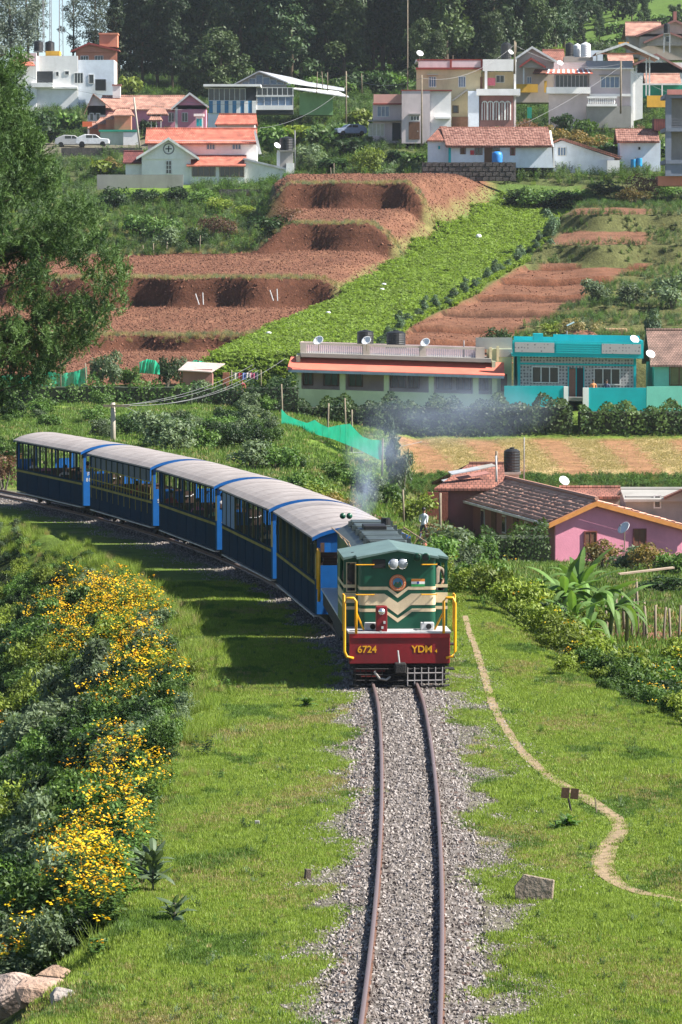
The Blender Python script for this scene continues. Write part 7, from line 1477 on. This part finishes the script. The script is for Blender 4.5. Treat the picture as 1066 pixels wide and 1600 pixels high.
# ---------------------------------------------------------------- shrubs on the terraces
k = 0
for i in range(26):
    t = i/25; D = 317+(398-317)*t; px = float(np.interp(D, *B_R))-4+3*math.sin(i*2.1); h = 1.3+.45*math.sin(i*1.7)
    shrub(px, D, .9, h, BUSHA, 'blue green upright shrub in the row edging the green crop', group='shrubs edging the green crop', i=i, name='artichoke_shrub', stem=False)
shrub(858, 384, 1.7, 3.3, BUSHA, 'tallest blue green shrub at the top of the row edging the crop', name='artichoke_shrub', stem=False)
T2 = [(775,317,1.6,2.6,BUSHD,'dark shrub behind the annexe, on the foot of the tilled strip'),(800,319,1.5,2.2,BUSH,'green shrub behind the teal house, left one'),(835,320,1.6,2.0,BUSH,'green shrub behind the middle of the teal roof'),(865,330,1.6,1.6,BUSHY,'yellowish shrub on the mound above the teal roof'),(905,333,1.6,1.4,BUSHD,'dark shrub beside the earth mound'),(1020,319,1.5,3.6,BUSHA,'dark conical shrub behind the gap between teal and mint houses'),(1062,322,1.5,2.0,BUSH,'green shrub behind the brown tiled roof'),
 (930,352,1.9,2.6,BUSHP,'grey thorny tree, left of three at the right of the tilled strip'),(985,350,2.0,2.4,BUSHP,'grey thorny tree, middle of three right of the tilled strip'),(1050,348,2.4,3.6,BUSHP,'grey thorny tree at the right edge above the mint house'),
 (215,398,2.6,3.2,BUSH,'round dark green tree left of the terraces'),(248,392,2.4,3.6,BUSH,'round leafy tree at the left end of the upper terraces'),(265,384,1.9,2.6,BUSHP,'pale leaved shrub in front of the round tree'),(310,384,1.7,3.0,BUSHD,'dark shrub between pale shrub and dry bush'),(330,392,1.6,3.0,BUSHRED,'dry brown bush at the left end of the upper red terrace'),(355,392,1.6,2.6,BUSHRED,'second dry brown bush nearer the terrace face'),(425,382.5,2.6,2.4,BUSHD,'dark bush hanging over the middle terrace face'),(450,383,1.8,2.0,BUSHRED,'dry bush on the middle terrace face'),
 (183,420,2.2,3.2,BUSHD,'dark bush below the garden wall, left'),(230,426,2.2,2.2,BUSHD,'dark bush below the garden wall, middle'),(275,424,2.2,2.6,BUSHD,'dark bush under the lawn, left part'),(320,422,2.2,2.4,BUSH,'green bush under the lawn, right part'),(345,416,2.0,2.2,BUSHY,'yellow flecked bush below the stone wall'),(395,410,2.4,1.4,BUSHY,'straw coloured low bush on the slope below the stone wall'),
 (160,455,2.0,3.4,BUSHY,'pale bare looking bush left of the white house'),(175,462,1.6,2.8,BUSHR,'brownish bush by the dark parapet wall'),
 (485,452,2.4,3.6,BUSHP,'grey green bush right of the black tank'),(500,470,2.8,4.4,BUSH,'green bush mass in front of the steel shed, left'),(430,478,2.6,4.6,BUSH,'green bush mass beside the small annexe'),(460,480,2.8,4.2,BUSHY,'yellow green bush before the green shed wall'),(540,478,2.4,3.4,BUSH,'green bush beside the dark slope pole'),(575,438,2.4,4.2,BUSHY,'round bright green tree left of the block house'),(560,500,2.6,4.2,BUSHY,'bright green round tree above the bluish car'),(590,504,2.2,3.6,BUSH,'darker tree right of the bright round one'),
 (620,446,1.8,2.4,BUSHD,'dark bush below the small beige house'),(648,444,1.8,2.4,BUSH,'green bush below the brown door of the block'),(520,446,2.6,2.4,BUSHD,'dark bush on the bank right of the shed'),(545,458,2.2,3.0,BUSHD,'dark bush behind the round bright tree'),
 (770,466,1.8,2.8,BUSHP,'grey bush in front of the arched grille'),(795,462,1.6,2.4,BUSHY,'yellow bush right of the arched grille'),(820,470,2.2,3.4,BUSHRED,'reddish shrub left of the villa porch'),(860,466,2.4,3.6,BUSHR,'orange tipped hedge bush below the villa, left'),(895,464,2.4,3.6,BUSHR,'orange tipped hedge bush below the villa, middle'),(930,463,2.4,3.4,BUSHR,'orange tipped hedge bush below the balustrade'),(965,462,2.2,3.2,BUSH,'green hedge bush right of the balustrade'),(992,470,1.6,3.6,BUSHRED,'maroon shrub beside the villa side wall'),(1020,462,2.4,3.8,BUSH,'green bush above the tiled cottage'),(880,478,1.8,3.2,BUSHD,'dark shrub under the glazed balcony'),(915,476,1.7,3.0,BUSH,'shrub against the villa balcony, right'),
 (880,452,2.6,3.0,BUSHD,'dark bush behind the white gabled cottage, left'),(925,450,2.8,2.8,BUSHD,'dark bush behind the white gabled cottage, right'),(955,450,2.4,3.2,BUSHD,'dark bush between the two white cottages'),
 (805,426,2.2,2.8,BUSHD,'dark leafy bush at the right end of the block wall'),(835,424,2.8,3.6,BUSH,'large leafy bush below the long white house'),(870,423,2.8,3.0,BUSHD,'dark leafy bush below the white gabled cottage'),(905,424,2.6,2.8,BUSH,'leafy bush right of the largest one above the crop'),(945,424,2.6,2.4,BUSHD,'dark bush below the cottages, right part'),(1005,418,2.4,3.6,BUSHRED,'brown tree with thin crown below the tiled cottage'),(990,410,2.0,2.4,BUSHR,'brownish bush on the top right terrace'),(1045,425,2.0,2.0,BUSH,'green bush below the grey tower house'),
 (605,430,1.2,.9,BUSHP,'small grey bush on the rubble left of the block wall'),(690,461,1.5,1.8,BUSHRED,'dark shrub at the side of the block house'),(65,520,2.4,4.4,BUSHD,'dark tree below the white flat roofed house, left'),(105,525,2.2,4.0,BUSH,'banana like green clump before the white house'),(75,505,2.6,3.0,BUSHD,'dark bush above the parked cars'),(200,570,2.4,5.0,BUSHY,'light green small tree behind the white chimney'),(940,590,2.6,4.6,BUSHP,'olive tree below the hill meadow, left'),(880,585,2.8,5.6,BUSHY,'light tree behind the black and white tanks'),(990,575,2.0,3.0,BUSHR,'brownish bush left of the hill house'),(1040,520,2.2,3.6,BUSHY,'green tree right of the water tank frame'),(1062,520,2.0,4.2,BUSH,'green tree at the right edge before the hill house'),(230,520,1.6,2.6,BUSHD,'dark shrub between the pale tiled porches and kiosk'),(275,506,1.4,1.2,BUSHP,'low pale shrubs before the bright pink gable')]
for i, (px, D, r_, h, pr, lb) in enumerate(T2):
    g = BUSHF[(0, 1, 2, 3)[0 if pr is BUSHD else 1 if pr is BUSH else 3 if pr is BUSHY else 2]] if (D > 440 and pr in (BUSH, BUSHD, BUSHY)) else None
    shrub(px, D, r_, h, [g] if g else pr, lb, i=i, stem=D < 420)
S = None
m = MB(); r_ = np.random.default_rng(6)
mo = leaf_bush('foliage', (2.2,1.2,.9), 1200, .16, L_dry, 14, .5, 77)
o = empty('earth_mound', G(905, 327), 0, 'grassy mound with a dark hollow above the teal roof', 'mound'); link(bpy.data.objects.new('grass_cover', mo), o).scale = (1.1,1,.9); MB().ball((0,.3,0), 1.1, 14, 8, (1.5,.8,.6)).build('earth', M_clod, o, smooth=True)
o = MB().box(-.9,.9,-.5,.5,-.3,.55).build('cut_block', mat('tan earth', (.30,.20,.11), rough=1, var=.3, bump=.8, bscale=4), None, bevel=.12, label='tan cut block of earth right of the grassy mound', cat='earth block'); o.location = G(962, 330)

# ---------------------------------------------------------------- the wood above the village
TF = [tree_parts(301, 22, 4.2, 4, 7000, .62, 34, 1.7, L_fdark, .35, shape='wavy'), tree_parts(302, 24, 3.2, 3, 6500, .6, 34, 1.4, L_fdark, .3, shape='cone'), tree_parts(303, 21, 4.6, 5, 7000, .62, 32, 1.9, L_fmid, .35, shape='wavy'),
      tree_parts(304, 23, 3.6, 7, 5200, .6, 28, 1.5, L_fdark, .3, shape='umbrella')]
TE = [tree_parts(311, 17, 3.8, 3.5, 5200, .5, 30, 1.6, L_euc, .24, shape='wavy', aspect=.3), tree_parts(312, 19, 2.2, 6, 2200, .45, 18, 1.1, L_euc, .22, shape='oval', aspect=.3)]
TR_ = [tree_parts(321, 9.5, 4.6, 1.2, 7000, .5, 30, 1.6, L_fmid, .35, shape='oval')]
def wood():
    r = np.random.default_rng(12)
    edge = [(185,590,.62,1),(205,600,.72,0),(225,592,.8,1),(248,598,.9,1),(270,590,.7,0),(290,606,1.0,3),(318,600,.95,1)]
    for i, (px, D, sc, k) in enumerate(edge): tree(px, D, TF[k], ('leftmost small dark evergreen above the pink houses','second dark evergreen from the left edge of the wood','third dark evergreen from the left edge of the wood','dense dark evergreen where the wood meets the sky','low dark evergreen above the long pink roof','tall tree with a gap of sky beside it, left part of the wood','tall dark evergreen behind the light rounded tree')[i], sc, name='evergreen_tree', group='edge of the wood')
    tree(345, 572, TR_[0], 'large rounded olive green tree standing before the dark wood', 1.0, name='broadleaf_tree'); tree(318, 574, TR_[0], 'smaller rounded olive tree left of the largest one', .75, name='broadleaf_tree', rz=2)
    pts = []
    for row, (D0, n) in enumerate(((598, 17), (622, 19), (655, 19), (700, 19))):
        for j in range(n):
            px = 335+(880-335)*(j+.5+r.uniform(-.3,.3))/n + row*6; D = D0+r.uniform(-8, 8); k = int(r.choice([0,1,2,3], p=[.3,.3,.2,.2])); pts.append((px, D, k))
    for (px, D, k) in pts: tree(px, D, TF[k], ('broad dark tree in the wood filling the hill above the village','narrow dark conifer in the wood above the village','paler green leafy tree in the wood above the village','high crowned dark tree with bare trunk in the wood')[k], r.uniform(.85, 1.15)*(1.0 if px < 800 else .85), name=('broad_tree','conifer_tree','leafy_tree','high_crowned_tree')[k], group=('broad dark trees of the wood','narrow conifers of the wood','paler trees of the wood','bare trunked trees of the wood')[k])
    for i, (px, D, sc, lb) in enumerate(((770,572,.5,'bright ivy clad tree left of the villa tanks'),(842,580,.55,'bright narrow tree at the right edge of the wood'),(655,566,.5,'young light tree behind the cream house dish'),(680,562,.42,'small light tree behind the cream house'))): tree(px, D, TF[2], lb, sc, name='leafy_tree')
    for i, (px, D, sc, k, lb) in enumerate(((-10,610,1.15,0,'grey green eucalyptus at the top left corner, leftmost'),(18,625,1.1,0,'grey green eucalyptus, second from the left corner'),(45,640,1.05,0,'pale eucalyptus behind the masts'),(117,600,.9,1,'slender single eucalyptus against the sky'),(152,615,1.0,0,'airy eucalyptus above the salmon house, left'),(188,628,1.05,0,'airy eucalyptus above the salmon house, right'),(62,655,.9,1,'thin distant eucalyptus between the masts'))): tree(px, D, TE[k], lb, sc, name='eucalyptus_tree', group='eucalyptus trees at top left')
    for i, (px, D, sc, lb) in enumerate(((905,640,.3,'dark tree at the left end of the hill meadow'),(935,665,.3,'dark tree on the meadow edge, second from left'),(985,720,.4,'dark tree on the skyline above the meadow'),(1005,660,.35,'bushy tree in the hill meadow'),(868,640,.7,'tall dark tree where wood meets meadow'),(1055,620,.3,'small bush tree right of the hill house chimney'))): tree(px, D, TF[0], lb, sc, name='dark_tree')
    n = 420; D = r.uniform(680, 1000, n); px = r.uniform(240, 1000, n); px = np.where((px > 900)&(D < 720), 500, px); x = (px-533)/FPX*D; 
    objs = []
    for (t, c) in TF: 
        Vt = np.empty(len(c.vertices)*3, dtype=np.float32); c.vertices.foreach_get('co', Vt); objs.append(c)
    scatter('far_wood', np.stack([x, D, ground(x, D)-1], 1), r.uniform(.9, 1.3, n), objs, label='far dark wood closing the top of the hill', cat='wood', tilt=.03)
    n = 900; D = r.uniform(575, 680, n); px = r.uniform(330, 890, n); k = ~((px > 800)&(D > 600)); D, px = D[k], px[k]; x = (px-533)/FPX*D
    scatter('wood_understorey', np.stack([x, D, ground(x, D)-.3], 1), r.uniform(1.0, 2.4, len(D)), BUSHF[:3], label='dark undergrowth at the foot of the wood', cat='undergrowth')
wood()
def meadow_hedges():
    for k, (a, b, D, lb) in enumerate(((900,1066,640,'hedge line across the lower hill meadow'),(930,1100,690,'hedge line high on the hill meadow'))): hedge(a, b, D, 1.6, 2.5, L_bush, lb, leaf=.4, dens=12, lumps=2)
meadow_hedges()

# ---------------------------------------------------------------- banana plants
def big_leaf(L, W, droop, seed, mt, torn=.3, seg=9):
    r = np.random.default_rng(seed); V = []; F = []; up = .35
    for i in range(seg+1):
        t = i/seg; x = L*(t*math.cos(.5*t*droop)); z = L*(.75*t-droop*t*t*.85); w_ = W*math.sin(math.pi*min(1, .08+t*.95))**.6*(1-torn*r.random()*.5)
        V += [(x, -w_, z-w_*up), (x, 0, z), (x, w_, z-w_*up)]
    for i in range(seg):
        a = i*3
        F += [(a, a+1, a+4, a+3), (a+1, a+2, a+5, a+4)]
    me = bpy.data.meshes.new('leaf'); me.from_pydata(V, [], F); a_ = me.attributes.new('rnd', 'FLOAT', 'POINT'); a_.data.foreach_set('value', [r.random()*.3+.35*(j % 3 == 1) for j in range(len(V))]); me.materials.append(mt); return me
BL = [big_leaf(1.8, .17, d, 400+i, L_ban) for i, d in enumerate((.7, 1.0, 1.3, 1.5, .5))]
def banana(px, D, h, n, label, seed, sc=1.0):
    r = np.random.default_rng(seed); o = empty('banana_plant', G(px, D), r.uniform(0,6), label, 'banana plant', 'banana plants')
    MB().tube([(0,0,-.3), (.03,.02,h*.5), (.08,0,h)], .11*sc, 8, r2=.06*sc).build('stem', mat('banana stem', (.13,.15,.05), rough=.7, var=.4), o, smooth=True)
    for k in range(n):
        l = link(bpy.data.objects.new('leaf', BL[int(r.integers(0,5))]), o); l.location = (.05, 0, h*(.82+.18*k/n)); l.rotation_euler = (r.normal(0,.15), r.normal(-.15,.25), k*2.399+r.normal(0,.2)); l.scale = (sc*r.uniform(.75,1.1),)*3
for i, (px, D, h, n, sc) in enumerate(((852,134,1.1,12,.9),(880,131,1.5,13,.95),(905,133,1.8,14,1.0),(930,131,1.55,13,.95),(955,133,1.3,12,.9),(895,128,1.1,7,.8),(925,127,1.0,7,.75),(868,129,.9,6,.7),(980,135,1.3,7,.75))):
    banana(px, D, h, n, ('leftmost banana plant of the clump below the pink house','banana plant second from the left of the clump','tallest banana plant in the middle of the clump','banana plant right of the tallest one','banana plant with leaves spreading right over the stakes','short banana plant in front of the tallest one','short banana plant in front, right of centre','small banana plant at the front left of the clump','last banana plant on the right, by the stakes')[i], 500+i, sc)
pl = MB().box(-1.1, 1.1, -.15, .15, 0, .06).build('plank', mat('pale plank', (.42,.33,.24)), None, label='pale plank lying on the bank right of the banana plants', cat='plank'); pl.location = P(1010, 893, 158); pl.rotation_euler = (0, -.1, .2)

# ---------------------------------------------------------------- people on foot
def at(px, D, dz=0): g = G(px, D); g.z += dz; return g
person(at(662, 198), 2.6, 'walk', (.55,.6,.66), (.07,.08,.12), 'man in a pale blue shirt walking away beside the pink house yard')
person(at(664, 150, -.42), .6, 'sit', (.45,.42,.4), (.15,.12,.1), 'person with a reddish cap crouching on the bank behind the locomotive', hat=(.45,.12,.10))
person(Vector(((927-533)/FPX*298.6, 298.6, -.12)), .2, 'stand', (.62,.25,.10), (.2,.1,.08), 'person in orange behind the teal wall beside the gate post')
person(Vector(((948-533)/FPX*298.6, 298.6, -.16)), -.3, 'stand', (.08,.10,.16), (.06,.06,.08), 'person in dark clothes leaning behind the teal wall, right of the one in orange')
person(at(378, 299.5), 0, 'stand', (.32,.05,.08), (.25,.25,.3), 'person in maroon standing by the washing line')

# ---------------------------------------------------------------- things near the track
def hitP(px, py):
    D = ground_hit(px, py, 45, 220, .1); return P(px, py, D), D
def rock(px, py, wpx, hpx, seed, label, col, name='boulder', cat='boulder', group='boulders at bottom left'):
    p, D = hitP(px, py); s = FPX/D; w_, h_ = wpx/s/2, hpx/s/2; r = np.random.default_rng(seed); bm = bmesh.new()
    for _ in range(26): v = r.normal(0,1,3); v /= np.linalg.norm(v); v = np.sign(v)*np.abs(v)**.75; bm.verts.new(v*np.array([w_, w_*.75, h_])*r.uniform(.85,1.1)+np.array([0,w_*.4,h_*.75]))
    bmesh.ops.convex_hull(bm, input=bm.verts); bmesh.ops.delete(bm, geom=[v for v in bm.verts if not v.link_faces], context='VERTS'); bmesh.ops.bevel(bm, geom=bm.edges[:], offset=.03*w_*2, segments=2, affect='EDGES', clamp_overlap=True)
    me = bpy.data.meshes.new(name); bm.to_mesh(me); bm.free(); me.materials.append(mat('rock %.2f %.2f' % col[:2], col, rough=.9, var=.3, scale=5, bump=.9, bscale=12, stain=(.30,.16,.09), stain_amt=.4)); o = link(bpy.data.objects.new(name, me)); o.location = p; return tag(o, label, cat, group)
rock(18, 1592, 112, 80, 1, 'largest pale pink boulder in the bottom left corner', (.42,.33,.28)); rock(62, 1578, 92, 58, 2, 'long pinkish boulder behind the corner one', (.38,.27,.21)); rock(88, 1552, 70, 48, 3, 'sloping tan boulder at the top of the pile', (.36,.25,.18)); rock(100, 1574, 50, 36, 4, 'small grey boulder at the right of the pile', (.36,.34,.32))
p, D = hitP(835, 1414); s = FPX/D; o = MB().poly([((a-835)/s, -.06, (1414-b)/s) for a, b in ((808,1420),(803,1386),(818,1366),(866,1374),(864,1402),(859,1418))], (0,.14,0)).build('boundary_stone', mat('weathered stone', (.26,.20,.15), rough=.95, var=.4, scale=7, bump=.9, bscale=14, stain=(.30,.27,.22), stain_amt=.6), None, bevel=.015, label='five sided weathered stone slab standing in the grass right of the track', cat='boundary stone'); o.location = p; o.rotation_euler = (-.12, 0, -.15)
p, D = hitP(898, 1274); s = FPX/D; o = empty('small_sign', p, 0, 'little brown two panel sign on a leaning stake beside the footpath', 'sign'); 
MB().tube([(0,0,-.2), (-.12,0,.32)], .022, 6).build('stake', M_dark, o); M_rs = mat('rusty board', (.09,.05,.03), rough=.9, var=.4, scale=8)
for k, a in enumerate((-.1, .075)): MB().box(a-.075, a+.085-.01, -.02, .0, .32, .52, Matrix.Translation((-.12,0,0)) @ Matrix.Rotation(.1, 4, 'Y')).build('panel', M_rs, o)
p, D = hitP(934, 1276); o = MB().tube([(0,0,-.1), (-.05,0,.36)], .014, 6).build('stick', M_post, None, label='thin grey stick upright beside the footpath right of the small sign', cat='stick'); o.location = p
p, D = hitP(480, 1380); o = MB().box(-.05,.05,-.05,.05,-.1,.24).build('marker_post', mat('old wood', (.13,.10,.08), rough=.95, var=.4, bump=.6), None, bevel=.01, label='short dark wooden stump at the edge of the ballast left of the rails', cat='marker post'); o.location = p; o.rotation_euler = (0, .08, .3)
p, D = hitP(402, 1294); o = MB().box(-.045,.045,-.04,.04,-.08,.14).build('marker_peg', W_conc, None, bevel=.01, label='small pale concrete peg in the left grass', cat='marker peg'); o.location = p
def paper(px, py, w, label, seed):
    p, D = hitP(px, py); r = np.random.default_rng(seed); n = 5; V = [((i/(n-1)-.5)*w, (j/(n-1)-.5)*w*.7, abs(r.normal(0,.3))*w*.35+.02) for j in range(n) for i in range(n)]; F = [(j*n+i, j*n+i+1, (j+1)*n+i+1, (j+1)*n+i) for j in range(n-1) for i in range(n-1)]
    o = MB().add(V, F).build('paper_scrap', mat('litter', (.72,.73,.76), rough=.6, var=.1), None, smooth=False, label=label, cat='litter', group='white litter in the grass'); o.location = p; o.rotation_euler = (0, 0, r.uniform(0,6)); o.modifiers.new('thick', 'SOLIDIFY').thickness = .004
for i, (px, py, w_, lb) in enumerate(((346,1590,.2,'largest crumpled white bag in the grass at the bottom'),(820,1278,.16,'white scrap right of the ballast, highest of a scattered line'),(806,1302,.09,'tiny white scrap below the highest one'),(811,1324,.1,'small white scrap halfway to the stone slab'),(837,1438,.11,'white scrap just below the stone slab'),(841,1459,.1,'second scrap below the stone slab'),(845,1467,.13,'flat scrap lowest of three below the slab'),(1006,1468,.13,'grey white scrap at the lower right'),(870,1558,.14,'white scrap near the bottom right of the track'),(472,1496,.14,'grey white scrap on the left shoulder of the ballast'),(425,1208,.07,'tiny pale scrap in the left grass'),(975,1361,.08,'tiny scrap inside the bend of the footpath'),(1030,1395,.14,'pale scrap beside the path at the right edge'),(414,1532,.08,'speck of litter at lower left of the ballast'),(760,1120,.06,'tiny scrap beside the footpath near the locomotive'))): paper(px, py, w_, lb, 600+i)
GL = [big_leaf(.36, .07, d, 700+i, m_) for i, (d, m_) in enumerate(((.3, L_pale), (.7, L_pale), (.5, L_bush), (.8, L_bush)))]
def broad_plant(px, py, h, n, sc, kind, label, seed):
    p, D = hitP(px, py); r = np.random.default_rng(seed); o = empty('broad_leaved_plant', p, r.uniform(0,6), label, 'plant')
    MB().tube([(0,0,-.1),(.02,.01,h)], .018, 6).build('stem', M_twig, o)
    for k in range(n): l = link(bpy.data.objects.new('leaf', GL[kind*2+int(r.integers(0,2))]), o); l.location = (0, 0, h*(.25+.75*k/n)); l.rotation_euler = (r.normal(0,.2), r.normal(0,.3), k*2.399); l.scale = (sc*r.uniform(.7,1.15)*(1.15-.4*k/n),)*3
broad_plant(240, 1400, .75, 24, 1.2, 0, 'large grey green broad leaved plant at the edge of the flowers', 1); broad_plant(222, 1392, .6, 18, 1.1, 0, 'second grey broad leaved plant touching the large one', 2); broad_plant(272, 1448, .4, 16, .95, 0, 'smaller grey green plant lower right of the large one', 3)
broad_plant(478, 1108, .25, 18, .8, 1, 'bright green broad leaved weed at the edge of the train shadow', 4); broad_plant(888, 1298, .22, 22, .8, 1, 'clump of long green leaves below the small sign', 5); broad_plant(870, 1302, .15, 16, .7, 1, 'darker low leaves left of the clump below the sign', 6)
WD = [(355,1085,.55,WEED[0],'leafy weed clump on the crest in front of the shadow'),(375,1150,.6,TALL[1],'grey green grass clump left of the track'),(345,1165,.6,TALL[1],'second grey green grass clump on the crest'),(320,1185,.6,WEED[4],'dark weed on the crest below the grass clumps'),(385,1300,.28,WEED[4],'dark little weed beside the pale peg'),(380,1530,.3,WEED[4],'dark rosette weed near the bottom'),(333,1512,.28,WEED[2],'pale rosette weed near the bottom, left of the dark one'),(945,1540,.26,WEED[4],'dark weed in the lower right grass'),(830,1092,.3,TALL[0],'tuft beside the footpath right of the locomotive'),(742,1155,.2,WEED[0],'small weed at the right edge of the ballast'),(310,1300,.6,TALL[0],'tall grass tuft casting a shadow on the left crest'),(345,1222,.3,WEED[0],'small green weed on the left grass'),(445,1165,.2,WEED[0],'tiny weed left of the ballast'),(520,1115,.3,WEED[4],'dark low weed on the ballast shoulder'),(985,1180,.25,WEED[4],'dark tuft on the right grass near the scrub'),(988,1170,.3,WEED[3],'weed with a yellow bloom on the right grass'),(150,1505,.6,WEED[0],'leafy weed at the lower edge of the flowers')]
for i, (px, py, sc, me, lb) in enumerate(WD):
    p, D = hitP(px, py); o = link(bpy.data.objects.new('weed', me)); o.location = p; o.scale = (sc*1.3, sc*1.3, sc); o.rotation_euler = (0,0,i*1.3); tag(o, lb, 'weed')
for i, (px, py, w_, lb) in enumerate(((425,1414,64,'brown tussock of dead grass left of the track'),(455,1475,26,'small dark earth clod on the left shoulder'),(470,1535,20,'blackish clod near the bottom of the left shoulder'))):
    p, D = hitP(px, py); s = FPX/D; o = empty('dead_tussock', p, 0, lb, 'tussock'); q = link(bpy.data.objects.new('grass', TALL[2]), o); q.scale = (w_/s/.44, w_/s/.8, .3); MB().ball((0,0,0), w_/s/2.6, 10, 6, (1,.5,.25)).build('earth', M_clod if i == 0 else M_dark, o, smooth=True)

# ---------------------------------------------------------------- exhaust smoke and haze
def volume(name, verts_fn, dens, col, label=None, noise=1.0, falloff=True, absn=.0):
    o = verts_fn; m = bpy.data.materials.new(name+' volume'); m.use_nodes = True; n = m.node_tree.nodes; l = m.node_tree.links; n.clear(); out = n.new('ShaderNodeOutputMaterial'); v = n.new('ShaderNodeVolumePrincipled')
    v.inputs['Color'].default_value = (*col, 1); v.inputs['Density'].default_value = dens; v.inputs['Anisotropy'].default_value = absn; l.new(v.outputs[0], out.inputs['Volume'])
    if falloff:
        tc = n.new('ShaderNodeTexCoord'); ln = n.new('ShaderNodeVectorMath'); ln.operation = 'LENGTH'; l.new(tc.outputs['Object'], ln.inputs[0]); mr = n.new('ShaderNodeMapRange'); mr.inputs[1].default_value = 1.0; mr.inputs[2].default_value = .15; mr.inputs[3].default_value = 0; mr.inputs[4].default_value = 1
        l.new(ln.outputs['Value'], mr.inputs[0]); ns = n.new('ShaderNodeTexNoise'); ns.inputs['Scale'].default_value = 1.6*noise; ns.inputs['Detail'].default_value = 3; l.new(tc.outputs['Object'], ns.inputs['Vector']); m3 = n.new('ShaderNodeMapRange'); m3.inputs[1].default_value = .4; m3.inputs[2].default_value = .65; m3.inputs[3].default_value = .15; m3.inputs[4].default_value = 1.4; l.new(ns.outputs[0], m3.inputs[0])
        a = n.new('ShaderNodeMath'); a.operation = 'MULTIPLY'; l.new(mr.outputs[0], a.inputs[0]); l.new(m3.outputs[0], a.inputs[1]); b = n.new('ShaderNodeMath'); b.operation = 'MULTIPLY'; b.inputs[1].default_value = dens; l.new(a.outputs[0], b.inputs[0]); l.new(b.outputs[0], v.inputs['Density'])
    o.data.materials.clear(); o.data.materials.append(m); return tag(o, label or name, None, None, 'stuff')
def puff(px, py, D, rx, rz_, ry, dens, tilt=0, nm='smoke', lb=None):
    o = MB().ball((0,0,0), 1, 20, 14).build(nm, M_black, None, smooth=True); o.location = P(px, py, D); s = FPX/D; o.scale = (rx/s, ry, rz_/s); o.rotation_euler = (0, tilt, 0); return volume(nm, o, dens, (.50,.60,.80), lb)
puff(568, 772, 113, 26, 56, .6, .95, .1, lb='blue grey exhaust smoke rising from the locomotive')
puff(590, 708, 122, 60, 60, 1.2, .42, .4, 'smoke', 'grey smoke thinning out as it rises beside the green net')
puff(710, 640, 150, 172, 66, 3.5, .12, 0, lb='blue exhaust smoke drifting over the hedge')
hz = MB().box(-900, 900, -60, 1130, -14, 125).build('haze', M_black, None); volume('haze', hz, .00006, (.80,.88,1.0), 'thin haze over the whole valley', falloff=False, absn=.3)
